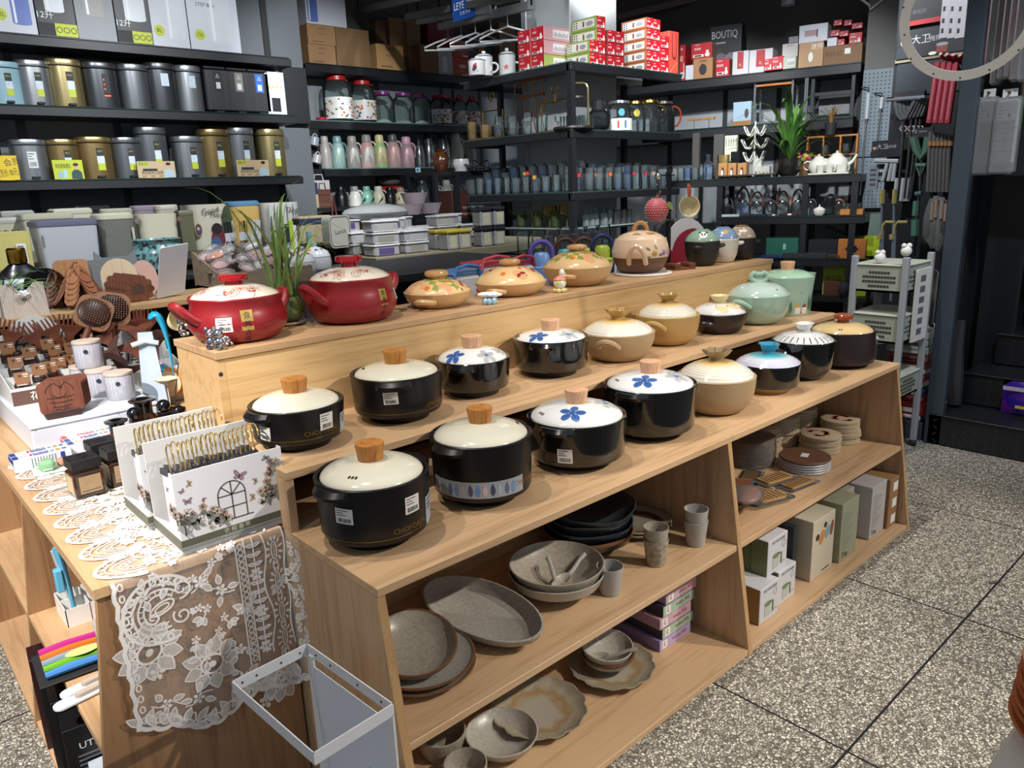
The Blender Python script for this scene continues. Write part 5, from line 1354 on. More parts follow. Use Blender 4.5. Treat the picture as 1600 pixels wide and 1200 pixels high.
for i,(y,h,c)in en(((.98,.25,0),(.86,.255,1),(.76,.25,1),(.66,.235,2))):
 t=tg('gift_carton',('maroon-topped carton in the bottom of the end unit','black carton with food photo beside the maroon one','black carton with soup bowl photo','black carton with printed back nearest the white boxes')[i],'carton',(-.43,y,BOT),-6,'black cookware cartons')
 k=MB();k.box(0,.22,-.075,0.,0,h,mat('2a1416',.35)if c==0 else BLKB,.001);k.gr_(fl((-.0006,-.0375,h*.45),*YZ),2,2,PH,-.033,.033,-h*.4,h*.35)
 g=fl((.11,-.0756,h*.5),*XZ)
 if i==3:
  k.text('UT鲸',.022,g,WH,-.06,.07)
  for j in rg_(12):k.gr_(g,1,1,mat('77777a'),-.09,-.02+.03*(j%3),.045-.011*j,.049-.011*j)
  k.gr_(g,1,1,WH,-.075,-.02,-.105,-.085)
 k.mk('carton',t)
for i,(y,h)in en(((.575,.15),(.525,.135),(.47,.125))):
 k=MB();k.box(0,.16,-.045,0,0,h,mat('ccd3de',.35),.002);k.box(-.0006,0,-.038,-.006,h*.2,h*.8,mat('b9c2d0',.4))
 tag(k.mk('white_carton',None,(-.405,y,BOT),-4),('white carton beside the printed black carton','white carton in the middle at the bottom','shortest white carton against the end panel')[i],'carton','white cartons at the bottom of the end unit')
# left wall of step bins
def bru(col,rough=.3,key=''):
 k_=('br',col,rough)
 if k_ in _MC:return _MC[k_]
 M=bpy.data.materials.new('brushed_metal');M.use_nodes=True
 nt=M.node_tree;N=nt.nodes;L=nt.links;p=N['Principled BSDF']
 tc=N.new('ShaderNodeTexCoord');mp=N.new('ShaderNodeMapping');mp.inputs['Scale'].default_value=(30,30,.6)
 no=N.new('ShaderNodeTexNoise');no.inputs['Scale'].default_value=2;no.inputs['Detail'].default_value=4
 L.new(tc.outputs['Object'],mp.inputs[0]);L.new(mp.outputs[0],no.inputs['Vector'])
 c=lin(col);r=N.new('ShaderNodeMix');r.data_type='RGBA';r.inputs[6].default_value=tuple(x*.6 for x in c[:3])+(1,);r.inputs[7].default_value=tuple(min(1,x*1.3)for x in c[:3])+(1,)
 L.new(no.outputs['Fac'],r.inputs[0]);L.new(r.outputs[2],p.inputs['Base Color'])
 p.inputs['Metallic'].default_value=.8;p.inputs['Roughness'].default_value=rough
 _MC[k_]=M
 return M
YF,YW_=4.6,4.948
def zl(u,v):return ony(u,v,YF).z
SL=[zl(186,66),zl(186,169),zl(186,279)]
GLS=mat('24382f',.12,spec=.8,var=.05);BLKW=mat('101113')
for i,z in en(SL):
 k=MB();k.box(-3.5,2.32,YF,YW_,z-.062,z-.008,BM,.002);k.box(-3.5,2.3,YF-.006,YW_,z-.008,z,GLS if i else BM,.001)
 tag(k.mk('wall_shelf'),('black wall shelf carrying boxed step bins at the top left','black wall shelf with the upper row of step bins','black wall shelf with the lower row of step bins')[i],'shelf','bin wall shelves')
k=MB()
for u in(9,165,301,418):
 p=ony(u,75 if u<100 else 85,YW_);k.box(p.x-.025,p.x+.025,YW_-.012,YW_,0,3.,BLKW)
for z in(.62,1.05,1.3):k.box(-3.5,2.32,YW_-.004,YW_,z,z+.006,mat('3c3f43',.6))
stc(k,'trim_wall_posts')
k=MB();a_,b_=ony(438,104,4.9),ony(484,190,4.9);k.box(a_.x,b_.x,4.88,4.945,b_.z-.02,a_.z,mat('15171c'),.003);tag(k.mk('dark_panel'),'blank dark panel at the end of the bin shelves','panel')
LIME=mat('b9c32e');STK=mat('c9d6e2',.5,var=.3,scale=60)
def bin_(u0,u1,v0,v1,si,col,lb,lidc=None,st=1,cat='bin',dep=.85,shape=2.6,hd=False,pedal=False):
 z=SL[si];a,b=ony(u0,v1,YF+.1),ony(u1,v1,YF+.1);w=(b.x-a.x)/2;h=max(.1,ony((u0+u1)/2,v0,YF+.12).z-z)
 t=tg('step_bin',lb,cat,((a.x+b.x)/2,YF+.045+w*dep,z),0,'step bins on the wall shelves')
 m=col;lm=lidc or col
 sec=lambda s_,n=32:[((abs(cos(q))**(2/shape))*math.copysign(1,cos(q))*w*s_,(abs(sin(q))**(2/shape))*math.copysign(1,sin(q))*w*dep*s_)for q in[2*PI*i/n for i in rg_(n)]]
 def ringstack(lv,mm):
  k=MB();n=32;V=[];
  for s_,zz in lv:V+=[(x,y,zz)for x,y in sec(s_)]
  F=[(r*n+i,r*n+(i+1)%n,(r+1)*n+(i+1)%n,(r+1)*n+i)for r in rg_(len(lv)-1)for i in rg_(n)]
  F+=[tuple(reversed(rg_(n))),tuple(rg_((len(lv)-1)*n,len(lv)*n))];k.add(V,F,mm);return k
 lh=min(.045,h*.13)
 k=ringstack([(.96,0),(.97,.012),(.97,h-lh-.006)],m)
 yf=-w*dep*.972
 if st==1:
  g=fl((0,yf-.0008,0),*XZ);x=w*.12;sw,sh=w*.2,h*.25;cz=h*.46
  k.gr_(g,1,1,INK,x-sw,x+sw,cz+sh*.35,cz+sh*1.1);k.gr_(g,1,1,STK,x-sw,x+sw,cz-sh*.35,cz+sh*.35);k.gr_(g,1,1,LIME,x-sw,x+sw,cz-sh*1.,cz-sh*.35)
  k.text('EKO',sw*.7,lf(g),LIME,x,cz+sh*.8)
 elif st==2:
  g=fl((0,yf-.0008,0),*XZ);stk(k,g,w*.5,h*.4,0,h*.5,mat('d6d9d8'))
 elif st==3:
  g=fl((0,yf-.0008,0),*XZ);k.gr_(g,1,1,INK,-w*.05,w*.3,h*.3,h*.75);k.gr_(g,1,1,mat('e06a20'),-w*.05,w*.3,h*.26,h*.32)
  for q in rg_(3):k.dc(ell(w*.03,h*(.42+.1*q),w*.05,w*.05,0,8),lf(g),mat('e06a20'))
 elif st==4:
  g=fl((0,yf-.0008,0),*XZ);k.gr_(g,1,1,STK,-w*.2,w*.3,h*.52,h*.78)
 k.mk('bin_body',t)
 k=ringstack([(.99,h-lh),(1.,h-lh+.004),(1.,h-.008),(.97,h),(.5,h+.004)],lm)
 k.mk('lid',t)
 if pedal or st in(1,2):MB().box(-w*.22,w*.22,yf-.03,yf+.02,.008,.022,BLKW,.003).mk('pedal',t)
 return t
ST_=bru('9a9da0');STD=bru('55575b');STM=bru('7b7e82');GLD=bru('a8986c');GLD2=bru('9c8558');LBL=mat('8fb2bf',.35)
for a in((-14,40,99,158,1,LBL,'pale blue step bin at the left of the upper bin row'),(33,87,97,160,1,ST_,'bright steel step bin beside the pale blue one'),(81,137,95,162,1,GLD,'gold step bin of the upper row'),(135,192,100,166,1,STD,'dark steel bin with orange-edged sticker',None,3),(191,239,103,167,1,STM,'plain steel bin without sticker in the upper row',None,0),(234,282,101,169,1,STD,'dark steel bin with pale blue label in the upper row',None,4),(279,321,105,171,1,ST_,'slim steel bin with pale blue label beside the triple bin',None,4),(-30,10,209,279,2,STD,'dark bin cut by the frame behind the yellow sign'),(24,83,219,280,2,ST_,'steel step bin with white label in the lower row',None,2),(80,131,219,279,2,GLD2,'gold step bin behind the green promotion card'),(127,184,215,279,2,GLD2,'larger gold step bin right of the green card'),(181,227,216,278,2,STM,'short steel bin left of the tall one'),(221,270,200,278,2,STM,'tall steel step bin behind the kraft sign'),(277,324,214,278,2,ST_,'steel bin with domed lid in the lower row'),(318,366,203,276,2,GLD2,'tall gold bin with EKO label'),(362,404,201,275,2,ST_,'tall steel bin behind the second kraft sign'),(409,451,203,275,2,GLD,'gold bin at the right end of the lower row')):bin_(*a)
a,b=ony(323,175,YF+.08),ony(423,178,YF+.08);w=b.x-a.x;h=ony(370,110,YF+.1).z-SL[1]
t=tg('sorting_bin','wide dark three-compartment bin with waste stickers','bin',(a.x,YF+.05,SL[1]))
k=MB();k.box(0,w,0,.22,.015,h-.01,bru('4a4a4c',.4),.008);g=fl((0,-.0008,0),*XZ)
for i,c in en(('1d1e20','7e7b74','2a66b8')):
 x=w*(.2+.32*i);k.gr_(g,1,1,mat(c,.5),x-.03,x+.03,h*.5,h*.92);k.sk([(x-.012,h*.78),(x,h*.86),(x+.012,h*.78)],.005,lf(g),WH,True);k.gr_(lf(g),1,1,mat('d8d8d8'),x-.016,x+.016,h*.54,h*.68)
k.mk('bin_body',t)
for i in rg_(3):MB().box(w*(.33*i)+.003,w*(.33*(i+1))-.003,-.004,.222,h-.01,h+.008,bru('3c3c3e',.4),.004).mk('lid',t);MB().box(w*(.17+.33*i)-.03,w*(.17+.33*i)+.03,-.03,.01,0.,.014,BLKW,.003).mk('pedal',t)
def carton(x0,x1,y0,y1,z0,z1,m,lb,cat='carton',grp=None,name='carton',fo=None,loc=None,rz=0,sidep=None,m2=None):
 """printed cardboard box; front(k, fn, w, h) draws on the face towards -y, sidep on the -x face"""
 k=MB();w,d,h=x1-x0,y1-y0,z1-z0;b=.0015
 k.box(-w/2,w/2,-d/2,d/2,0,h,m,b)
 if fo:fo(k,fl((-w/2,-d/2-.0006,0),*XZ),w,h)
 if sidep:sidep(k,fl((-w/2-.0006,d/2,0),*YZ),d,h)
 o=k.mk(name,None,loc or((x0+x1)/2,(y0+y1)/2,z0),rz)
 return tag(o,lb,cat,grp)
CW=mat('c9cbd3',.45,var=.02);CDK=mat('1d1f24',.4);CGR=mat('8f9195')
carton(ony(420,178,YF+.05).x,ony(449,178,YF+.05).x,YF+.05,YF+.17,SL[1],SL[1]+.31,CW,'small white bin carton at the end of the upper row',fo=lambda k,g,w,h:(k.gr_(g,1,1,STD,w*.25,w*.7,h*.08,h*.4),[k.dc(ell(w*(.2+.2*i),h*.65,.008,.008,0,8),g,LIME)for i in rg_(4)]))
def binart(c,cx,cy,sx,sy,lb=None,dark=False,title=None,strip=False):
 def f(k,g,w,h):
  x0,x1,z0,z1=w*(cx-sx),w*(cx+sx),h*(cy-sy),h*(cy+sy)
  k.gr_(g,1,1,c,x0,x1,z0,z1);k.dc(ell((x0+x1)/2,z0,(x1-x0)/2,(x1-x0)*.1,0,14),lf(g,.0003),c);k.dc(ell((x0+x1)/2,z1,(x1-x0)/2,(x1-x0)*.12,0,14),lf(g,.0004),mat('77797d',.4));k.gr_(lf(g,.0005),1,1,mat('e4e6ea',.4),x0+(x1-x0)*.12,x0+(x1-x0)*.24,z0,z1*.97)
  if lb:k.dc(ell(w*.2,h*.2,.036,.036,0,18),g,LIME);k.text(lb,.036,lf(g),INK,w*.2,h*.2)
  if title:
   for i,s_ in en(title):k.text(s_,.034 if i else.05,g,WH if dark else mat('44474c'),w*.36,h*(.84-.13*i),maxw=w*.6)
  if strip:
   k.gr_(g,1,1,LIME,w*.42,w*.98,h*.02,h*.16);k.gr_(g,1,1,INK,w*.02,w*.42,h*.02,h*.16);k.text('12升',.05,lf(g),WH if dark else INK,w*.2,h*.24)
   for i in rg_(3):k.sk(ell(w*(.52+.18*i),h*.09,.016,.016,0,10),.004,lf(g),INK,True)
 return f
BLUEART=mat('5f74b8',.3);GREYART=mat('8a8780',.4);WHART=mat('cfd1d6',.35)
for u0,u1,m,lab,fr in((-6,64,CW,'white carton printed with blue round bin and 12L',binart(BLUEART,.68,.62,.22,.5,'12L')),(64,127,CDK,'black carton printed with silver bin and lime strip',binart(WHART,.48,.68,.24,.38,None,True,None,True)),(123,186,CGR,'grey carton printed with beige step bin',binart(GREYART,.5,.72,.24,.42,None,False,('',))),(186,241,CDK,'black carton printed with open-top bin',binart(WHART,.58,.6,.3,.3,None,True,None,True)),(240,298,CW,'white carton printed with pale bin and 8L',binart(WHART,.66,.42,.24,.3,'8L',False,('EKO','',''))),(298,377,CW,'white carton titled step bin with 15L mark',binart(WHART,.62,.48,.22,.34,'15L',False,('EKO','ECOFLY','STEP BIN')))):
 a,b=ony(u0,70,YF+.03),ony(u1,70,YF+.03);carton(a.x+.003,b.x-.003,YF+.03,YF+.28,SL[0],SL[0]+.52,m,lab,grp='bin cartons on the top shelf',fo=fr)
def stand_card(u0,u1,v0,v1,dy,m,lb,art):
 a,b=ony(u0,v1,YF+dy),ony(u1,v1,YF+dy);h=ony(u0,v0,YF+dy).z-SL[2];w=b.x-a.x
 t=tg('price_card',lb,'sign',(a.x,YF+dy,SL[2]),0);k=MB();k.box(0,w,0,.003,.002,h,m);art(k,fl((0,-.0006,0),*XZ),w,h);k.box(w*.2,w*.8,0.,.03,0,.002,m);k.mk('card',t)
 return t
SKIN=mat('d2a284');HAIR=mat('231c1a');KR=mat('c2a985',.5,var=.04)
def fig(k,g,x,z,s,shirt):
 k.dc([(x-.28*s,z),(x+.28*s,z),(x+.26*s,z+.36*s),(x+.1*s,z+.5*s),(x-.1*s,z+.5*s),(x-.26*s,z+.36*s)],g,shirt);k.dc(ell(x,z+.66*s,.12*s,.16*s),lf(g),SKIN);k.dc(ell(x,z+.78*s,.14*s,.09*s),lf(g,.0008),HAIR)
def art_green(k,g,w,h):
 fig(k,g,w*.76,h*.02,h*.95,mat('2c4a44'));k.gr_(lf(g),1,1,mat('8fb8c4',.4),w*.14,w*.28,h*.08,h*.4);k.gr_(lf(g),1,1,mat('a8ccd4',.4),w*.32,w*.44,h*.08,h*.5);k.text('新品智能感应',.03,lf(g),INK,w*.34,h*.68,maxw=w*.5)
def art_kraft(k,g,w,h):
 k.gr_(g,1,1,LIME,w*.04,w*.3,h*.72,h*.96);k.text('EKO',.03,lf(g),INK,w*.17,h*.84);k.gr_(g,1,1,INK,w*.14,w*.52,h*.42,h*.56);k.text('静音缓降垃圾桶',.028,g,INK,w*.38,h*.3,maxw=w*.55);fig(k,g,w*.82,h*.02,h*1.05,mat('a9c0cc'))
 for i in rg_(3):k.gr_(g,1,1,mat('7a6a50'),w*(.1+.22*i),w*(.22+.22*i),h*.08,h*.14)
stand_card(86,133,250,281,0.,LIME,'lime green promotion card with man and bins',art_green)
stand_card(217,276,252,279,0.,KR,'kraft EKO promotion card beside the tall steel bin',art_kraft)
stand_card(372,422,250,276,0.,KR,'kraft EKO promotion card near the right end',art_kraft)
t=stand_card(-8,30,243,270,-.02,mat('e0c022'),'yellow handwritten price card on a black clip',lambda k,g,w,h:(k.text('59  会员',.045,g,INK,w*.5,h*.68,10),k.text('会员价 80元',.05,g,INK,w*.5,h*.28,8,maxw=w*.9)))
# plastic bins and boxes on the table below
TY_=2.72
TZ=ony(110,418,TY_).z
t=tg('display_table','long low table of plastic bins under the bin shelves','table',(0,0,0))
MB().box(-1.7,2.25,TY_-.06,TY_+1.,TZ-.03,TZ,BM,.002).mk('table_top',t);MB().box(-1.7,2.25,TY_+0.,TY_+.03,0.,TZ-.03,mat('232427',.7)).mk('front_panel',t)
for x in(-1.65,2.2):MB().box(x,x+.04,TY_+.9,TY_+.94,0,TZ-.03,BM).mk('leg',t)
def tub(u0,u1,v0,v1,y,m,lb,lid=None,dep=.8,sq=False,zb=None,art=None,taper=.9,name='plastic_bin',grp='plastic bins on the table'):
 z=TZ if zb is None else zb
 a,b=ony(u0,(v0+v1)/2,y),ony(u1,(v0+v1)/2,y);w=(b.x-a.x)/2;h=ony((u0+u1)/2,v0,y).z-z;h=max(.06,h)
 t=tg(name,lb,'bin',((a.x+b.x)/2,y+w*dep,z),0,grp);P=rrect(2*w,2*w*dep,w*(.14 if sq else.6*min(1,dep)),6);n=len(P)
 k=MB();lv=[(taper,0),(taper+.02,.01),(1,h*.97),(1,h),(.96,h),(.93,h*.9)]
 V=[(x*s_,yy*s_,zz)for s_,zz in lv for x,yy in P]
 k.add(V,[(r*n+i,r*n+(i+1)%n,(r+1)*n+(i+1)%n,(r+1)*n+i)for r in rg_(len(lv)-1)for i in rg_(n)]+[tuple(reversed(rg_(n))),tuple(rg_((len(lv)-1)*n,len(lv)*n))],m)
 if art:art(k,fl((-w,-w*dep*(taper+.05)-.004,0),(1,0,0),(0,-.04,1)),2*w,h)
 k.mk('bin_body',t)
 if lid:
  k=MB();V=[(x*s_,yy*s_,zz)for s_,zz in((1.03,h-.012),(1.04,h-.008),(1.03,h+.008),(.9,h+.016))for x,yy in P]
  k.add(V,[(r*n+i,r*n+(i+1)%n,(r+1)*n+(i+1)%n,(r+1)*n+i)for r in rg_(3)for i in rg_(n)]+[tuple(reversed(rg_(n))),tuple(rg_(3*n,4*n))],lid);k.mk('lid',t)
 return t
LG=mat('b9bac0',.4,var=.02);CRB=mat('d3cfb6',.35,var=.02);YEL=mat('c9bd74',.45);GRT=mat('76766e',.4);OLIV=mat('6b6a52',.45)
tub(-10,52,362,418,2.72,YEL,'pale yellow open bin with dipped front',None,.7,True,art=lambda k,g,w,h:stk(k,g,w*.25,h*.5,w*.7,h*.45))
tub(-12,42,345,395,3.1,CRB,'cream box lettered FORU behind the yellow bin',mat('bfbdb2',.4),.7,True,art=lambda k,g,w,h:k.text('FORU',.045,g,INK,w*.55,h*.72))
tub(62,158,348,418,2.72,LG,'large pale grey box with dark-edged lid',mat('6d6c80',.4),.75,True,art=lambda k,g,w,h:k.sk([(w*.06,h*.5),(w*.06,h*.75)],.008,g,GRT))
tub(40,120,338,405,3.02,CRB,'cream lidded box behind the large grey one',CRB,.8,True)
tub(157,216,338,410,2.8,GRT,'grey translucent bin with cream rim',CRB,.85,False,art=lambda k,g,w,h:k.gr_(g,1,1,mat('c9c6b8',.4),w*.86,w*.92,h*.4,h*.75))
tub(220,284,334,404,2.86,CRB,'rounded cream bin with swing lid pins',None,.8,False,art=lambda k,g,w,h:(k.dc(ell(-.004,h*.86,.014,.014,0,10),g,CM),k.dc(ell(w*1.,h*.86,.014,.014,0,10),g,CM)))
tub(283,306,333,395,3.2,OLIV,'ribbed olive bin behind the cream ones',OLIV,.9,True)
def art_good(k,g,w,h):
 k.text('Good',.042,g,INK,w*.48,h*.86,8);k.text('Things',.036,g,INK,w*.66,h*.76,-4);k.dc(ell(w*.14,h*.45,.018,.032),g,mat('3a4a6a'));k.sk(ell(w*.14,h*.45,.019,.034,0,14),.004,lf(g),mat('c98a3a'),True);k.dc(ell(w*.14,h*.48,.008,.01),lf(g),SKIN)
 k.dc(ell(w*.62,h*.25,.04,.05),g,mat('6a2530'));k.dc(ell(w*.55,h*.12,.03,.04),lf(g),mat('3f5a84'));k.dc(ell(w*.6,h*.46,.03,.03),lf(g),mat('2a2020'));k.dc(ell(w*.88,h*.55,.03,.1),g,mat('3f4f38'))
tub(300,363,319,392,3.2,mat('d2cdb8',.4),'cream bin lettered Good Things with painted figures',None,.85,False,taper=.93,art=art_good)
tub(363,412,318,388,3.36,mat('c9a860',.4),'yellow check bin with blue rim band',mat('5a87a8',.4),.85,False,taper=.93)
tub(414,474,316,382,3.46,mat('b9b6ac',.4),'striped grey bin lettered Dog',None,.85,False,taper=.93,art=lambda k,g,w,h:([k.gr_(g,1,1,mat('5f7f9a'),w*(.1+.16*i),w*(.12+.16*i),0,h*.95)for i in rg_(5)],k.text('Dog',.045,g,INK,w*.72,h*.8)))
for i,(u0,u1,v0,y,c)in en(((8,60,334,3.35,'a9aaa4'),(90,150,330,3.4,'c9c6b4'),(130,180,326,3.5,'1e2024'),(165,215,330,3.45,'b0ae9c'),(215,255,325,3.55,'8d7f8c'),(250,285,324,3.5,'bdb6a6'))):
 tub(u0,u1,v0,400,y,mat(c,.45),('grey box lid showing behind the FORU box','cream box behind the large grey one at the back','black tub at the back of the table','pale olive tub at the back of the table','mauve tub at the back of the table','beige tub at the back beside the Good Things bin')[i],mat(c,.4),.8,i<2)
p=ony(262,430,2.45);z=.8
t=tg('planter_pot','turquoise crackle-glazed round pot behind the daisy coasters','pot',(p.x,p.y+.08,TZ-.05 if False else p.z))
k=MB();k.lt([(0,0),(.06,0),(.105,.03),(.118,.07),(.11,.11),(.092,.135),(.098,.15),(.104,.156),(.096,.158),(.088,.145),(.09,.09),(0,.08)],spk_('6f9ea0','2e3030',42,.2,.48,.62,.5),36);k.mk('pot',t)
for a in(20,200):k=MB();loop(k,.108,.1,a,.04,.022,.006,mat('5c7a78',.3));k.mk('handle',t)
t=tg('display_table','low dark table carrying the turquoise pot behind the wooden shelf','table',(0,0,0))
MB().box(-.5,.95,2.36,2.64,p.z-.02,p.z-.001,BM).mk('table_top',t);MB().box(-.5,.95,2.5,2.52,0,p.z-.02,mat('1c1d1f',.7)).mk('panel',t)
# back wall: cartons, jars, flasks
BYF=5.6
def zb(u,v):return ony(u,v,BYF).z
BZ=[zb(600,108),zb(600,191),zb(600,262),zb(600,324)]
BX1=6.6
for i,z in en(BZ):
 x0=ony((487,478,500,512)[i],200,BYF).x;k=MB();k.box(x0,BX1,BYF,5.945,z-.075,z-.01,BM,.002);k.box(x0+.02,BX1,BYF-.006,5.945,z-.01,z,mat('5f8078',.12,spec=.8)if i else BM,.001)
 tag(k.mk('wall_shelf'),('high black shelf of kraft cartons on the back wall','back wall shelf of glass jars with red and purple lids','back wall shelf of pastel vacuum flasks','back wall shelf of coffee pots')[i],'shelf','back wall shelves')
k=MB()
for u,v in((462,130),(747,130),(577,130),(688,130)):p=ony(u,v,5.945);k.box(p.x-.022,p.x+.022,5.938,5.95,0,BZ[0]-.02,BLKW)
for a,b in((2.6,3.9),(3.96,4.9),(4.94,6.6)):k.box(a,b,5.94,5.95,.2,BZ[0]-.08,mat('7f8488',.6,var=.04,scale=3))
stc(k,'trim_back_panels')
def bspan(u0,u1,v,y):a,b=ony(u0,v,y),ony(u1,v,y);return(a.x+b.x)/2,(b.x-a.x)/2
KRB=mat('9c7650',.6,var=.06);KRD=mat('6d5236',.6,var=.06)
def prt(txts,ink=None):
 def f(k,g,w,h):
  i_=ink or mat('5c452e',.6)
  for q,s_ in en(txts):k.text(s_,h*.12,g,i_,w*.5,h*(.8-.24*q),maxw=w*.7)
  k.gr_(g,1,1,i_,w*.15,w*.55,h*.12,h*.16)
 return f
def bbox(u0,u1,v0,v1,y,m,lb,fo=None,z=None,dep=.22,grp='cartons on the high back shelf',name='carton'):
 x,w=bspan(u0,u1,v1,y);zz=BZ[0]+.001 if z is None else z;h=max(.05,ony((u0+u1)/2,v0,y).z-zz)
 carton(x-w,x+w,y,y+dep,zz,zz+h-.002,m,lb,'carton',grp,name,fo);return zz+h
KF=prt(('加厚铁盒','FRAGILE'))
z=bbox(484,526,70,101,5.64,KRB,'lower kraft carton under the printed white one',KF);z=bbox(482,526,39,70,5.64,KRB,'upper kraft carton under the printed white one',KF,z)
bbox(480,542,-10,40,5.64,CW,'white printed bin carton on top of two kraft cartons',binart(BLUEART,.16,.6,.12,.5),z)
bbox(528,580,45,106,5.64,mat('7d5f40',.6),'large kraft carton with printed outline',lambda k,g,w,h:(k.sk([(w*.55,h*.5),(w*.85,h*.5),(w*.85,h*.8),(w*.55,h*.8)],.006,g,KRD,True),k.text('ECO',.05,g,KRD,w*.25,h*.92)))
bbox(590,632,70,109,5.64,mat('b98f5c',.6),'square bright kraft carton in front of the stack',KF,dep=.16)
z=bbox(611,657,84,110,5.81,KRB,'bottom kraft carton of the stack of three',KF,dep=.12);z=bbox(611,657,57,84,5.81,KRB,'middle kraft carton of the stack of three',KF,z,dep=.12);bbox(609,657,30,57,5.81,KRB,'top kraft carton of the stack of three',KF,z,dep=.12)
bbox(592,607,32,109,5.83,KRD,'dark kraft carton behind the stack of three',dep=.1)
bbox(658,684,70,112,5.64,mat('86653f',.6),'kraft carton beside the white and red one',lambda k,g,w,h:k.sk([(w*.3,h*.3),(w*.7,h*.3),(w*.7,h*.7),(w*.3,h*.7)],.005,g,KRD,True))
ORB=mat('b5441f');RDB=mat('7e1d1e')
bbox(686,708,74,115,5.64,mat('b9b4b4'),'white flask carton with red lettering',lambda k,g,w,h:(k.text('SUPER',.04,g,ORB,w*.5,h*.9,maxw=w*.8),k.gr_(g,1,1,mat('d8d8da',.4),w*.3,w*.6,h*.12,h*.66)))
def leaf(k,g,w,h):k.dc(ell(w*.62,h*.55,w*.25,h*.1),g,mat('d8b8a8'));k.text('EWEIS',h*.12,g,mat('d8b8a8'),w*.6,h*.26,maxw=w*.7);k.gr_(g,1,1,PA,w*.6,w*.92,h*.06,h*.14)
z=bbox(708,733,90,117,5.64,ORB,'lower orange carton beside the white flask carton',leaf);bbox(708,733,62,90,5.64,ORB,'upper orange carton beside the white flask carton',leaf,z)
bbox(672,712,37,112,5.83,RDB,'tall dark red carton behind the white flask carton',dep=.1)
for i,(u0,u1,v0,c)in en(((735,750,55,'3a3c40'),(750,758,60,'b5652a'),(758,772,62,'2b2c30'),(640,660,36,'8a6a48'))):bbox(u0,u1,v0,118,5.78,mat(c,.5),('dark slim carton right of the orange ones','narrow orange carton among dark ones','black slim carton behind the enamel mugs','brown carton behind the bright kraft one')[i],dep=.12)
bbox(782,806,36,100,5.7,mat('8f7358',.6),'brown two-tier carton left of the red cartons',KF)
JG=gls('eef6f4',.975)
FLOW=[mat(c,.5)for c in('c23a34','5c7a3c','3a4a6c','d08a3a')]
def bjar(u0,u1,v0,v1,lidm,lb,floral=True,hd=True,y=5.7,grp='big glass jars on the back shelf'):
 x,w=bspan(u0,u1,v1,y);h=ony((u0+u1)/2,v0,y).z-BZ[1];t=tg('glass_jar',lb,'jar',(x,y+.03,BZ[1]),0,grp);hl=h*.16
 k=MB();hb=h-hl;k.lt([(0,.002),(w*.9,.002),(w*.98,.012),(w,hb*.5),(w*.98,hb*.8),(w*.82,hb*.93),(w*.62,hb*.98),(w*.6,hb)],JG,28)
 k.mk('jar',t)
 if floral:
  k=MB();rf=lambda z:w*1.004;k.gr_(osd(rf,R(255)),16,1,WH,-w*1.2,w*1.2,hb*.06,hb*.58);r_=random.Random(int(u0))
  for i in rg_(26):k.dc(ell(w*1.15*(2*r_.random()-1),hb*(.1+.44*r_.random()),.011,.01,0,8),osd(rf,R(255),.002),FLOW[i%4])
  for i in rg_(5):k.gr_(osd(rf,R(255),.002),1,1,FLOW[0],w*.75,w*1.1,hb*(.1+.1*i),hb*(.15+.1*i))
  k.mk('label',t)
 else:
  k=MB();k.lt([(w*.3,.004),(w*.8,.004),(w*.5,.03),(0,.05)],mat('d4d6d2'),12,wav=lambda a,r,z:1+.3*sin(3*a));k.mk('leaflet',t)
 k=MB();k.lt([(w*.6,hb),(w*.66,hb+.002),(w*.64,hb+hl*.55),(w*.5,hb+hl*.62),(0,hb+hl*.62)],lidm,24);k.box(w*.4,w*.85,-.015,.015,hb+hl*.05,hb+hl*.22,lidm,.003)
 if hd:k.tb([(w*.45*cos(R(a)),0,hb+hl*.5+w*.4*sin(R(a)))for a in rg_(0,181,20)],.008,lidm,6)
 k.mk('lid',t);return t
RL,PL=mat('b51d22',.35),mat('7a2474',.35)
bjar(512,553,114,189,RL,'tallest floral glass jar with arched red lid handle');bjar(555,589,122,191,RL,'floral glass jar with red lid and no raised handle',hd=False)
for a in((588,618,140,192,'first'),(620,649,142,193,'middle'),(650,675,144,193,'last')):bjar(a[0],a[1],a[2],a[3],PL,'purple-lidded plain glass jar, %s of the three'%a[4],False,False)
bjar(677,706,146,195,RL,'red-lidded floral jar right of the purple lids',True,False);bjar(697,713,149,195,RL,'red-lidded jar half hidden behind another',True,False,5.83)
bjar(714,732,150,197,RL,'small red-lidded jar with peaked handle');bjar(733,752,151,197,RL,'small red-lidded jar beside the gold glass rack')
p=ony(506,190,5.64);tag(MB().lt([(0,0),(.05,0),(.055,.01),(.05,.028),(.03,.035),(0,.035)],RL,20).mk('jar_lid_spare',None,(p.x,5.68,BZ[1])),'loose red jar top lying at the shelf end','jar top')
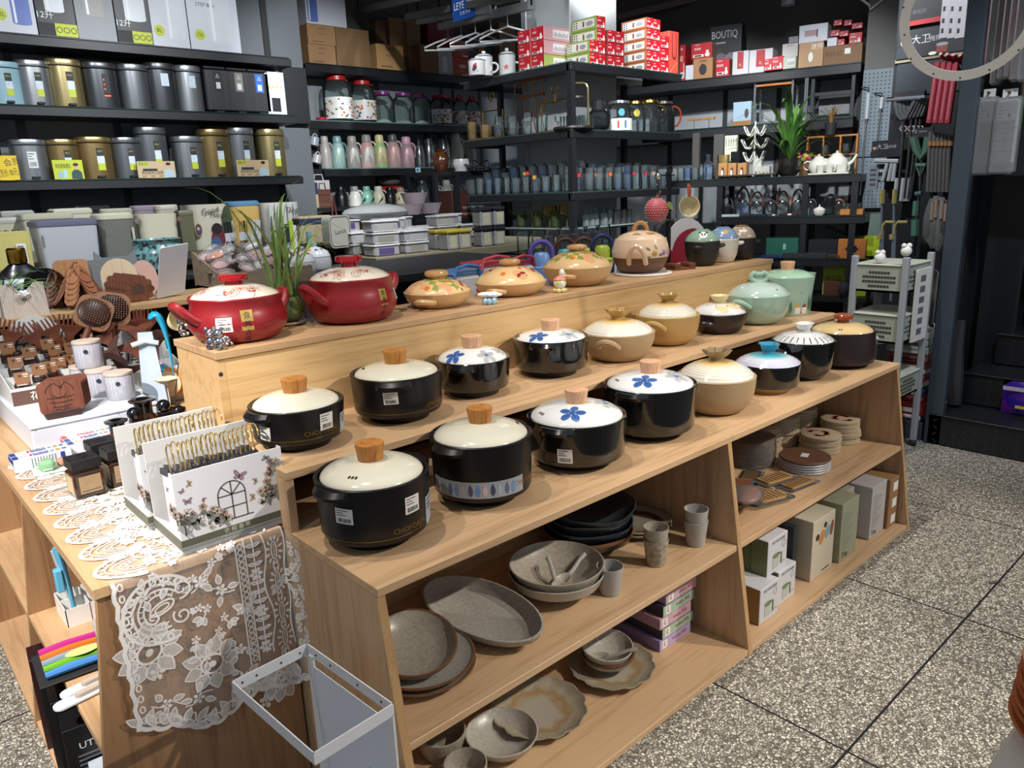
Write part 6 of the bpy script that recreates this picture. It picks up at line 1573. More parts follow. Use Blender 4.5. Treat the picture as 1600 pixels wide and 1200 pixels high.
def flask_(u0,u1,v0,v1,si,body,cap,lb,y=5.72,arch=None,hd=None,grp='vacuum flasks on the back shelf',spout=False,base=None):
 x,w=bspan(u0,u1,v1,y);z=BZ[si]+.001;h=ony((u0+u1)/2,v0,y).z-z;t=tg('vacuum_flask',lb,'flask',(x,y,z),0,grp);w*=.86
 k=MB();k.lt([(0,0),(w*.96,0),(w,.008,None),(w,h*.14,body),(w,h*.45),(w*.9,h*.62),(w*.62,h*.76),(w*.58,h*.8)],base or body,26)
 if arch is not None:
  fn=osd(ipl([(0,w),(h*.45,w),(h*.62,w*.9),(h*.76,w*.62),(h,.5*w)]),R(255),.001);k.dc([(-w*.62,h*.14),(w*.62,h*.14)]+[(w*.62*cos(R(a)),h*.42+h*.22*sin(R(a)))for a in rg_(0,181,15)],fn,arch,4)
 k.mk('body',t)
 k=MB();k.lt([(w*.6,h*.76),(w*.62,h*.78),(w*.6,h*.95),(w*.5,h),(0,h)],cap,24)
 if spout:k.add([(-w*.3,-w*.5,h*.8),(-w*.15,-w*1.,h*.93),(-w*.1,-w*.5,h*.95)],[(0,1,2),(2,1,0)],cap)
 k.mk('cap',t)
 k=MB();k.tb(bez((w*.55,0,h*.78),(w*1.5,0,h*.86),(w*1.55,0,h*.55),(w*1.25,0,h*.34),10),w*.12,hd or cap,7);k.mk('handle',t)
 return t
PWH=mat('d9d6cb',.35,var=.02);PGR=mat('8ea9a2',.3,var=.02);PCR=mat('dccf9c',.35,var=.02);PPK=mat('d9a8a4',.35,var=.02);PPK2=mat('cfa2ae',.35,var=.02);PGY=mat('a59e98',.35);PDG=mat('55595c',.35);SILV=bru('8a8c8e',.25)
flask_(500,520,213,259,2,PGY,PGY,'tapered grey flask at the left end of the flask shelf');flask_(518,541,213,258,2,PGR,mat('6d8c90',.35),'sage green flask with blue-grey cap',arch=mat('9fbcae',.3));flask_(541,564,213,258,2,PGY,mat('b0aaa0',.35),'white flask with taupe domed cap',arch=PWH,hd=PWH)
flask_(563,587,211,258,2,mat('b0aaa4',.35),mat('9c9794',.4),'white and taupe flask with arched front',arch=PWH,hd=PWH,base=PPK);flask_(584,606,211,257,2,mat('b5ab84',.35),PCR,'cream yellow flask with green base',arch=PCR,hd=PWH,base=mat('a4c088',.4));flask_(604,627,210,257,2,mat('b5958f',.35),PDG,'pink flask with dark grey top',arch=PPK,hd=mat('b9bcc0',.3));flask_(625,648,214,257,2,mat('a8868e',.35),PPK2,'rose pink flask with arched handle',arch=PPK2,hd=PPK2)
flask_(648,664,217,257,2,SILV,BLKW,'slim steel flask beside the rose pink one');flask_(662,680,204,257,2,SILV,BLKW,'tall steel flask with black top behind the brown vase',y=5.8);flask_(684,704,203,257,2,SILV,BLKW,'second tall steel flask behind the brown vase',y=5.8);flask_(703,724,205,258,2,PWH,PWH,'white flask behind the white pot',y=5.8);flask_(726,744,206,258,2,PGY,mat('7d8a72',.4),'grey-green flask beside the pillar shelf',y=5.8)
flask_(523,546,291,324,3,BLKB,BLKB,'black coffee pot at the left end of the lowest shelf',grp='coffee pots on the lowest back shelf');flask_(545,566,291,324,3,PWH,mat('8a8684',.4),'white coffee pot with grey lid',hd=PWH,grp='coffee pots on the lowest back shelf');flask_(565,584,291,323,3,mat('84b8a4',.3),mat('7ba898',.3),'mint green coffee pot with mint handle',grp='coffee pots on the lowest back shelf');flask_(583,603,291,323,3,mat('d8d4b8',.35),PWH,'cream coffee pot with red dot',hd=PWH,grp='coffee pots on the lowest back shelf')
flask_(601,620,292,322,3,BLKB,BLKB,'black coffee pot with yellow print',grp='coffee pots on the lowest back shelf');flask_(617,637,293,322,3,mat('d2c8a4',.35),mat('a08a70',.4),'small beige coffee pot under red lid',hd=BLKB,grp='coffee pots on the lowest back shelf');flask_(635,652,292,321,3,SILV,SILV,'steel coffee pot beside the small beige one',hd=BLKB,grp='coffee pots on the lowest back shelf');flask_(651,671,281,321,3,mat('3c444a',.3),mat('2c3236',.3),'slate grey coffee pot beside the steel one',grp='coffee pots on the lowest back shelf')
flask_(672,691,284,321,3,mat('a9c0b4',.3),PWH,'pale mint coffee pot behind the black frame',grp='coffee pots on the lowest back shelf');flask_(690,708,281,320,3,PWH,PWH,'white jug-shaped coffee pot behind the black frame',grp='coffee pots on the lowest back shelf');flask_(709,724,284,320,3,SILV,BLKB,'steel coffee pot behind the black frame',grp='coffee pots on the lowest back shelf')
x,w=bspan(594,627,290,5.78);k=MB();k.ball((x,5.8,ony(610,282,5.78).z),(w,.1,.055),gls('8c918c',.55,.12),14,8);k.box(x-w*.9,x+w*.9,5.75,5.85,ony(610,290,5.78).z-.04,ony(610,291,5.78).z,RL,.004);tag(k.mk('bagged_kettle'),'plastic-bagged item on a red lid above the coffee pots','bag')
for i,(u,v)in en(((653,262),(653,325),(682,324))):
 p=ony(u,v,BYF-.012);tag(MB().box(p.x-.03,p.x+.03,BYF-.014,BYF-.008,p.z-.045,p.z+0.,mat('c8d4dc')).box(p.x-.02,p.x+.008,BYF-.0155,BYF-.0145,p.z-.036,p.z-.01,mat('2f86c4')).mk('shelf_tag'),('blue shelf price tag under the flasks','blue shelf price tag under the slate coffee pot','blue shelf price tag behind the black frame post')[i],'tag','blue price tags')
k=MB();a_,b_=ony(448,200,5.5),ony(505,285,5.5);k.box(a_.x,b_.x,5.5,5.52,b_.z,a_.z,BLKW)
[k.tb([(ony(u,v-9,5.44).x,5.5,ony(u,v-9,5.44).z),(ony(u,v-9,5.44).x,5.42,ony(u,v-9,5.44).z)],.004,SE,6)for u,v in((455,219),(472,221),(491,221),(459,249),(477,246),(495,249))]
rack=tag(k.mk('mug_board'),'black hook board with six hanging mugs','board')
for i,(u,v,c)in en(((455,219,'a48a30'),(472,221,'9aa4aa'),(491,221,'9aa4ac'),(459,249,'a88a84'),(477,246,'b4b6b8'),(495,249,'b8b6b4'))):
 p=ony(u,v,5.44);t=tg('hanging_mug',('yellow mug hanging at the upper left of the board','pale grey mug hanging in the middle of the upper row','pale grey mug hanging at the upper right','dusty pink mug hanging at the lower left','pale mug hanging in the middle of the lower row','white mug hanging at the lower right')[i],'mug',p,0,'mugs on the hook board');t.rotation_euler=(0,R((-6,22,14,24,4,18)[i]),0)
 m_=mat(c,.25,coat=.4);MB().lt([(0,-.042),(.034,-.042),(.042,-.036),(.042,.036),(.038,.036),(.037,-.032),(0,-.034)],m_,22).mk('cup',t)
 MB().tb([(.022*cos(R(a)),0,.034+.034*sin(R(a)))for a in rg_(0,181,20)],.006,m_,6).mk('handle',t)
def tote(u0,u1,v0,v1,y,mt,mb_,lb,split=.55,art=None):
 a,b=ony(u0,v1,y),ony(u1,v1,y);h=ony(u0,v0,y).z-a.z;w=b.x-a.x;t=tg('tote_bag',lb,'bag',(a.x,y,a.z),0);k=MB();k.box(0,w,0,.06,0,h*split,mb_,.006);k.box(0,w,0,.06,h*split,h,mt,.004)
 if art:art(k,fl((0,-.0012,0),*XZ),w,h)
 k.mk('bag_body',t);MB().tb([(w*.25,.03,h),(w*.3,.03,h+.05),(w*.7,.03,h+.05),(w*.75,.03,h)],.006,mt,6).mk('strap',t)
CANV=mat('a8997c',.7)
bz_=ony(480,327,5.).z
tag(MB().box(2.62,3.3,4.98,5.48,bz_-.03,bz_,BM,.002).box(2.62,2.66,4.98,5.02,0,bz_-.03,BM).box(3.26,3.3,4.98,5.02,0,bz_-.03,BM).box(2.62,3.3,5.4,5.44,0,bz_-.03,BM).mk('side_table'),'small black table of lunch bags in the wall corner','table')
tote(463,500,286,327,5.05,mat('1f2c52',.7),CANV,'navy and canvas lunch bag in the corner');tote(490,519,282,326,5.25,mat('b4b2ac',.6),mat('9a9896',.6),'pale drawstring bag beside the navy lunch bag',.5);tote(499,519,296,326,5.12,mat('5a3428',.6),mat('5a3428',.6),'small brown ear-topped pouch beside the lunch bag',.7)
a_=ony(432,301,5.2);tag(MB().box(a_.x,a_.x+.13,5.2,5.34,bz_,ony(432,291,5.2).z,gls('a8acb4',.4),.004).mk('clear_organizer'),'clear compartment box beside the navy lunch bag','box')
for i,(u,v)in en(((467,276),(470,284))):p=ony(u,v,5.2);k=MB();k.tb([(.022*cos(R(a)),0,.022*sin(R(a)))for a in rg_(0,300,25)],.006,mat('b8a24a',.4),6);tag(k.mk('ring_clip',None,(p.x,5.49,p.z)),('yellow ring clip on the hook board','lower yellow ring clip on the hook board')[i],'clip','yellow clips')
# middle ground behind the top step
MZ=ony(400,445,1.5).z
t=tg('side_table','low dark table behind the red casseroles','table',(0,0,0));MB().box(.45,1.75,1.3,1.95,MZ-.03,MZ-.001,BM,.002).mk('table_top',t)
for x in(.66,1.68):
 for y in(1.32,1.88):MB().box(x,x+.04,y,y+.04,0,MZ-.03,BM).mk('leg',t)
GW=wd('x','8c7a66','75644f',.5)
a_,b_=ony(362,455,1.5),ony(455,440,1.5);w=.34
t=tg('sorting_crate','grey wooden sloping crate of packaged sweets behind the red pot','crate',(a_.x-.06,1.44,MZ));k=MB();k.box(0,w,0,.008,0,.055,GW);k.box(0,w,.22,.228,0,.12,GW);k.box(0,w,.008,.22,0,.006,GW)
for x in(0,w*.36,w*.7,w-.008):k.add([(x,.008,0),(x,.22,0),(x,.22,.12),(x,.008,.055),(x+.008,.008,0),(x+.008,.22,0),(x+.008,.22,.12),(x+.008,.008,.055)],[(0,3,2,1),(4,5,6,7),(3,7,6,2)],GW)
k.mk('crate',t)
CEL=gls('f2eeee',.78,.1)
for i in rg_(16):
 c=('d87a24','c9a0a4','a8443c','b4b8c0','d89a94','c8c4bc','e0dcd8','8a3a3a')[i%8]
 k=MB();k.ball((0,0,0),(.028,.02,.014),mat(c,.5,var=.3,scale=90),8,5);k.ball((0,0,.004),(.042,.026,.02),CEL,8,5);k.add([(.03,-.02,.01),(.06,-.03,.03),(.065,.02,.025),(.03,.02,.012)],[(0,1,2,3)],CEL)
 o=k.mk('sweet_packet',None,(a_.x-.03+.075*(i%4)+.01*(i%3),1.475+.045*(i//4),MZ+.045+.018*(i//4)+.012*(i%3)));o.rotation_euler=(R(20+rnd.uniform(-20,20)),R(rnd.uniform(-25,25)),R(rnd.uniform(0,360)))
 tag(o,'clear-wrapped sweet packet lying in the grey wooden crate','packet','sweet packets in the crate')
p=ony(443,424,1.52);o=MB().prism(rrect(.05,.1,.012),0,.004,mat('d8d6d8')).box(-.004,.004,-.03,.03,.004,.012,mat('a8a8ac',.4)).mk('carded_tool',None,p);o.rotation_euler=(R(55),0,R(-25));tag(o,'white carded tool leaning on the sweet packets','pack')
for i,(u,c)in en(((345,'1b1d22'),(352,'1b1d22'),(358,'d6d6d8'),(367,'b98f4a'),(373,'1b1d22'),(379,'c9a24a'),(385,'d2d4d8'),(391,'d2d4d8'),(396,'dcdce0'),(385,'e2e2e2'))):
 top=ony(u,343+3*(i%3),1.74);k=MB()
 for q in(-.005,.005):k.tb([(q,0,-.155),(q*.9,0,.06)],.0035,mat(c,.4),5)
 k.box(-.011,.011,-.005,.005,-.155,-.02,gls('dcdce6',.6));k.box(-.01,.01,-.0055,-.005,-.01,.02,mat('d4d6dc',.4))
 o=k.mk('chopstick_pair',None,(top.x+.02*(i==9),1.7+.012*(i%3),MZ+.156));o.rotation_euler=(R(8),R(-4+i),0);tag(o,('black chopstick pair with white bands at the left of the bundle' if i==0 else 'second black chopstick pair with white bands' if i==1 else 'chopstick pair standing behind the sweets crate'),'chopsticks','chopsticks behind the crate')
WPT=mat('cfcfd0',.15,coat=.5,var=.02)
for i,(u,v,r)in en(((457,433,.05),(495,425,.062),(477,440,.046))):
 p=onz(u,v,MZ+.03);y=(1.62,1.68,1.5)[i];p=ony(u,v,y);t=tg('sugar_pot',('white lidded pot behind the grass','larger white lidded pot left of the big red casserole','small flowered white pot beside the big red casserole')[i],'pot',(p.x,y,MZ),0,'white lidded pots');MB().lt([(0,0),(r*.6,0),(r*.95,.018),(r,.04),(r*.94,.065)],WPT,26).mk('body',t)
 k=MB();k.lt([(r*.96,.065),(r*.8,.085),(r*.3,.1),(.008,.102),(.01,.115),(0,.12)],WPT,26);zf=ipl([(0,.12),(r*.3,.1),(r*.8,.085),(r,.065)])
 for j in rg_(9):k.dc(pt(0,0,.016,.006,0),otp(zf,.001,r*.6*cos(j*.7),r*.6*sin(j*.7),j),(BLUEF,OLV,ORF)[j%3])
 k.mk('lid',t)
t=tg('potted_grass','tall grass in a round green pot between the two red casseroles','plant',(.3,.868,Z3));GP=mat('5d7340',.2,coat=.5,var=.1)
MB().lt([(0,.008),(.02,.008),(.03,.012),(.042,.03),(.043,.05),(.034,.074),(.03,.078),(.028,.07),(0,.068)],GP,26).mk('pot',t);MB().lt([(0,0),(.03,0),(.046,.008),(.047,.012),(.03,.009),(0,.009)],mat('c9b9a8',.4),26).mk('saucer',t)
k=MB()
for(du,dv,h,n,sd)in((-.025,0,.34,12,2),(.02,0.,.33,11,8)):blades(k,n,h,.26,GRS if sd==2 else GRS2,(du,dv,.065),sd,.0042,.55)
blades(k,9,.3,.09,GRS,(-.02,0,.065),12,.006,.1);k.mk('leaves',t)
SLV=mat('c9cbd2',.12,1.,.1,150)
def bear(loc,rz,lb):
 k=MB();k.ball((0,0,.017),(.011,.01,.014),SLV,10,7);k.ball((0,0,.038),.0115,SLV,10,7)
 for s in(-1,1):k.ball((s*.0085,0,.049),.005,SLV,8,5);k.ball((s*.011,-.005,.02),(.005,.006,.005),SLV,8,5);k.ball((s*.007,-.006,.006),(.006,.009,.006),SLV,8,5)
 k.ball((0,-.01,.036),(.005,.004,.004),SLV,8,5);tag(k.mk('bear_figurine',None,loc,rz),lb,'figurine','silver bear figurines')
for i,(u,v)in en(((333,546),(346,547),(357,541))):p=onz(u,v,Z3);bear((p.x,p.y+.006,Z3),-20+15*i,('silver bear figurine at the left of the trio before the red pot','silver bear figurine in the middle of the trio','silver bear figurine at the right of the trio')[i])
p=onz(284,525,Z3);bear((p.x+.004,p.y,Z3),30,'silver bear figurine alone at the corner behind the red handle')
p=onz(769,476,Z3);t=tg('plane_figurine','toy plane on a pale blue cloud base before the leaf-lid pot','figurine',(p.x,p.y+.012,Z3),-25);k=MB()
for i in rg_(7):a=i*2*PI/7;k.ball((.016*cos(a),.012*sin(a),.01),(.009,.009,.011),mat('a2c4d8',.35),8,6)
k.mk('cloud',t);k=MB();k.tb([(-.036,0,.032),(-.02,0,.031),(.02,0,.029),(.04,0,.027)],[.004,.008,.009,.003],WH,8);k.add([(-.01,-.035,.03),(.012,-.006,.03),(.012,.006,.03),(-.01,.035,.03),(-.004,0,.032)],[(0,1,4),(1,2,4),(2,3,4)],WH);k.add([(-.036,0,.032),(-.024,0,.036),(-.036,0,.05),(-.042,0,.052)],[(0,1,2,3),(3,2,1,0)],mat('b04a4a',.4));k.mk('plane',t)
p=onz(879,457,Z3);t=tg('duck_figurine','painted duck figurine on a yellow base beside the green check pot','figurine',(p.x,p.y+.012,Z3),-30);YL=mat('d9cc8a',.4)
k=MB();
for i in rg_(6):a=i*2*PI/6;k.ball((.016*cos(a),.014*sin(a),.007),(.01,.01,.008),YL,8,5)
k.mk('base',t);k=MB();k.ball((0,0,.03),(.022,.018,.02),spk_('dfe4e6','c9d24a',60,.3),12,8);k.ball((0.,0,.042),(.022,.017,.012),mat('dd8a74',.35),12,6);k.ball((.008,0,.064),(.01,.01,.013),WH,10,7);k.ball((.018,0,.061),(.006,.004,.003),mat('d9a23a',.4),8,5);k.tb([(.004,0,.046),(.008,0,.06)],.007,WH,8);k.mk('duck',t)
p=onz(1073,415,Z3);t=tg('wooden_rest','dark wooden U-shaped rest between the pink pot and black pots','rest',(1.955,.755,Z3),-20)
k=MB();WR=wd('x','6b3f2a','4f2c1c',.4,2);k.box(-.05,.05,-.035,.035,0,.01,WR,.002);k.box(-.05,-.02,-.035,.035,.01,.026,WR,.003);k.box(.02,.05,-.035,.035,.01,.026,WR,.003);k.mk('rest',t)
def kid_cup(u,v,y,c1,c2,lb,s=1.):
 p=ony(u,v,y);t=tg('lunch_pot',lb,'lunch pot',(p.x,y,Z3-.05),-42,'arch-handled lunch pots')
 zb_=p.z-.055*s;k=MB();k.xf=T3(0,0,zb_-(Z3-.05));k.lt([(0,-.1),(.05*s,-.1),(.052*s,0),(.05*s,.002),(.034*s,.004),(.034*s,.045*s),(.026*s,.056*s),(0,.06*s)],mat(c2,.3,coat=.3),24);k.mk('lid',t,lb=None)
 k=MB();k.xf=T3(0,0,zb_-(Z3-.05));k.tb([(-.044*s,0,-.03)]+[(-.044*s*cos(R(a)),0,.052*s+.048*s*sin(R(a)))for a in rg_(0,181,15)]+[(.044*s,0,-.03)],.01*s,mat(c1,.35),8);k.mk('arch_handle',t);k=MB();k.xf=T3(0,0,zb_-(Z3-.05));k.box(-.048*s,.048*s,-.045*s,.045*s,-.14,-.012,mat(c1,.35),.01);k.mk('body',t)
kid_cup(846,395,1.12,'5a4f9c','6f94cc','purple-handled lunch pot with blue lid behind the tan pots');kid_cup(883,390,1.2,'4c2c26','4f9fb0','brown-handled lunch pot with teal lid');kid_cup(912,388,1.26,'56322a','b9c246','brown-handled lunch pot with lime lid');kid_cup(941,384,1.14,'27305e','a4b43a','navy-handled lunch pot with lime lid beside the pink pot')
t=tg('display_table','dark counter of lunch boxes directly behind the top step','table',(0,0,0));MB().box(.7,2.75,.96,1.28,.82,.838,BM,.002).mk('table_top',t);MB().box(.7,2.75,1.255,1.275,0,.82,mat('1a1b1d',.7)).mk('panel',t)
for i,(u0,u1,v,c)in en(((709,752,428,'5f86b8'),(752,800,414,'b8404a'),(800,836,412,'9c2a40'))):
 y=1.02;a_,b_=ony(u0,v,y),ony(u1,v,y);w=b_.x-a_.x;t=tg('lunch_box',('blue-strapped lunch box behind the green check pot','red-strapped lunch box behind the leaf-lid pot','crimson lunch box left of the purple handle')[i],'lunch box',(a_.x,y,.839),0,'strapped lunch boxes');h=a_.z-.839
 k=MB();k.box(0,w,0,.14,0,h-.012,mat('c9ccd2',.35),.01);k.mk('box',t);k=MB();k.box(0,w,0,.14,h-.012,h+.004,mat(c,.35),.008);k.mk('lid',t);k=MB();k.tb([(0,0.,h-.02),(w*.1,0.,h+.018),(w*.5,0.,h+.026),(w*.9,0.,h+.016),(w,0.,h-.02)],.006,mat(('3f7fc4','c24a5a','a83a50')[i],.35),6);k.mk('strap',t)
for i,(u,v,c)in en(((707,424,'6a4038'),(739,420,'c9788e'))):p=ony(u,v,1.08);k=MB();k.xf=T3(p.x,1.1,.839);h=p.z-.839;k.lt([(0,0),(.03,0),(.032,h*.55),(.014,h*.6),(.013,h*.97),(.01,h),(0,h)],mat(c,.35),18);tag(k.mk('drink_bottle'),('brown capped bottle behind the red casserole','pink capped bottle behind the green check pot')[i],'bottle','capped bottles')
for i,(u,v,c,rr)in en(((1046,400,'7d1226',.13),(1106,375,'86142a',.14))):
 y=1.+.06*i;p=ony(u,v+40,y);top=ony(u,v-24+6*i,y);h=top.z-.839;P=[(-rr*.8,0),(rr*.8,0),(rr*.8,h*.5)]+[(rr*.8*cos(R(a)),h*.5+h*.5*sin(R(a)))for a in rg_(15,180,15)]+[(-rr*.8,h*.5)]
 o=plate(P,.012,mat(c,.4)).mk('chopping_board',None,(p.x,y+.08,.839));o.rotation_euler=(R(-6),0,R(-30));tag(o,('dark red rounded board left of the panda pot','dark red arched board behind the panda pot')[i],'cutting board','red chopping boards')
p=ony(1102,352,1.1);o=plate([(-.12,0),(.12,0),(.12,.12)]+[(.12*cos(R(a)),.12+.13*sin(R(a)))for a in rg_(15,180,15)]+[(-.12,.12)],.012,mat('cfcac6',.4)).mk('chopping_board',None,(p.x,1.2,.839+.06));o.location.z=.839;o.scale.z=(ony(1102,338,1.2).z-.839)/.25;o.rotation_euler=(R(-4),0,R(-30));tag(o,'white arched board behind the dark red boards','cutting board')
p=ony(1046,300,.875);SX=p.x
t=tg('display_stand','slim black hook stand holding the dotted cover and cream saucepan','stand',(SX,.875,Z3));H_=ony(1046,272,.875).z-Z3
MB().box(-.006,.006,-.006,.006,0,H_,BM).box(-.05,.05,-.03,.03,0,.006,BM).mk('post',t)
k=MB();k.tb([(-.1,-.02,H_-.004),(.06,.02,H_-.004)],.003,BM,6);k.tb([(0.+.017*cos(R(a)),0,H_+.016+.017*sin(R(a)))for a in rg_(0,361,30)],.003,BM,6);k.tb([(-.1,-.02,H_-.09)]+[(-.1+0.*a,-.02,H_-.004)for a in(0,)],.0015,BM,5);k.tb([(-.085,-.02,H_-.09),(-.085,-.02,H_-.01)],.0015,BM,5);k.ball((-.105,-.02,H_-.008),.014,CM,10,7);k.mk('top_arm',t)
zt=ony(1046,344,.875).z-Z3;k=MB();k.tb([(-.11,-.03,zt+.012),(-.1,-.03,zt-.004),(-.07,-.025,zt+.004),(.06,.02,zt),(.09,.03,zt-.012),(.085,.03,zt+0.)],.003,CM,6);k.mk('lower_hook',t)
p=ony(1026,328,.86);t=tg('teapot_cozy','red dotted peach-shaped cover on the black hook stand','cover',(p.x,.86,p.z));DOT=mat('b8505a',.5,var=.05)
k=MB();k.ball((0,0,0),(.05,.045,.048),DOT,20,14)
for i in rg_(11):
 for j in rg_(24):
  th=-1.1+2.2*i/10;ph=2*PI*(j+.5*(i%2))/24;c_=Vc((.05*cos(th)*cos(ph),.045*cos(th)*sin(ph),.048*sin(th)));n_=c_.normalized()
  k.ball(tuple(c_+n_*.0004),(.002,.002,.002),mat('e4cfc4'),5,3)
k.mk('cover',t);k=MB();k.ball((.034,.02,-.002),(.04,.04,.044),mat('cf8f88'),16,10);k.mk('pink_side',t);k=MB();k.dc([(x,z)for x,z in pt(0,0,.055,.013,-.6)],fl((.004,-.05,.03),(1,.1,0),(0,0,1)),mat('9aa85a'),2);k.dc([(x,z)for x,z in pt(0,0,.055,.013,-.6)][::-1],fl((.004,-.0495,.03),(1,.1,0),(0,0,1)),mat('9aa85a'),2);k.mk('leaf',t);MB().tb([(0.,0,.045),(.012,0,.062),(.024,0,.072)],.007,mat('6a3c34'),8).mk('stem',t)
p=ony(1076,323,.87);t=tg('saucepan','cream enamel saucepan hanging from the black hook stand','saucepan',p);t.rotation_euler=(0,0,R(-40));k=MB();k.xf=RX(82)
k.lt([(0,-.03),(.03,-.03),(.038,-.022),(.044,.012),(.0455,.014),(.043,.014),(.036,-.018),(.028,-.025),(0,-.025)],mat('d8cba4',.2,coat=.5,var=.03),36);k.mk('pan',t);MB().tb([(0,-.008,.042),(0,-.006,.06),(0,-.002,.082),(0,.012,.092)],[.007,.009,.009,.006],mat('a04a34',.25,coat=.5),8).mk('handle',t)
# glass shelves round the pillar
PX,PY=3.,2.33
PZS=[2.075,1.68,1.298,1.062]
PXE,PYE=4.16,3.42
Lp=[(PX,PY),(PXE,PY),(PXE,2.655),(3.345,2.655),(3.345,PYE),(PX,PYE)]
for i,z in en(PZS):
 L_=Lp if i<3 else[(3.1,PY+.1),(3.9,PY+.1),(3.9,2.655),(3.345,2.655),(3.345,3.1),(3.1,3.1)]
 t=tg('pillar_shelf',('top glass shelf of red cartons wrapped round the pillar','glass shelf of pitchers and gold racks round the pillar','glass shelf crowded with tumblers round the pillar','small lower glass shelf of goblets at the pillar')[i],'shelf',(0,0,0),0,'pillar glass shelves')
 MB().prism(L_,z-.008,z,gls('cfe4da',.55,.03)if i==3 else mat('33443e',.08,spec=.9)).mk('glass_plate',t)
 k=MB();b=.045
 if i<3:
  x0,y0=PX+.02,PY+.02
  k.box(x0-.02,PXE-.02,y0-.02,y0+.02,z-.008-b,z-.009,BM,.002);k.box(x0-.02,x0+.02,y0,PYE-.04,z-.008-b,z-.009,BM,.002);k.box(PXE-.06,PXE-.02,y0,2.65,z-.008-b,z-.009,BM,.002);k.box(x0,3.345,PYE-.08,PYE-.04,z-.008-b,z-.009,BM,.002)
 else:k.box(3.1,3.9,PY+.1,PY+.112,z-.02,z-.009,BM);k.box(3.1,3.112,PY+.1,3.1,z-.02,z-.009,BM)
 k.mk('steel_frame',t)
t=tg('shelf_post','black square post at the pillar shelf corner','post',(PX+.025,PY+.025,0));MB().box(-.02,.02,-.02,.02,0,PZS[0]-.053,BM).mk('post',t)
for x,y,l in((3.33,PYE-.06,'black post at the left end of the pillar shelves'),(PXE-.28,2.64,'black post behind the pitchers at the pillar')):o=MB().box(x-.018,x+.018,y-.018,y+.018,0,PZS[0]-.053,BM).mk('shelf_post');tag(o,l,'post')
REDB=mat('b01824',.42,var=.03);PKS=mat('b98a8c',.5,var=.05);GRS_=mat('8a9a4a',.5,var=.05);ORS=mat('9c5a38',.5,var=.05);MUGP=mat('d8d8d4')
def red_face(k,g,w,h):
 k.text('保温壶',h*.16,g,WH,w*.3,h*.62,maxw=w*.5);k.text('SUPOR',h*.1,g,WH,w*.3,h*.88,maxw=w*.4);k.gr_(g,1,1,WH,w*.1,w*.6,h*.1,h*.26);k.gr_(lf(g),1,1,INK,w*.16,w*.5,h*.13,h*.23);k.dc(ell(w*.78,h*.22,w*.12,h*.14),g,MUGP);k.dc(ell(w*.78,h*.42,w*.07,h*.1),g,MUGP)
def print_side(k,g,w,h):
 k.gr_(g,1,1,mat('cfc9c8'),w*.34,w*.96,h*.22,h*.8)
 for i in rg_(14):k.gr_(lf(g),1,1,mat('6a6668'),w*(.37+.04*i),w*(.39+.04*i),h*.28,h*(.5+.2*((i*7)%4)/4))
def photo_side(k,g,w,h):
 k.gr_(g,1,1,mat('d3d0c8'),w*.06,w*.92,h*.2,h*.86)
 for i in rg_(2):
  for j in rg_(3):k.gr_(lf(g),1,1,INK,w*(.1+.09*i),w*(.15+.09*i),h*(.28+.2*j),h*(.38+.2*j))
 k.gr_(lf(g),1,1,mat('7a4038'),w*.45,w*.52,h*.3,h*.75);k.dc(ell(w*.72,h*.5,w*.14,h*.2),lf(g),mat('8c8e92'))
TZ0=PZS[0]+.001
def rbox(x0,x1,y0,y1,z0,h,m_red,m_side,lb,end='x',grp='red kettle cartons on the pillar'):
 """end='x': red end looks to -x and the printed side to -y; end='y' the other way round"""
 k=MB();w,d=x1-x0,y1-y0;k.box(0,w,0,d,0,h,m_side,.0015)
 gx=fl((-.0006,d,0),*YZ);gy=fl((0,-.0006,0),*XZ)
 gr,gs,wr,ws=(gx,gy,d,w)if end=='x' else(gy,gx,w,d)
 k.gr_(gr,1,1,m_red,.001,wr-.001,.001,h-.001);red_face(k,lf(gr),wr,h);(print_side if end=='x' else photo_side)(k,gs,ws,h)
 tag(k.mk('kettle_carton',None,(x0,y0,z0)),lb,'carton',grp)
H3=(ony(830,22,PY+.1).z-TZ0)/3
a_=onx(810,100,PX+.05);b_=onx(851,100,PX+.05);dy=(a_.y-b_.y)/2;bx=PX+.05
lr=('bottom','middle','top')
for r in rg_(3):
 for c in rg_(2):rbox(bx,bx+.24,b_.y+dy*c+.001,b_.y+dy*(c+1)-.001,TZ0+H3*r,H3-.002,REDB,GRS_ if r==0 else PKS,'red carton with pink-printed side, %s of its pile, %s column'%(lr[r],('corner','outer')[c])if r else 'red carton with green side at the bottom of the %s column'%('corner','outer')[c])
yb=PY+.06
def fx(u):return ony(u,90,yb).x
def hgt(v0,v1):return ony(940,v0,yb).z-ony(940,v1,yb).z
hh=hgt(60,100)/2
x0=fx(921);x1=fx(936)
for r in rg_(2):rbox(x0,x1,yb,yb+.2,TZ0+hh*r,hh-.002,REDB,GRS_,'green-sided red carton, %s of the low front pair'%('lower','upper')[r],'y')
for r in rg_(4):rbox(fx(936)+.002,fx(950),yb+.02,yb+.24,TZ0+hh*r,hh-.002,REDB,GRS_,'red-ended carton behind the low green pair, level %s from the shelf'%('one','two','three','four')[r],'y')
for c,(u0,u1)in en(((951,963),(964,977))):
 for r in rg_(3):rbox(fx(u0),fx(u1),yb+.01,yb+.22,TZ0+hh*r,hh-.002,REDB,mat('8a2a2a'),'small red carton in the %s middle column, %s'%(('first','second')[c],lr[r]),'y')
h5=(ony(1000,24,yb).z-TZ0)/5
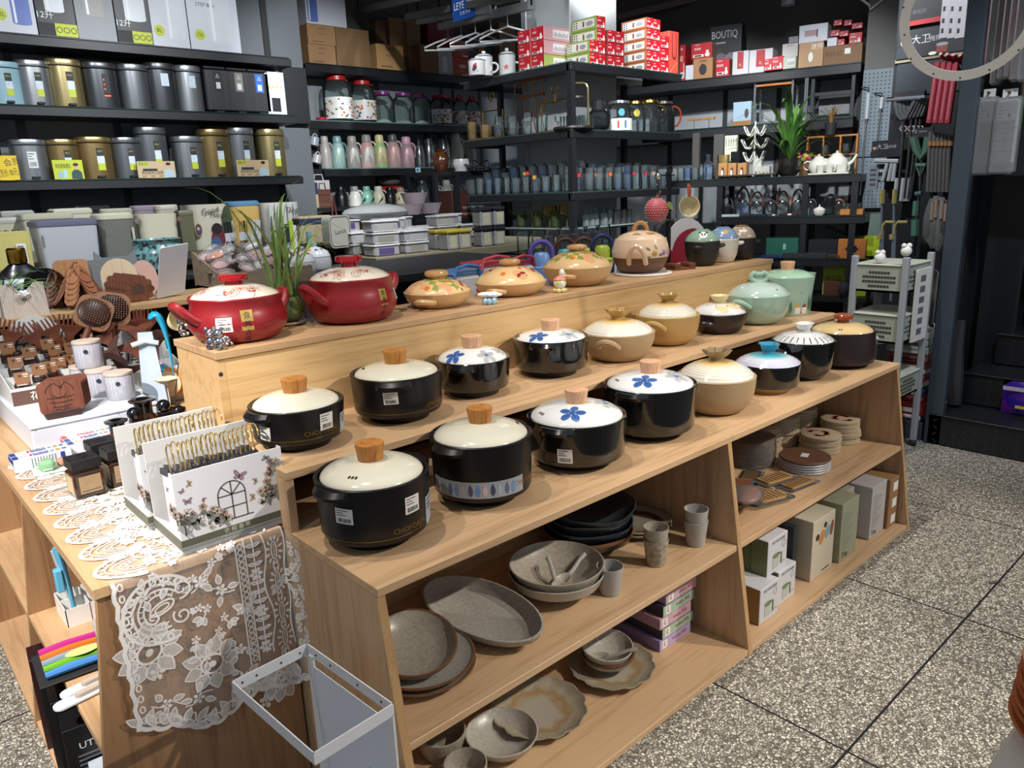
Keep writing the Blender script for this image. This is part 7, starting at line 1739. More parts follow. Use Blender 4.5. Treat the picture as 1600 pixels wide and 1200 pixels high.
for r in rg_(5):
 rbox(fx(1010),fx(1021),yb,yb+.22,TZ0+h5*r,h5-.002,REDB,ORS,'orange-sided flat carton of the tall pile, level %s'%('one','two','three','four','five')[r],'y')
 rbox(fx(1021)+.002,fx(1033),yb+.01,yb+.22,TZ0+h5*r,h5-.002,REDB,ORS,'red carton right beside the orange-sided pile, level %s'%('one','two','three','four','five')[r],'y')
for r in rg_(3):rbox(fx(1034),fx(1047),yb+.01,yb+.2,TZ0+h5*1.2*r,h5*1.2-.002,REDB,REDB,'red carton next to the salmon gift bag, %s'%lr[r],'y')
t=tg('gift_bag','salmon red paper gift bag at the end of the pillar shelf','bag',(fx(1048)+.004,yb+.02,TZ0));w=fx(1063)-fx(1048);h=ony(1055,48,yb).z-TZ0
MB().box(0,w,0,.12,0,h,mat('c9483a'),.002).sk([(w*.1,h*.05),(w*.4,h*.16),(w*.9,h*.3)],.006,fl((0,-.0008,0),*XZ),mat('d98a3a')).mk('bag_body',t)
MB().tb([(w*.3,-.004,h*.95),(w*.3,-.006,h*.5),(w*.4,-.006,h*.4),(w*.6,-.006,h*.4),(w*.7,-.006,h*.5),(w*.7,-.004,h*.95)],.003,mat('6a1c1c'),6).mk('handle',t)
def enamel(u,vb,vt,w_,lb,star):
 p=ony(u,vb,PY+.75);y=p.y;h=ony(u,vt,y).z-TZ0;r=.058;t=tg('enamel_mug',lb,'mug',(p.x,y,TZ0),-40,'enamel mugs');EN=mat('d5d6d6',.15,coat=.6,var=.02)
 k=MB();k.lt([(0,0),(r*.95,0),(r,.006),(r,h*.74),(r*1.06,h*.76)],EN,30);g=osd(lambda z:r,R(262),.001)
 if star:k.dc([((.024 if i%2==0 else.01)*sin(i*PI/5),h*.34+(.024 if i%2==0 else.01)*cos(i*PI/5))for i in rg_(10)][::-1],g,mat('b52a2e',.4))
 else:
  k.dc(pt(-.018,h*.3,.045,.014,1.),g,mat('b52a2e',.4));k.dc(ell(-.004,h*.36,.012,.014),lf(g),INK);k.dc(ell(-.014,h*.28,.012,.012),lf(g),mat('3a3c42',.4));k.text('为人民',.016,g,mat('b52a2e',.4),-.004,h*.16)
 k.mk('cup',t);k=MB();k.lt([(r*1.06,h*.76),(r*1.,h*.79),(r*.7,h*.86),(r*.2,h*.89),(r*.16,h*.9),(r*.26,h*.95),(r*.2,h*.99),(0,h)],EN,28);k.lt([(r*1.065,h*.755),(r*1.08,h*.765),(r*1.05,h*.78)],mat('3c4c5c',.3),28);k.mk('lid',t)
 k=MB();k.tb(bez((r*.95,0,h*.52),(r*1.9,0,h*.56),(r*1.8,0,h*.16),(r*.98,0,h*.14),10),.007,EN,8);k.mk('handle',t)
enamel(757,117,80,24,'white enamel mug with red soldier print on the top pillar shelf',False);enamel(793,112,75,26,'white enamel mug with red star beside the red cartons',True)
enamel(746,120,88,24,'white enamel mug mostly hidden behind the printed one',False)
CLR=gls('fafdfd',.985);CLR2=gls('f2f7f9',.98);SMK=gls('969ca0',.97);GLDT=gls('f0e2bc',.93);GRNT=gls('e6f0cc',.96);BLUT=gls('d8e4f4',.97)
def turn(prof,m,lb,cat,loc,name,grp=None,n=22,wav=None):k=MB();k.lt(prof,m,n,wav=wav);return tag(k.mk(name,None,loc),lb,cat,grp)
Q1=PZS[1]+.001
p=onx(930,200,3.);cx,cy=ony(935,200,PY+.14).x,PY+.14;h=ony(935,155,cy).z-Q1
t=tg('carafe','round smoky glass carafe with dark neck','carafe',(cx,cy,Q1));k=MB();r=.085;k.lt([(0,.002),(r*.6,.002),(r*.94,.03),(r,.07),(r*.88,.11),(r*.5,.14),(r*.48,h*.86),(r*.52,h*.9)],SMK,28);k.mk('bulb',t);k=MB();k.lt([(r*.54,h*.62),(r*.54,h*.94),(r*.3,h),(0,h)],mat('26282a',.25),22);k.mk('cap',t);MB().tb(bez((r*.5,0,h*.8),(r*1.6,0,h*.84),(r*1.5,0,h*.3),(r*.98,0,h*.28),10),.007,INK,7).mk('handle',t)
def pitcher(u0,u1,v0,lb,m=CLR2,lidm=None,y=PY+.12,band=False,dot=None,hm=None):
 a,b=ony(u0,204,y),ony(u1,204,y);r=(b.x-a.x)/2;x=(a.x+b.x)/2;h=ony((u0+u1)/2,v0,y).z-Q1;t=tg('glass_pitcher',lb,'pitcher',(x,y,Q1),-30,'glass pitchers on the pillar')
 k=MB();k.lt([(0,.002),(r*.95,.002),(r,.012),(r,h*.6),(r*.82,h*.78),(r*.74,h*.82),(r*.78,h*.9)],m,26);k.mk('jug',t)
 k=MB();k.lt([(r*.8,h*.86),(r*.84,h*.88),(r*.8,h*.95),(r*.25,h*.96),(r*.2,h),(0,h)],lidm or CM,24);k.mk('lid',t)
 if band:
  k=MB();g=osd(lambda z:r*1.005,R(262));k.gr_(g,14,1,WH,-r*1.3,r*1.3,.006,h*.4)
  for q in(-.03,.02):k.gr_(lf(g),1,1,mat('3f6aa8' if q>0 else 'b5443a',.5),q,q+.014,.02,h*.33)
  k.mk('label',t)
 if dot:k=MB();k.dc(ell(0,h*.58,.022,.024),osd(lambda z:r*1.005,R(262)),mat(dot,.5));k.mk('round_sticker',t)
 MB().tb(bez((r*.74,0,h*.8),(r*1.9,0,h*.9),(r*1.8,0,h*.2),(r*.98,0,h*.2),10),.007,hm or m,7).mk('handle',t)
pitcher(954,980,156,'glass pitcher with printed white band and blue sticker',lidm=mat('8a8c8e',.2,.6),band=True,dot='4fa8c4');pitcher(980,1002,157,'glass pitcher with round yellow sticker',lidm=GOLD,dot='c9b83a');pitcher(1001,1024,155,'gold-rimmed ribbed glass pitcher',m=CLR2,lidm=GOLD,hm=GOLD);pitcher(1022,1046,157,'smoky glass pitcher with amber handle at the shelf end',m=SMK,lidm=mat('3a2a22',.3),hm=mat('7a2f1a',.25))
cx,cy=ony(896,200,PY+.06).x,PY+.06;t=tg('serving_stand','two-tier dark wooden stand with gold arch handle','stand',(cx+.02,cy+.02,Q1),-45);DW=wd('x','2e2420','1f1815',.4,2)
for z,r in((0.,.125),(ony(893,153,cy).z-Q1-.01,.085)):MB().lt([(0,z),(r,z),(r+.004,z+.006),(r+.002,z+.018),(r-.006,z+.018),(r-.01,z+.008),(0,z+.008)],DW,32).mk('tier',t)
hh_=ony(900,130,cy).z-Q1;MB().tb([(.095,0,.018),(.095,0,hh_-.03),(.085,0,hh_-.008),(.065,0,hh_),(-0.,0,hh_),(-.02,0,hh_-.01),(-.03,0,hh_-.03),(-.03,0,.19)],.007,mat('b8a878',.2,.9),8).mk('arch_handle',t)
COP=mat('a8623a',.2,1.);t=tg('glass_rack','copper wire rack with wooden bars hung with goblets','rack',(0,0,0));xr=3.18;z1_,z2_=onx(825,126,xr).z,onx(828,150,xr).z
for z in(z1_,z2_):a_,b_=onx(812,128,xr),onx(850,126,xr);MB().box(xr-.012,xr+.012,b_.y,a_.y,z-.008,z+.008,wd('y','a0643c','83502e')).mk('wood_bar',t)
k=MB();ya,yb_=onx(808,200,xr).y,onx(851,200,xr).y
for y in(ya,ya-.08,yb_+.08,yb_):k.tb([(xr,y,Q1),(xr,y+.02,Q1+.1),(xr,y-.01,z2_-.04),(xr,y,z2_),(xr,y+.012,(z1_+z2_)/2),(xr,y-.004,z1_)],.004,COP,6)
k.mk('wire_frame',t)
t=tg('glass_rack','gold antler-topped rack of small glasses at the shelf left end','rack',(3.16,3.27,Q1));MB().box(-.1,.1,-.14,.12,0,.012,wd('x','8a5028','6c3d1e')).mk('base',t);k=MB();zz=onx(763,145,3.16).z-Q1
for y in(-.12,.1):k.tb([(0,y,.012),(0,y,.2)],.005,GOLD,6)
k.tb([(0,-.12,.2),(0,.1,.2)],.004,GOLD,6);k.tb([(0,0,.2),(0,0,zz-.05)],.004,GOLD,6)
for s in(-1,1):k.tb([(0,0,zz-.06),(0,s*.025,zz-.04),(0,s*.028,zz)],.004,GOLD,6);k.tb([(0,s*.02,zz-.045),(0,s*.008,zz-.02)],.0035,GOLD,6);k.tb([(0,s*.027,zz-.025),(0,s*.042,zz-.005)],.0035,GOLD,6)
k.mk('gold_frame',t)
t=tg('glass_rack','gold bar rack with second antler ornament beside the tiered stand','rack',(3.1,2.6,Q1));k=MB();zz=onx(872,135,3.1).z-Q1;k.tb([(0,.1,0),(0,.1,.17),(0,.08,.19),(0,-.14,.19)],.005,GOLD,6);k.tb([(0,-.03,.19),(0,-.03,zz-.04)],.003,GOLD,5)
for i in rg_(7):k.ball((0,.09-.035*i,.185),(.006,.012,.006),GOLD,6,4)
for s in(-1,1):k.tb([(0,-.03,zz-.045),(0,-.03+s*.025,zz-.03),(0,-.03+s*.028,zz)],.004,GOLD,6)
k.box(-.03,.03,-.16,.12,0,.008,wd('y','8a5028','6c3d1e'));k.mk('gold_frame',t)
def p_tumbler(r,h):return[(0,.004),(r*.86,.004),(r*.88,0),(r*.9,.002),(r,h),(r*.95,h),(r*.84,.014),(0,.014)]
def p_goblet(r,h):return[(0,0),(r*.8,0.),(r*.82,.004),(.006,.01),(.005,h*.42),(r*.5,h*.48),(r*.95,h*.62),(r,h*.75),(r*.86,h),(r*.82,h),(r*.92,h*.75),(r*.8,h*.62),(0,h*.5)]
def p_bottle(r,h):return[(0,0),(r*.9,0),(r,.01),(r,h*.6),(r*.4,h*.75),(r*.36,h*.95),(r*.44,h)]
GLASS_MESH={}
def g_obj(kind,m,r,h,loc,lb,grp,rz=0,cat='glass'):
 key=(kind,m.name,round(r,3),round(h,3))
 if key not in GLASS_MESH:
  pr={'tumbler':p_tumbler,'goblet':p_goblet,'bottle':p_bottle}[kind](r,h);k=MB();k.lt(pr,m,18,wav=(lambda a,rr,z:1+.03*cos(9*a))if kind=='tumbler' else None)
  o=k.mk({'tumbler':'drinking_glass','goblet':'goblet','bottle':'glass_bottle'}[kind],None,loc);GLASS_MESH[key]=o
 else:o=dup(GLASS_MESH[key],loc)
 o.rotation_euler=(0,0,R(rz));return tag(o,lb,cat,grp)
def lshelf(s,back,z):
 """point on the L-shaped pillar shelf: s < 0 along the left wing, s > 0 along the front wing, back from the edge"""
 return Vc((PX+back,PY+.05-s,z))if s<0 else Vc((PX+.05+s,PY+back,z))
Q2=PZS[2]+.001;r_=random.Random(21)
for row,back in en((.05,.13,.21,.28)):
 s=-1.02
 while s<1.02:
  if row>=2 and-.1<s<.28:s+=.1;continue
  left=s<0;tall=(left and row>=2)or(not left and row in(1,2));c=r_.random();r=.033+.008*r_.random();h=(.095,.1,.15,.17)[row]+.02*r_.random()
  if not left:h=(.1,.15,.17,.16)[row]+.015*r_.random()
  kind='goblet' if(left and row>=2 and s>-.8)else 'tumbler'
  if kind=='goblet':h=(.18,.2)[row-2]
  m=BLUT if c<.08 else CLR if c<.6 else CLR2
  g_obj(kind,m,round(r,2)if r<.037 else.04,round(h,2),lshelf(s,back,Q2),('clear stemmed goblet at the back of the crowded pillar shelf' if kind=='goblet' else 'clear tumbler on the left wing of the crowded pillar shelf' if left else 'clear tall tumbler on the front wing of the crowded pillar shelf'),'stemmed goblets on the pillar' if kind=='goblet' else 'tumblers on the left wing' if left else 'tumblers on the front wing',r_.random()*40)
  s+=.098
for i,(s,b,c)in en(((-.52,.1,'c9303c'),(-.62,.17,'c9b83a'),(-.3,.26,'c9b83a'),(-.02,.02,'c02830'),(.3,.03,'d85a20'),(.22,.1,'d85a20'),(.55,.03,'a82838'),(.68,.03,'a82838'),(.78,.04,'d8a08c'),(-.4,.05,'d8952a'))):
 p=lshelf(s+.048,b,Q2);tag(MB().cyl((0,0,0),.011,.12 if i<3 else.09,CLR2,10).cyl((0,0,.12 if i<3 else.09),.014,.022,mat(c,.4),10).mk('spice_shaker',None,p),('pink-topped shaker among the tumblers','yellow-topped stopper bottle on the left wing','yellow-topped stopper bottle by the goblets','red-capped small bottle at the shelf corner','orange-topped shaker in the front wing','orange-topped shaker behind the first','dark red-topped shaker in the front wing','second dark red-topped shaker toward the end','peach-topped shaker at the right','amber-topped shaker on the left wing')[i],'shaker','coloured-top shakers')
r_=random.Random(5)
for i in rg_(11):
 s=-1.+.072*i;g_obj('goblet' if i in(3,7)else 'tumbler',(GLDT if i<3 else CLR),.036,.15 if i in(3,7)else.1+.03*(i%3==0),lshelf(s,.06+.08*(i%2),Q1),'clear or gold-tinted glass below the copper rack','glasses under the copper racks')
for i in rg_(6):g_obj('tumbler',CLR,.034,.1,lshelf(-.2+0.*i+.028*i,.2 if i<3 else.26,Q1),'clear tumbler behind the tiered stand','tumblers behind the tiered stand')
Q3=PZS[3]+.001
for u,v,m,l,r,h in((872,357,GLDT,'amber goblet at the pillar corner',.058,.15),(852,356,GLDT,'amber goblet left of the corner one',.055,.145)):
 p=onz(u,v,Q3);g_obj('goblet',m,r,h,(max(3.15,p.x),p.y,Q3),l,'amber goblets')
for i in rg_(5):p=onz(812+9*(i%3),352,Q3);g_obj('tumbler',GRNT,.035,.11,(3.15+.05*(i%2),2.98-.085*i,Q3),'green-tinted tumbler left of the amber goblets','green-tinted tumblers')
SQZ=gls('d2dade',.55,.15)
for i,(u,v0)in en(((915,330),(924,329),(931,329),(943,324),(954,316))):
 y=PY+.2;p=ony(u,366,y);h=max(.12,ony(u,v0,y).z-Q3);k=MB();r=.024 if i<3 else.03;k.lt([(0,0),(r,0),(r,h*.65),(r*.5,h*.72),(r*.2,h*.76),(r*.1,h),(0,h)],SQZ,14);tag(k.mk('squeeze_bottle',None,(p.x,y,Q3)),('leftmost thin white squeeze bottle behind the post','second thin white squeeze bottle from the post','third thin white squeeze bottle from the post','short-necked white squeeze bottle beside the tall one','tall pale blue squeeze bottle')[i],'bottle','squeeze bottles')
for i,(u,v0)in en(((960,346),(969,345),(976,333))):
 y=PY+.14;p=ony(u,372,y);h=max(.1,ony(u,v0,y).z-Q3);k=MB();r=.026;k.lt([(0,0),(r,0),(r,h*.8),(r*1.05,h*.82),(r*1.05,h*.97),(r*.9,h),(0,h)],bru('8a8c8e',.2),16);tag(k.mk('steel_canister',None,(3.6+.062*i,y,Q3)),('short steel canister behind the pink pot','middle steel canister behind the pink pot','tallest steel canister behind the pink pot')[i],'canister','steel canisters')
RZ_=ony(700,268,3.62).z;RX0,RX1,RYF=ony(678,270,3.62).x,ony(838,262,3.62).x,3.62
t=tg('side_rack','black steel rack left of the pillar with brown vase on top','rack',(0,0,0))
for x in(RX0,RX0+.2,RX1-.03):
 for y in(RYF,RYF+.32):MB().box(x,x+.035,y,y+.035,0,RZ_-.03,BM).mk('upright',t)
for z in(RZ_,RZ_-.36,RZ_-.62):MB().box(RX0,RX1,RYF,RYF+.36,z-.03,z,BM,.002).mk('shelf_board',t)
cx=ony(689,265,RYF+.12).x;k=MB();k.lt([(0,0),(.042,0),(.05,.01),(.068,.06),(.066,.1),(.048,.135),(.044,.145),(.058,.165),(.055,.166),(.04,.145),(0,.1)],mat('4e2a1a',.12,coat=.6),30,wav=lambda a,r,z:1+.04*cos(8*a));tag(k.mk('vase',None,(cx,RYF+.12,RZ_+.001)),'glossy brown melon-shaped vase on the black rack','vase')
cx=ony(721,264,RYF+.12).x;k=MB();k.lt([(0,0),(.062,0),(.066,.006),(.045,.01),(.062,.03),(.066,.06),(.058,.095),(.054,.095),(.05,.07),(0,.06)],WPT,28);tag(k.mk('flower_pot',None,(cx,RYF+.12,RZ_+.001)),'white ribbed flower pot on the black rack','pot')
for i,u in en((741,760)):cx=ony(u,262,RYF+.1).x;k=MB();k.tb([(.03*cos(R(a)),0,.055+.03*sin(R(a)))for a in rg_(0,360,20)],.004,CM,6,closed=True);k.lt([(0,0),(.022,0),(.024,.006),(.004,.012),(.004,.026),(0,.026)],CM,14);tag(k.mk('towel_ring',None,(cx,RYF+.1,RZ_+.001)),('chrome ring stand left of its twin on the black rack','chrome ring stand nearest the goblets')[i],'stand','chrome ring stands')
cx=ony(718,340,RYF+.08).x;tag(MB().box(cx-.08,cx+.08,RYF+.06,RYF+.25,RZ_-.359,RZ_-.14,mat('45231a'),.003).mk('brown_carton'),'plain maroon carton on the middle of the black rack','carton')
for i in rg_(6):
 x=RX0+.34+.15*(i%4);k=MB();k.lt([(0,0),(.04,0),(.085,.03),(.092,.045),(.086,.046),(.04,.012),(0,.01)],gls('b4b0a8',.35),24,wav=lambda a,r,z:1+.05*cos(10*a));tag(k.mk('glass_bowl',None,(min(x,RX1-.1),RYF+.14,RZ_-.359+.048*(i//4))),'smoky scalloped glass bowl on the black rack','bowl','scalloped glass bowls')
# food boxes and cups on the low tables in the middle
CT0=ony(600,402,2.3).z
GRY_T=mat('8c826c',.5,var=.06);a_=ony(588,408,2.3);b_=ony(684,416,2.3)
t=tg('display_table','beige-edged table stacked with plastic food boxes','table',(0,0,0));TX0,TX1,TYF=a_.x,3.,2.3
MB().box(TX0,TX1,TYF,3.02,CT0-.045,CT0,GRY_T,.003).mk('table_top',t)
for x in(TX0+.03,TX1-.07):
 for y in(TYF+.03,2.95):MB().box(x,x+.04,y,y+.04,0,CT0-.045,BM).mk('leg',t)
MB().box(TX0+.08,TX1-.08,2.6,2.62,.02,CT0-.05,mat('161617',.8)).mk('back_panel',t)
FB={}
def fbx(x,y,z,c,kind,lb,grp):
 key=(c,kind)
 if key not in FB:
  w,d,h=((.17,.12,.06),(.13,.1,.075),(.09,.09,.11),(.15,.11,.095))[kind];t=tg('food_box',lb,'box',(0,0,0))
  k=MB();k.box(-w*.47,w*.47,-d*.47,d*.47,0,h*.82,gls('e2e0e2',.5,.1),.008);k.box(-w*.3,w*.25,-d*.475,-d*.47,h*.12,h*.7,mat(c if kind!=2 else 'cfc9a8',.5));k.mk('box',t)
  k=MB();k.box(-w/2,w/2,-d/2,d/2,h*.82,h,mat('d6d4d4' if kind in(0,1)else c,.4),.006);k.mk('lid',t);FB[key]=t;o=t;o.location=(x,y,z)
 else:o=dup(FB[key],(x,y,z))
 o.rotation_euler=(0,0,R(rnd.uniform(-8,8)));tag(o,lb,'box',grp);return o
r_=random.Random(3)
for iy,y in en((2.42,2.62,2.82)):
 for ix in rg_(5):
  x=TX0+.12+.185*ix
  if x>2.75 or(iy==0 and ix>1):continue
  z=CT0
  for lv in rg_(2+(ix%2==iy%2)):
   c=('5d4c84','9a9488','b8b4b0','6a5a50')[(ix+lv+iy)%4];fbx(x+r_.uniform(-.01,.01),y,z,c,0,'clear lidded food box with %s label on the beige-edged table'%{'5d4c84':'purple','9a9488':'taupe','b8b4b0':'pale','6a5a50':'brown'}[c],'food boxes with %s labels'%{'5d4c84':'purple','9a9488':'taupe','b8b4b0':'pale','6a5a50':'brown'}[c]);z+=.062
for i in rg_(4):fbx(TX0+.52+.095*(i%2),2.36+.1*(i//2),CT0,'c9b23a',2,'yellow-topped clear jar at the front of the beige-edged table','yellow-topped jars')
for i in rg_(4):fbx(TX0+.78+.1*(i%2),2.37+0.*i,CT0+.112*(i//2),'2c2c34',2,'dark-topped canister at the front corner of the beige-edged table','dark-topped canisters')
k=MB();k.ball((0,0,0),(.22,.12,.05),gls('dcdcdc',.4,.12),14,8)
for i in rg_(5):k.add([(-.12+.06*i,-.02,.04),(-.08+.06*i,-.03,.09),(-.05+.06*i,.02,.07)],[(0,1,2)],gls('dcdcdc',.4,.12))
tag(k.mk('plastic_wrap',None,(TX0+.36,2.84,CT0+.215)),'loose crumpled plastic wrap on top of the food boxes','wrap')
for i,(c,x)in en((('b85a6a',.62),('8a3a6a',.78),('d0a0a8',.7))):k=MB();k.lt([(0,0),(.06,0),(.085,.06),(.088,.065),(0,.065)],gls('e6dce0',.5,.1),20);k.box(-.05,.05,-.03,.03,.01,.05,mat(c,.5),.01);tag(k.mk('plastic_bowl',None,(TX0+x,2.86+.03*i,CT0+(.19,.19,.255)[i])),('clear bowl of pink items on the food boxes','clear bowl of magenta items on the food boxes','clear bowl stacked on the pink ones')[i],'bowl','clear bowls on the food boxes')
t=tg('side_table','dark low shelf of amber storage jars left of the food boxes','table',(0,0,0));z=ony(560,392,2.9).z;MB().box(1.55,2.45,2.92,3.35,z-.03,z,BM).mk('table_top',t)
for x in(1.57,2.41):MB().box(x,x+.03,2.94,2.97,0,z-.03,BM).box(x,x+.03,3.28,3.31,0,z-.03,BM).mk('leg',t)
AMJ=gls('b89c7c',.5,.08)
for i in rg_(7):
 x=1.7+.125*(i%5)+.06*(i//5);k=MB();k.lt([(0,0),(.05,0),(.052,.06),(.05,.07),(0,.07)],AMJ,16);k.lt([(.054,.07),(.054,.085),(0,.09)],mat(('8a6a4a','9c7a3a','6a5442')[i%3],.4),16);tag(k.mk('storage_jar',None,(x,3.+.12*(i%2),z+.001 if i<5 else z+.092)),'small amber storage jar with brown top on the dark shelf','jar','amber storage jars')
tag(MB().box(0,.22,0,.07,0,.15,CANV,.008).box(0,.22,-.001,.071,.1,.14,mat('2b3150',.6),.004).mk('lunch_bag',None,(ony(472,383,2.75).x,2.75,ony(472,383,2.75).z),10),'canvas and navy lunch bag behind the tall grass','bag')
zt_=ony(472,383,2.75).z;tag(MB().box(1.05,1.52,2.66,2.9,zt_-.03,zt_-.002,BM).box(1.06,1.1,2.7,2.74,0,zt_-.03,BM).box(1.47,1.51,2.7,2.74,0,zt_-.03,BM).mk('side_table'),'black stand under the canvas lunch bag','table')
p=ony(526,362,2.62);t=tg('lunch_bag','pale grey rounded lunch bag with lettering hung by a strap','bag',p,12);k=MB();P=rrect(.15,.17,.03);V=[(x,y,z)for y in(-.03,.03)for x,z in P];n=len(P);k.add(V,[tuple(rg_(n)),tuple(reversed(rg_(n,2*n)))]+[(i,n+i,n+(i+1)%n,(i+1)%n)for i in rg_(n)],mat('a8a69c',.6));k.sk([(x*.9,z*.9)for x,z in P],.004,fl((0,-.0306,0),*XZ),INK,True);k.text('Lunch',.034,fl((0,-.0308,0),*XZ),INK,0,0,6);k.mk('bag_body',t);MB().tb([(-.02,0,.085),(-.005,0,.19),(.01,0,.085)],.004,mat('8a3a3a'),6).mk('strap',t)
for i,(u,c,v)in en(((452,'a8c030',345),(457,'d0cfd0',352),(462,'b89c9c',380),(436,'2c3036',355),(445,'2c3036',350),(481,'6d9c9c',362))):
 y=2.;p=ony(u,v,y);z0=MZ;k=MB();h=max(.1,p.z-.55);k.tb([(0,0,.55),(0,0,.55+h*.6),(.003,0,.55+h)],[.014,.016,.012],mat(c,.4),8);tag(k.mk('water_bottle',None,(p.x,y,0)),('lime green slim bottle behind the grass','clear slim bottle behind the grass','pinkish slim bottle behind the grass','black slim bottle left behind the grass','second black slim bottle behind the grass','teal-capped slim bottle behind the grass')[i],'bottle','slim bottles behind the grass')
tag(MB().box(.7,1.4,1.97,2.08,.52,.549,BM).box(.72,.76,2.,2.04,0,.52,BM).box(1.34,1.38,2.,2.04,0,.52,BM).mk('side_table'),'narrow black bench under the slim bottles','table')
t=tg('display_table','dark glass table of steel cups under the pillar','table',(0,0,0));UZ=ony(780,398,1.98).z;MB().box(2.15,2.98,1.8,2.02,UZ-.02,UZ,mat('1d2624',.1,spec=.8)).mk('table_top',t);MB().box(2.2,2.95,1.98,2.,0,UZ-.02,mat('151617',.8)).mk('panel',t)
for i in rg_(5):k=MB();k.lt([(0,0),(.034,0),(.038,.08),(.036,.08),(.032,.006),(0,.006)],bru('9a9c9e',.15),20);x=(2.42,2.51,2.6,2.3,2.7)[i];tag(k.mk('steel_cup',None,(x,1.86,UZ+.001)),'plain steel cup on the dark glass table','cup','steel cups')
for i in rg_(7):g_obj('tumbler',CLR,.036,.11,(2.2+.11*i,1.95,UZ+.001),'clear tumbler behind the steel cups','tumblers behind the steel cups')
for i in rg_(9):
 x,y,z=2.86+.14*(i%3)-.22,3.+.14*(i//6),PZS[3]-.15+.115*((i//3)%2)
 t=tg('canister_jar','clear canister with steel clip lid below the left pillar wing','jar',(RX0+.36+.14*(i%4),RYF+.1+.12*(i//8),RZ_-.619+.095*((i//4)%2)),0,'clip-lid canisters');MB().lt([(0,0),(.055,0),(.058,.01),(.058,.065),(0,.066)],gls('d8d4d2',.45,.08),18).mk('jar',t);MB().lt([(.06,.066),(.06,.08),(.05,.09),(0,.09)],CM,18).box(.02,.065,-.02,.02,.06,.078,mat('a86a4a',.4),.003).mk('lid',t)
# far right wall
RZS=[2.185,1.78]
def rl(u,v,d=0.):
 p=onpl(u,v,rw(0,d),RN);return(p-RP0).dot(RT),p.z
RW_=mat('8a8d90',.65,var=.05,scale=3)
k=MB();k.xf=RM
for a,b,z0,z1 in((-1.88,-.62,1.3,2.1),(-.1,.96,1.3,2.1),(-.6,-.12,1.3,2.1)):k.box(a,b,.395,.4,.3,1.74,RW_);k.box(a,b,.395,.4,1.8,2.12,RW_)
for tt in(-1.55,-.62,-.11,.35,.98):k.box(tt-.02,tt+.02,.385,.4,0,2.14,BLKW)
stc(k,'trim_right_panels')
def rt_(name,lb,cat,t_,d,z,rz=0,grp=None):p=rw(t_,d,z);return tg(name,lb,cat,p,-72+rz,grp)
def rtag(mb,name,lb,cat,grp=None):return tag(mb.mk(name),lb,cat,grp)
for i,(z,a,b)in en(((RZS[0],-1.88,1.03),(RZS[1],-.62,1.),(RZS[1]-.03,-1.88,-.6))):
 k=MB();k.xf=RM;k.box(a,b,0,.385,z-.075,z-.01,BM,.002);k.box(a,b,-.006,.385,z-.01,z,GLS if i else BM,.001);rtag(k,'wall_shelf',('high black shelf of cartons on the far right wall','far right wall shelf with wire racks and a blue carton','far right wall shelf behind the pitchers')[i],'shelf','far right wall shelves')
def rbx(u0,u1,v0,v1,m,lb,fo=None,z=None,d=-.02,dep=.2,grp='cartons on the far right shelf',sid=None):
 zz=RZS[0]+.001 if z is None else z;(a,_),(b,_2)=rl(u0,v1,d),rl(u1,v1,d);_,zt=rl((u0+u1)/2,v0,d);k=MB();w,h=b-a,max(.04,zt-zz);k.box(0,w,0,dep,0,h,m,.0015)
 if fo:fo(k,fl((0,-.0006,0),*XZ),w,h)
 if sid:k.gr_(fl((w+.0006,0,0),(0,1,0),(0,0,1)),1,1,sid,.002,dep-.002,.002,h-.002)
 o=k.mk('carton');o.matrix_world=T3(*rw(a,d,zz))@RM.to_3x3().to_4x4();tag(o,lb,'carton',grp);return zz+h
KF2=lambda k,g,w,h:(k.dc(ell(w*.5,h*.45,w*.2,h*.28),g,INK),k.text('玻璃壶',h*.14,g,INK,w*.5,h*.85,maxw=w*.8))
def wred(k,g,w,h):k.gr_(g,1,1,mat('9c1824'),w*.3,w*.68,h*.25,h*.98);k.text('礼',h*.16,lf(g),mat('d8b48c'),w*.5,h*.4)
z=rbx(1083,1113,91,121,mat('a8784c',.55),'kraft carton printed with a black kettle',KF2);rbx(1080,1112,67,91,REDB,'red carton on the kettle carton',red_face,z,sid=mat('8a6a58'))
rbx(1071,1083,102,122,CW,'small white carton left of the kettle carton');rbx(1062,1070,70,122,REDB,'slim red carton half hidden behind the gift bag',red_face,d=-.12)
rbx(1108,1157,39,118,mat('1b1b1d',.4),'large black cookware carton lettered BOUTIQ',lambda k,g,w,h:(k.text('BOUTIQ',.085,g,mat('b4b4b4'),w*.46,h*.82,maxw=w*.8),k.dc(ell(w*.36,h*.34,w*.2,h*.15),g,mat('5a5c62',.3)),k.dc(ell(w*.66,h*.32,w*.2,h*.16),lf(g),mat('6c6e74',.3)),k.gr_(g,1,1,mat('8a8a8a'),w*.1,w*.5,h*.66,h*.69)),d=-.17,dep=.1)
rbx(1118,1139,92,118,REDB,'red carton in front of the black cookware carton',red_face,sid=mat('8a6a48'));
for i,(a,b)in en(((1144,1169),(1170,1206))):rbx(a,b,80-3*i,115-3*i,mat('b4b2b4',.45),('white gift carton with dark red band, nearer the black one','white gift carton with dark red band, right of its twin')[i],wred)
rbx(1194,1206,92,108,REDB,'flat red carton end in front of the white pair',red_face,d=.03,dep=.12);rbx(1206,1223,88,106,REDB,'bright red carton with white label',red_face,d=.03,dep=.12);rbx(1223,1243,88,104,mat('a8b09c'),'pale printed carton beside the bright red one',print_side,d=.02,dep=.12)
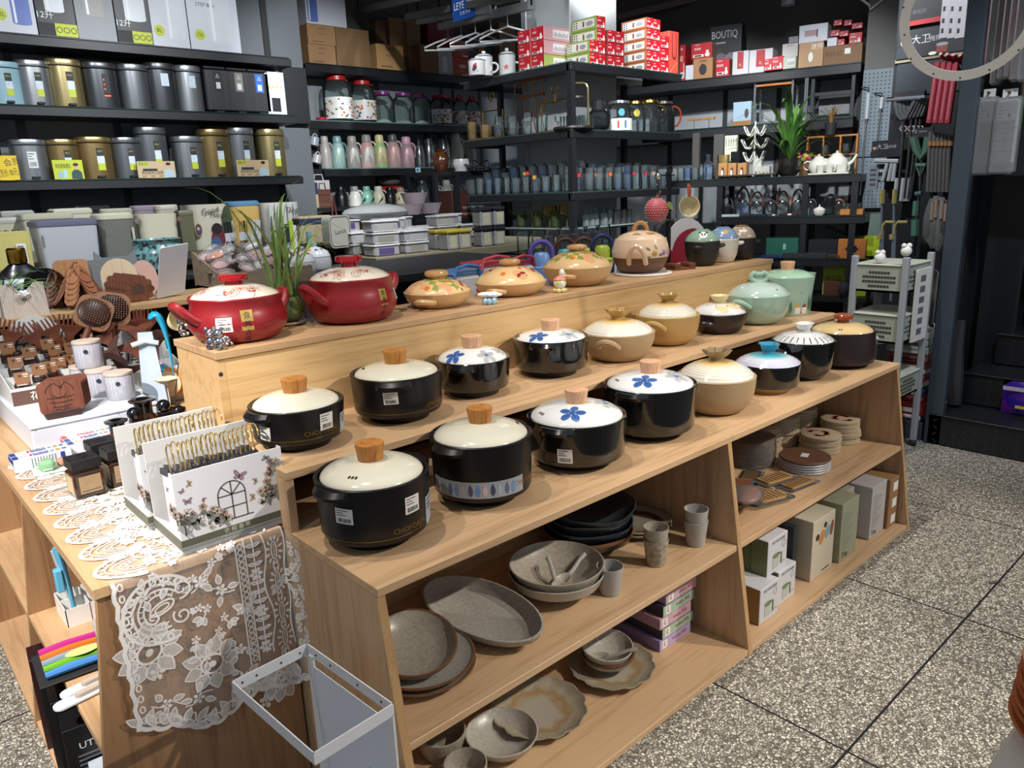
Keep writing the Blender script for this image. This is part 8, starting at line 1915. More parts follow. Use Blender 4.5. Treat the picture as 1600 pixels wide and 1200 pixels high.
z=rbx(1247,1285,66,102,mat('b08a66',.55),'kraft appliance carton with white line art',lambda k,g,w,h:(k.text('迷你',h*.25,g,PA,w*.75,h*.8),k.dc(ell(w*.5,h*.4,w*.1,h*.2),g,PA)));rbx(1248,1292,38,66,CW,'white carton with pink kettle photo on the kraft one',lambda k,g,w,h:(k.gr_(g,1,1,mat('a88a90',.4),w*.2,w*.62,h*.34,h*.68),k.gr_(g,1,1,INK,w*.62,w*.66,h*.25,h*.7)),z)
rbx(1222,1246,68,88,mat('b8b4b0'),'cream carton with red lettering left of the kraft one',lambda k,g,w,h:k.text('meno',h*.2,g,mat('9c3a40'),w*.5,h*.85,maxw=w*.8),RZS[0]+.1,d=-.06);rbx(1232,1247,57,70,mat('8f9094'),'grey carton peeking above the cream one',None,RZS[0]+.21,d=-.1)
z0_=rbx(1286,1346,70,97,mat('7a5838',.6),'long brown shipping carton at the shelf end',lambda k,g,w,h:(k.gr_(g,1,1,PA,w*.55,w*.7,h*.5,h*.8),k.text('易碎品',h*.3,g,mat('4a3622',.6),w*.25,h*.55)))
for i,(a,b,v0,v1)in en(((1292,1307,59,73),(1308,1319,61,72),(1326,1346,51,69),(1297,1311,47,59),(1311,1325,49,61),(1302,1315,35,47),(1330,1347,36,52),(1318,1330,33,48))):
 rbx(a,b,v0,v1,CW if i==0 else REDB,('small white carton with red logo in the red heap','tiny red carton at the bottom of the heap','larger red carton at the bottom right of the heap','red carton at the left of the heap','red carton in the middle of the heap','top left red carton of the heap','top right red carton of the heap','crooked red carton at the top of the heap')[i],red_face if i else None,z0_+(0.,0.,0.,.075,.065,.15,.11,.14)[i],d=-.02-.03*(i>2),dep=.12,grp='heap of small red cartons')
z=RZS[1]+.001
rbx(1145,1173,159,191,mat('8fa4b4',.4),'pale blue carton printed with a small dark figure',lambda k,g,w,h:(k.dc(ell(w*.75,h*.5,w*.12,h*.2),g,mat('4a2a22')),k.gr_(g,1,1,mat('8a5a2a'),0,w,0,h*.2)),z,d=-.05,sid=mat('9cb8c8',.4))
def frame(u0,u1,v0,v1,d,dep,m,r,lb,shelves=(0.,1.),zb=None,name='wire_rack',bars=0,wood_=None):
 zz=z if zb is None else zb;(a,_),(b,_2)=rl(u0,v1,d),rl(u1,v1,d);h=rl((u0+u1)/2,v0,d)[1]-zz;w=b-a;t=rt_(name,lb,'rack',a,d,zz);t.matrix_world=T3(*rw(a,d,zz))@RM.to_3x3().to_4x4()
 for x in(0,w):
  for y in(0,dep):MB().box(x-r,x+r,y-r,y+r,0,h,m).mk('upright',t)
 for s in shelves:
  k=MB();zz_=h*s
  for x in(0,w):k.box(x-r,x+r,0,dep,max(0,zz_-2*r),zz_ if zz_>0 else 2*r,m)
  for y in(0,dep):k.box(0,w,y-r,y+r,max(0,zz_-2*r),zz_ if zz_>0 else 2*r,wood_ if(wood_ and s>.5)else m)
  for j in rg_(1,bars):k.box(w*j/bars-r*.5,w*j/bars+r*.5,0,dep,max(0,zz_-2*r),max(2*r,zz_),m)
  k.mk('rack_shelf',t)
 return t,w,h
frame(1178,1236,122,190,-.04,.22,mat('9a9c9e',.2,.8),.008,'chrome rack with two orange wooden rails',(0.,.88,1.),wood_=wd('x','b06a2a','8f521e'))
frame(1268,1330,108,183,-.05,.25,mat('23262a'),.013,'black flat-pack side rack leaning on the wall shelf',(.04,.55,1.));frame(1256,1259,112,186,-.03,.02,CM,.006,'single chrome upright beside the black side rack',(1.,))
t_,_=rl(1128,188,-.04);k=MB();k.xf=RM@T3(t_-.3,.02,z-.03);k.box(0,.24,0,.03,.1,.115,wd('x','a8743c','8a5a2a'));k.tb([(.06,.015,0),(.06,.015,.1)],.003,SE,6);k.tb([(.19,.015,0),(.19,.015,.1)],.003,SE,6);rtag(k,'cup_rack','small wooden T-bar rack on the wall shelf behind the pitchers','rack')
# long display rack in front of the right wall
FD=.52;FT0,FT1=rl(1042,280,FD)[0],rl(1345,272,FD)[0]
FZ=[rl(1240,275,FD)[1],rl(1240,338,FD)[1],rl(1240,404,FD)[1]]
t=rt_('display_rack','long black rack of kettles and tea sets before the far right wall','rack',0,0,0);t.matrix_world=RM.copy()
for i,z_ in en(FZ):
 a=FT0 if i==0 else rl(1122,345,FD)[0];k=MB();k.box(a,FT1+.05*i,-FD,-FD+.42,z_-.06,z_-.006,BM,.002);k.box(a,FT1+.05*i,-FD-.004,-FD+.42,z_-.006,z_,GLS);k.mk('shelf_board',t)
for u in(1124,1258,1335):
 tt=rl(u,300,FD)[0]
 for y in(-FD+.004,-FD+.38):MB().box(tt-.022,tt+.022,y,y+.036,0,FZ[0]-.06,BM).mk('upright',t)
def onr(u,v,i,dd=.12):
 """point on rack shelf i, dd behind its front edge"""
 t_=rl(u,v,FD-dd)[0];return rw(t_,FD-dd,FZ[i]+.001)
p=onr(1232,262,0,.08);t=tg('potted_plant','leafy green plant in a dark glass pot on the black rack','plant',p);k=MB();k.lt([(0,0),(.055,0),(.082,.03),(.092,.08),(.088,.13),(.084,.13),(.08,.05),(0,.03)],mat('26231f',.12,coat=.5),30);k.mk('pot',t)
k=MB();r_=random.Random(9);LF=mat('3f6b2c',.35,var=.3,scale=20);LF2=mat('5d8a3a',.35,var=.25,scale=20)
for i in rg_(38):
 a=-72+r_.uniform(-180,180);hh=.3+.36*r_.random();sp=.06+.42*r_.random();ca,sa=cos(R(a)),sin(R(a));m_=LF if i%3 else LF2
 P=bez((0,0,.1),(sp*.1*ca,sp*.1*sa,hh*.6),(sp*.5*ca,sp*.5*sa,hh),(sp*ca,sp*sa,hh*(.95-.35*r_.random())),10);sd=Vc((-sa,ca,0));V=[]
 for j,q in en(P):w_=.017*sin(PI*min(1,.12+.9*j/10))**.8+.002;V+=[q-sd*w_,q+Vc((ca,sa,0))*.004,q+sd*w_]
 k.add(V,[(3*j+c,3*j+c+1,3*j+c+4,3*j+c+3)for j in rg_(10)for c in(0,1)],m_)
k.mk('leaves',t)
CER=mat('d8d4c8',.15,coat=.6,var=.03)
def teapot(u,v,i,s,lb,rz=0,dd=.1):
 p=onr(u,v,i,dd);t=tg('teapot',lb,'teapot',p,-72+rz,'white teapots on the rack');MB().lt([(0,.01),(.045*s,.01),(.07*s,.03*s),(.078*s,.06*s),(.065*s,.1*s),(.04*s,.12*s)],CER,26).mk('body',t);MB().lt([(.042*s,.118*s),(.03*s,.135*s),(.008*s,.142*s),(.01*s,.152*s),(0,.158*s)],CER,20).mk('lid',t);MB().tb([(.06*s,0,.05*s),(.1*s,0,.08*s),(.125*s,0,.125*s)],[.016*s,.011*s,.008*s],CER,8).mk('spout',t);MB().tb(bez((-.06*s,0,.1*s),(-.13*s,0,.12*s),(-.12*s,0,.03*s),(-.065*s,0,.04*s),8),.007*s,CER,6).mk('handle',t)
teapot(1279,260,0,1.,'white flowered teapot left of its larger twin',0,.16);teapot(1307,258,0,1.12,'larger white flowered teapot with raised spout',0,.16)
tag((lambda k:(setattr(k,'xf',RM),k.box(rl(1262,270,FD-.02)[0],rl(1326,266,FD-.02)[0],-FD+.02,-FD+.2,FZ[0]+.001,FZ[0]+.014,CER,.004),k)[2])(MB()).mk('tea_tray'),'white tea tray under the cups at the rack end','tray')
for i,u in en((1282,1296,1312,1318)):
 q=onr(u,264,0,.055);k=MB();k.lt([(0,0),(.022,0),(.03,.055),(.028,.055),(.02,.006),(0,.006)],CER,18);k.tb([(.028+.012*sin(R(a)),0,.028+.016*cos(R(a)))for a in rg_(0,181,30)],.004,CER,6);tag(k.mk('tea_cup',None,q+Vc((0,0,.015)),-60),'white flowered tea cup on the white tray','cup','white tea cups')
def rk(u0,u1,v0,v1,i,dd,dep,m,lb,name='box',cat='box',fo=None,grp=None,b=.003):
 (a,_),(c,_2)=rl(u0,v1,FD-dd),rl(u1,v1,FD-dd);h=max(.02,rl((u0+u1)/2,v0,FD-dd)[1]-FZ[i]);k=MB();w=c-a;k.box(0,w,0,dep,0,h,m,b)
 if fo:fo(k,fl((0,-.0008,0),*XZ),w,h)
 o=k.mk(name);o.matrix_world=T3(*rw(a,FD-dd,FZ[i]+.001))@RM.to_3x3().to_4x4();return tag(o,lb,cat,grp)
MCUP=mat('a8794a',.4);
for i,(a,b)in en(((1122,1136),(1137,1150),(1152,1166))):rk(a,b,255,268,0,.06,.1,MCUP,('tan printed cup box at the left of the row','tan printed cup box in the middle of the row','tan printed cup box with two figures')[i],'cup_box','box',lambda k,g,w,h:(k.dc(ell(w*.5,h*.4,w*.18,h*.34),g,mat('4a2a22')),k.dc(ell(w*.45,h*.36,w*.12,h*.2),lf(g),PA)),'tan cup boxes')
for i,(a,b,v0)in en(((1178,1189,248),(1190,1202,260),(1178,1190,258))):rk(a,b,v0,270,0,.07+.06*(i==0),.08,mat('b4b4ac',.4),('grey-white printed mug box stacked high','grey-white printed mug box beside the plant','grey-white printed mug box in front')[i],'mug_box','box',lambda k,g,w,h:[k.dc(ell(w*(.25+.25*j),h*(.4+.1*(j%2)),w*.09,h*.1),g,(INK,mat('b8a83a'),OLV)[j%3])for j in rg_(3)],'printed mug boxes')
k=MB();k.xf=RM;a,b=rl(1120,274,FD-.01)[0],rl(1212,272,FD-.01)[0];k.box(a,b,-FD+.01,-FD+.18,FZ[0]+.018,FZ[0]+.028,mat('4a3a30'));
for j in rg_(5):
 for y in(-FD+.03,-FD+.16):kx=k.xf;k.xf=RM@T3(a+(b-a)*(.04+.23*j),y,FZ[0]+.012)@RX(90);k.lt([(0,-.006),(.011,-.006),(.011,.006),(0,.006)],INK,10);k.xf=kx
rtag(k,'wheeled_tray','long low brown tray on black wheels under the cup boxes','tray')
for i,(u,r,h,m)in en(((1106,.045,.2,BLUT),(1098,.035,.1,CLR2),(1086,.035,.1,CLR2),(1074,.035,.1,BLUT),(1064,.033,.1,CLR2),(1130,.05,.19,GLDT),(1150,.045,.21,SMK))):g_obj('bottle' if i in(0,)else 'tumbler',m,r,h,onr(u,270,0,.2),('blue-tinted glass flask behind the cream pan','clear cup in the row left of the flask','clear cup in the row left of the flask','blue-tinted cup in the cup row','clear cup in the row left of the flask','amber glass jar behind the tan boxes','smoky tall glass behind the cup boxes')[i],'cups at the rack left end')
CHR=mat('d2cfc4',.4)
t=tg('wire_holder','white bent-wire wavy holder behind the cup boxes','holder',onr(1176,262,0,.26),-72);k=MB()
for lv,(w,zz)in en(((.16,.2),(.2,.3),(.16,.4))):
 P=[(-w/2+w*i/16,0,zz-.07*abs(sin(PI*2*i/16)))for i in rg_(17)];k.tb(P,.006,CHR,6);k.tb([(x,.08,q)for x,_,q in P],.006,CHR,6);k.tb([P[0],(P[0][0],.08,P[0][2])],.006,CHR,6);k.tb([P[-1],(P[-1][0],.08,P[-1][2])],.006,CHR,6)
k.tb([(0,.04,0),(0,.04,.44)],.007,CHR,6);k.lt([(0,0),(.07,0),(.07,.008),(0,.008)],CHR,18);k.mk('wire_frame',t)
rk(1131,1150,212,262,0,.3,.05,mat('c8ccb4',.45),'pale green plastic rack panel behind the jars','plastic_rack','rack',lambda k,g,w,h:[k.gr_(g,1,1,mat('8a8c80'),w*(.1+.2*j),w*(.18+.2*j),h*.75,h*.95)for j in rg_(5)])
rk(1081,1092,208,255,0,.34,.05,mat('4a4744',.45),'dark grey plastic arch frame left upright','plastic_rack','rack');rk(1114,1130,210,255,0,.34,.05,mat('4a4744',.45),'dark grey plastic frame with rounded top','plastic_rack','rack')
SHW=wd('x','b07434','94602a')
a,b=rl(1258,266,FD-.3)[0],rl(1337,266,FD-.3)[0];h=rl(1300,214,FD-.3)[1]-FZ[0];t=rt_('cube_shelf','orange-brown wooden cubby shelf of six cells behind the teapots','shelf',0,0,0);t.matrix_world=T3(*rw(a,FD-.3,FZ[0]+.001))@RM.to_3x3().to_4x4();w=b-a
for zz in(0,h*.5,h):MB().box(0,w,0,.11,zz,zz+.012,SHW).mk('board',t)
for j in rg_(4):MB().box(w*j/3-.006*(j>0)-.006*(j==3),w*j/3+.012-.006*(j>0)-.006*(j==3),0,.11,.012,h,SHW).mk('divider',t)
for j in rg_(5):q=rw(a+w*(.75+.05*j-.5*(j>2)),FD-.24,FZ[0]+.014+(h*.5 if j%2 else 0));g_obj('tumbler',CLR2,.03,.07,q,'small glass cup in the orange-brown cubby','glass cups in the cubby')
q=rw(rl(1297,210,FD-.24)[0],FD-.24,FZ[0]+h+.013);t=tg('dried_plant','dried brown sprig in a black pot on the cubby shelf','plant',q);MB().lt([(0,0),(.035,0),(.045,.09),(.04,.09),(0,.07)],INK,18).mk('pot',t);k=MB();blades(k,40,.18,.11,mat('8a6a34',.6,var=.3),(0,0,.08),3,.004,.5);k.mk('sprig',t)
k=MB();r_=random.Random(2)
for j in rg_(26):k.ball((.06*r_.uniform(-1,1),.05*r_.uniform(-1,1),.1+.06*r_.random()),.018,mat(('b8486a','d89a3a','6a8a3a','c96a8a','d0b84a')[j%5],.5),7,5)
k.lt([(0,0),(.04,0),(.05,.09),(0,.09)],mat('6a4a30'),14);tag(k.mk('flower_basket',None,onr(1258,262,0,.2)),'small basket of pink and yellow flowers beside the plant','flowers')
def kettle(u,i,r,h,arch,m,lb,hm=None,dd=.12):
 q=onr(u,332,i,dd);t=tg('glass_kettle',lb,'kettle',q,-72,'glass kettles on the rack');MB().lt([(0,0),(r,0),(r*1.05,h*.2),(r,h*.7),(r*.6,h*.92),(r*.55,h)],m,22).mk('body',t);MB().lt([(r*.58,h*.97),(r*.5,h*1.06),(r*.1,h*1.08),(r*.14,h*1.15),(0,h*1.18)],INK if m is SMK else CM,18).mk('lid',t);MB().tb([(r*.9*cos(R(a)),0,h*.72+arch*sin(R(a)))for a in rg_(0,181,20)],.007,hm or INK,6).mk('handle',t);MB().tb([(-r*.9,0,h*.4),(-r*1.5,0,h*.75)],[.012,.008],m,6).mk('spout',t)
ks=((1136,.05,.09,.1,SMK,'smoky glass kettle at the left of the kettle shelf'),(1160,.062,.12,.14,BLUT,'blue glass kettle with tall square handle'),(1182,.055,.11,.11,CLR2,'clear kettle with thin brown handle'),(1204,.05,.1,.05,CLR2,'clear handleless-looking jug in the middle'),(1222,.052,.11,.11,CLR2,'clear kettle with wooden arch handle'),(1246,.05,.11,.12,CLR2,'clear kettle with bronze arch handle'),(1266,.045,.1,.05,CLR2,'clear kettle near the white pumpkin jar'),(1296,.045,.13,.06,SMK,'tall dark glass kettle near the shelf end'),(1310,.045,.09,.05,CLR2,'clear jug with amber handle at the shelf end'))
for j,(u,r,h,ar,m,l)in en(ks):kettle(u,1,r,h,ar,m,l,mat('6a3a26',.4)if j in(2,4,5,8)else INK)
q=onr(1280,332,1,.06);k=MB();k.lt([(0,0),(.03,0),(.045,.02),(.045,.045),(.02,.062),(.006,.066),(.006,.08),(0,.082)],CER,20,wav=lambda a,r,z:1+.04*cos(7*a));tag(k.mk('pumpkin_jar',None,q),'small white pumpkin-shaped jar on the kettle shelf','jar')
rk(1312,1348,327,336,1,.03,.12,wd('x','b0743c','955f2e'),'light wooden tray with small glasses at the kettle shelf end','wooden_tray','tray')
for j in rg_(5):g_obj('tumbler',CLR2,.02,.04,rw(rl(1318+6*j,328,FD-.08)[0],FD-.09,FZ[1]+.045),'tiny glass cup on the light wooden tray','tiny glasses on the tray',cat='cup')
for i,(a,b,v0,c,l)in en(((1126,1154,338,'b4b8bc','white box under the kettles left end'),(1155,1172,340,'3a2a2a','dark maroon tea box on the kettle shelf front'),(1174,1196,340,'1f2a3c','navy tea box on the kettle shelf front'),(1198,1218,337,'3c3c40','grey tea box with white label'),(1220,1246,333,'3a1c1c','dark red tea box with white label'),(1247,1260,330,'3c2a24','brown tea box with white label'))):
 rk(a,b,v0,v0+10,1,.012,.05,mat(c,.5),l,'tea_box','box',(lambda k,g,w,h:k.gr_(g,1,1,PA,w*.4,w*.62,h*.3,h*.8))if i>2 else None,'tea boxes on the kettle shelf')
rk(1196,1252,372,400,2,.1,.2,mat('1e5a48'),'dark green carton on the lowest rack shelf','carton','carton',lambda k,g,w,h:k.gr_(g,1,1,mat('8fa89c'),w*.48,w*.56,h*.4,h*.7));rk(1308,1352,374,402,2,.02,.06,mat('a8642a'),'orange-brown box end with dark emblem','gift_box','box',lambda k,g,w,h:(k.dc(ell(w*.5,h*.5,w*.24,h*.14),g,INK),k.dc(ell(w*.38,h*.5,w*.06,h*.2),g,INK),k.dc(ell(w*.62,h*.5,w*.06,h*.2),g,INK)))
k=MB();k.xf=RM;a,b=rl(1262,390,FD-.06)[0],rl(1308,390,FD-.06)[0];k.box(a,b,-FD+.07,-FD+.3,FZ[2]+.001,FZ[2]+.14,mat('1a1c20',.4),.003);k.add([(a-.08,-FD+.08,FZ[2]+.14),((a+b)/2,-FD+.07,FZ[2]+.24),((a+b)/2,-FD+.3,FZ[2]+.24),(a-.08,-FD+.31,FZ[2]+.14),(b+.14,-FD+.08,FZ[2]+.12),(b+.14,-FD+.31,FZ[2]+.12)],[(0,1,2,3),(1,4,5,2)],mat('222326',.45));rtag(k,'presentation_case','black folding presentation case with peaked flap','case')
rk(1188,1222,405,420,2,-.02,.2,mat('1f2f5a'),'navy box in clear film at the lowest shelf edge','box','box');rk(1222,1290,396,416,2,0.,.22,gls('4a4c50',.4,.08),'shiny film-wrapped dark tray on the lowest shelf','wrapped_tray','tray')
rk(1288,1312,398,412,2,.02,.2,mat('3a2222'),'maroon flat box beside the black case','box','box')
LM=mat('a4b81f',.45)
def lime_(txt):return lambda k,g,w,h:(k.text(txt[0],h*.26,g,INK,w*.45,h*.5,maxw=w*.7),k.text(txt[1],h*.12,g,INK,w*.45,h*.28,maxw=w*.7))
def low(u0,u1,v0,v1,d,dep,z0,m,lb,fo=None,name='carton',cat='carton',grp=None,b=.002):
 (a,_),(c,_2)=rl(u0,v1,d),rl(u1,v1,d);h=max(.03,rl((u0+u1)/2,v0,d)[1]-z0);w=c-a;k=MB();k.box(0,w,0,dep,0,h,m,b)
 if fo:fo(k,fl((0,-.0008,0),*XZ),w,h)
 o=k.mk(name);o.matrix_world=T3(*rw(a,d,z0))@RM.to_3x3().to_4x4();return tag(o,lb,cat,grp)
zl1=rl(1300,462,.44)[1]
t=rt_('low_rack','black low shelf under the long rack carrying lime cartons','rack',0,0,0);t.matrix_world=RM.copy();MB().box(rl(1170,460,.5)[0],FT1+.1,-.5,-.12,zl1-.04,zl1-.002,BM).mk('shelf_board',t)
for x in(rl(1176,460,.5)[0],FT1+.04):MB().box(x,x+.04,-.49,-.45,0,zl1-.04,BM).box(x,x+.04,-.16,-.12,0,zl1-.04,BM).mk('leg',t)
low(1284,1320,412,460,.4,.2,zl1,LM,'lime green carton printed with two large characters',lime_(('怕污染','密封养护')),grp='lime cartons');low(1325,1352,414,466,.42,.2,zl1,LM,'lime green carton lettered with two characters beside the cart',lime_(('换水','更轻巧')),grp='lime cartons');low(1326,1372,370,412,.36,.14,zl1+.3,LM,'lime green carton higher up behind the white cart',grp='lime cartons')
low(1286,1312,440,462,.46,.06,zl1,mat('5a3820'),'brown carton end under the lime carton');
p=onpl(1322,450,rw(0,.47),RN);k=MB();k.ball((0,0,.06),(.085,.05,.07),gls('4c4a52',.35,.1),12,8);k.ball((.07,-.02,.04),(.04,.03,.06),gls('d8d6e0',.4,.1),10,6);tag(k.mk('bagged_goods',None,(p.x,p.y,zl1)),'grey item in crinkled film with lilac tie before the lime carton','bag')
YP=mat('d6c98a',.2,coat=.4,var=.03);p=onx(1296,500,2.98);zy=onx(1296,519,2.98).z
t=tg('soup_pot','pale yellow lidded pot behind the middle step end','pot',(2.98,p.y,zy-.06));MB().lt([(0,0),(.07,0),(.09,.02),(.085,.07),(.07,.1),(.095,.125),(.098,.13)],YP,30).mk('body',t);MB().lt([(.098,.13),(.09,.138),(.03,.142),(.02,.142),(.022,.155),(0,.157)],YP,26).mk('lid',t)
tag(MB().box(2.8,3.12,p.y-.16,p.y+.16,zy-.085,zy-.061,BM).box(2.82,2.86,p.y-.14,p.y-.1,0,zy-.085,BM).box(3.06,3.1,p.y+.1,p.y+.14,0,zy-.085,BM).mk('plant_stool'),'black stool under the pale yellow pot','stool')
low(1352,1395,335,400,.12,.04,rl(1360,398,.12)[1],mat('6c7c74'),'grey-green folded storage panel beside the pegboard',name='folding_panel',cat='panel')
# tableware and boxes inside the two low units
SZ,SB0=ZS+.001,.019
STW=spk_('a39d90','938b7d',110,.32,.4,.66,.2);STG=spk_('aeaaa0','9e998f',130,.32,.4,.66,.2);RUST=mat('6e4a32',.5,var=.3,scale=60);RUSTP=rad_([(0,'a79f90'),(.42,'a79f90'),(.62,'9a7d55'),(.78,'a39a86'),(1,'8f8674')],.12,.3,.2,0,.55)
def dish(name,lb,loc,r,h,m,cat='plate',foot=.5,rim=None,wav=None,tilt=(0,0),sx=1,sy=1,rz=0,grp=None,th=.005,deep=.9):
 k=MB();f=r*foot;k.lt([(0,0.),(f,0),(f*1.05,.004),(r*deep,h*.55),(r,h),(r-th*.6,h+.001),(r*deep-th,h*.55+th*.8,m),(f*.95,.004+th),(0,.003+th)],m,44,sx,sy,wav)
 if rim:k.lt([(r*.985,h*.86),(r*1.004,h*.985),(r*1.,h+.002),(r-th*.8,h+.0022)],rim,44,sx,sy,wav)
 o=k.mk(name,None,loc);o.rotation_euler=(R(tilt[0]),R(tilt[1]),R(rz));return tag(o,lb,cat,grp)
dish('dinner_plate','speckled grey plate at the bottom of the left stack',(.165,.13,SZ),.118,.022,STG,rim=RUST,grp='grey stack at the left');dish('dinner_plate','speckled grey plate with rust rim under the tilted bowl',(.167,.13,SZ+.01),.116,.024,STG,rim=RUST,grp='grey stack at the left')
dish('serving_bowl','shallow grey bowl with rust rim tilted on the left plate stack',(.155,.145,SZ+.034),.095,.04,STW,'bowl',.55,RUST,tilt=(14,-4));dish('dinner_plate','grey plate edge behind the left stack',(.1,.285,SZ),.1,.02,STG)
dish('oval_platter','long grey oval platter lying beside the left stack',(.375,.175,SZ+.013),.088,.034,STG,'platter',.8,None,sy=2.1,tilt=(0,-8),rz=4,deep=.96)
dish('serving_bowl','lower grey bowl of the pair holding spoons',(.602,.15,SZ),.122,.062,mat('a9a59a',.3,coat=.2),'bowl',.42);dish('serving_bowl','upper taupe bowl holding two spoons',(.602,.15,SZ+.022),.12,.06,STW,'bowl',.42)
def spoon(loc,rz,tx,lb,m=STG):
 k=MB();k.tb([(0,0,0.),(.03,0,.004),(.06,0,.012),(.085,0,.012)],[.006,.006,.0055,.007],m,8);k.xf=T3(-.022,0,0.);k.lt([(0,-.004),(.012,-.002),(.021,.008),(.019,.008),(.011,.001),(0,-.001)],m,18,1.35,.9);o=k.mk('spoon',None,loc);o.rotation_euler=(0,R(tx),R(rz));tag(o,lb,'spoon')
spoon((.575,.125,SZ+.04),60,-14,'ceramic spoon standing up in the taupe bowl');spoon((.625,.135,SZ+.038),10,-10,'ceramic spoon lying across the taupe bowl')
DBL_=[mat(c,.28,coat=.3,var=.1,scale=15)for c in('2c353c','29333d','24313f','2e3230')]
for i in rg_(4):dish('wavy_bowl',('lowest wide dark bowl with brown rim of the blue stack','second wide dark blue bowl from the bottom','third wide dark blue bowl from the bottom','topmost wide dark blue bowl with wavy rim')[i],(.845,.262,SZ+.026*i),.128,.06,DBL_[3-i],'bowl',.45,RUST if i==0 else None,wav=lambda a,r,z,q=i:1+.022*cos(5*a+q)if r>.06 else 1,grp='dark blue wavy bowls',tilt=(6 if i==3 else 0,0))
for i in rg_(2):dish('dinner_plate',('lower rust-ringed plate behind the stacked cups','upper rust-ringed plate behind the stacked cups')[i],(1.028,.232,SZ+.01*i),.1,.02,rad_([(0,'9b9384'),(.55,'8f8470'),(.62,'4a2a18'),(.74,'5a341e'),(.8,'9a907e'),(1,'8d8472')],.1,.3,.2,0,.08),foot=.6,rim=mat('8f8674',.3))
def cup(x,y,z,lb,m=STG,r=.034,h=.074):k=MB();k.lt([(0,0),(r*.74,0),(r*.78,.004),(r,h),(r*.94,h),(r*.72,.008),(0,.007)],m,26);tag(k.mk('tea_cup',None,(x,y,z)),lb,'cup','handleless grey cups')
LGC=mat('a3a19c',.4,var=.08,scale=50)
cup(.692,.052,SZ,'single grey handleless cup beside the spoon bowl',LGC);cup(.892,.062,SZ,'lower cup of the middle stacked pair',spk_('a49c8c','857b6a',70,.4));cup(.892,.062,SZ+.034,'speckled upper cup of the middle stacked pair',STW);cup(1.062,.052,SZ,'lower pale cup of the pair beside the divider',LGC);cup(1.062,.052,SZ+.034,'upper pale cup of the pair beside the divider',LGC)
sc=lambda a,r,z:1+.075*abs(cos(6.5*a))*(r>.05)
dish('scalloped_plate','scalloped plate with rust spatter in the bottom shelf',(.515,.14,SB0),.118,.026,RUSTP,foot=.55,wav=sc);dish('scalloped_plate','scalloped plate carrying two bowls on the bottom shelf',(.785,.128,SB0),.114,.026,RUSTP,foot=.55,wav=sc)
dish('rice_bowl','lower small bowl with rust rim on the scalloped plate',(.785,.14,SB0+.011),.074,.044,STW,'bowl',.4,RUST);dish('rice_bowl','upper small pale bowl with a spoon in it',(.78,.145,SB0+.034),.073,.046,STG,'bowl',.42,tilt=(6,0));spoon((.765,.125,SB0+.052),-50,-12,'ceramic spoon lying in the small pale bowl')
dish('serving_bowl','wide pale bowl at the front of the bottom shelf',(.372,.12,SB0),.088,.044,STG,'bowl',.45);dish('mug_bowl','small straight-sided taupe bowl at the left of the bottom shelf',(.262,.215,SB0),.06,.056,STW,'bowl',.8,deep=.98);dish('mug_bowl','small taupe bowl mostly cut off at the bottom edge',(.24,.095,SB0),.05,.05,STW,'bowl',.8,deep=.98)
tag(MB().box(.03,.11,.26,.34,SB0,SB0+.2,BOXW,.002).mk('print_carton'),'white butterfly-print carton at the left of the bottom shelf','carton')
for i,(c,s_,dx)in en((('8a78a8','b8a4c8',0),('7a9a86','a4bca4',.012),('b08a9c','caa8b4',0.),('7f9c8a','a4bea8',.014),('a88ca0','c8a8b4',.026))):
 k=MB();k.box(0,.15,0,.2,0,.034,mat('3a3644')if i%2 else mat(c,.5),.001);k.gr_(fl((0,-.0008,0),*XZ),1,1,mat(s_,.5),.001,.149,.001,.033);k.text('kinbata 米粒',.013,fl((.095,-.0014,.018),*XZ),mat('b0303a'),0,0);k.gr_(fl((0,-.0012,0),*XZ),1,1,WH,.012,.036,.004,.03);k.sk([(.024,.026),(.02,.012),(.028,.012)],.003,fl((0,-.0016,0),*XZ),mat('8a2a3a'))
 tag(k.mk('spoon_carton',None,(.945+dx,.085,SB0+.035*i)),'pastel cutlery carton, number %s up in the stack by the divider'%('one','two','three','four','five')[i],'carton','pastel cutlery cartons')
CORK=mat('6a4a36',.6,var=.15,scale=60);CLRF=gls('ececec',.9,.12);MAPL=mat('a83a34',.6,var=.1);OATM=mat('b8a88c',.7,var=.08,scale=60);BRD=mat('6a5340',.6)
def disc_stack(x,y,n,r,m,grp,lb,film=False,jitter=.004,th=.0075,leaf_=True):
 for i in rg_(n):
  k=MB();k.lt([(0,0),(r*.98,0),(r,.001),(r,th-.001),(r*.98,th),(0,th)],m,28,wav=lambda a,rr,z:1+.006*sin(5*a))
  if i==n-1 and leaf_:
   for j in rg_(7):a=j*2.3;q=r*.55*(.3+.7*((j*37)%10)/10);g=fl((q*cos(a),q*sin(a),th+.0006),*XY);mm=MAPL if j%2==0 else BRD;s_=r*(.3 if j%2==0 else.12);[k.dc(pt(0,0,s_,s_*.28,a+(p-2)*.6,5),g,mm)for p in rg_(5)]
  tag(k.mk('coaster',None,(x+rnd.uniform(-jitter,jitter),y+rnd.uniform(-jitter,jitter),SZ+i*(th+.0005)),rnd.uniform(0,360)),lb+(', top one showing its print' if i==n-1 and leaf_ else ', lying lower in the stack'),'coaster',grp)
for x,y,n,l in((2.035,.165,8,'front'),(2.195,.165,11,'right'),(2.17,.325,14,'far right'),(2.02,.325,14,'back'),(1.9,.33,12,'back left')):disc_stack(x,y,n,.072,OATM,'maple leaf coasters of the %s stack'%l,'round maple-leaf cloth coaster of the %s stack'%l)
disc_stack(1.745,.29,12,.085,mat('7a6a5c',.6,var=.15),'film-wrapped brown coasters','round brown mat of the film-wrapped stack',leaf_=False)
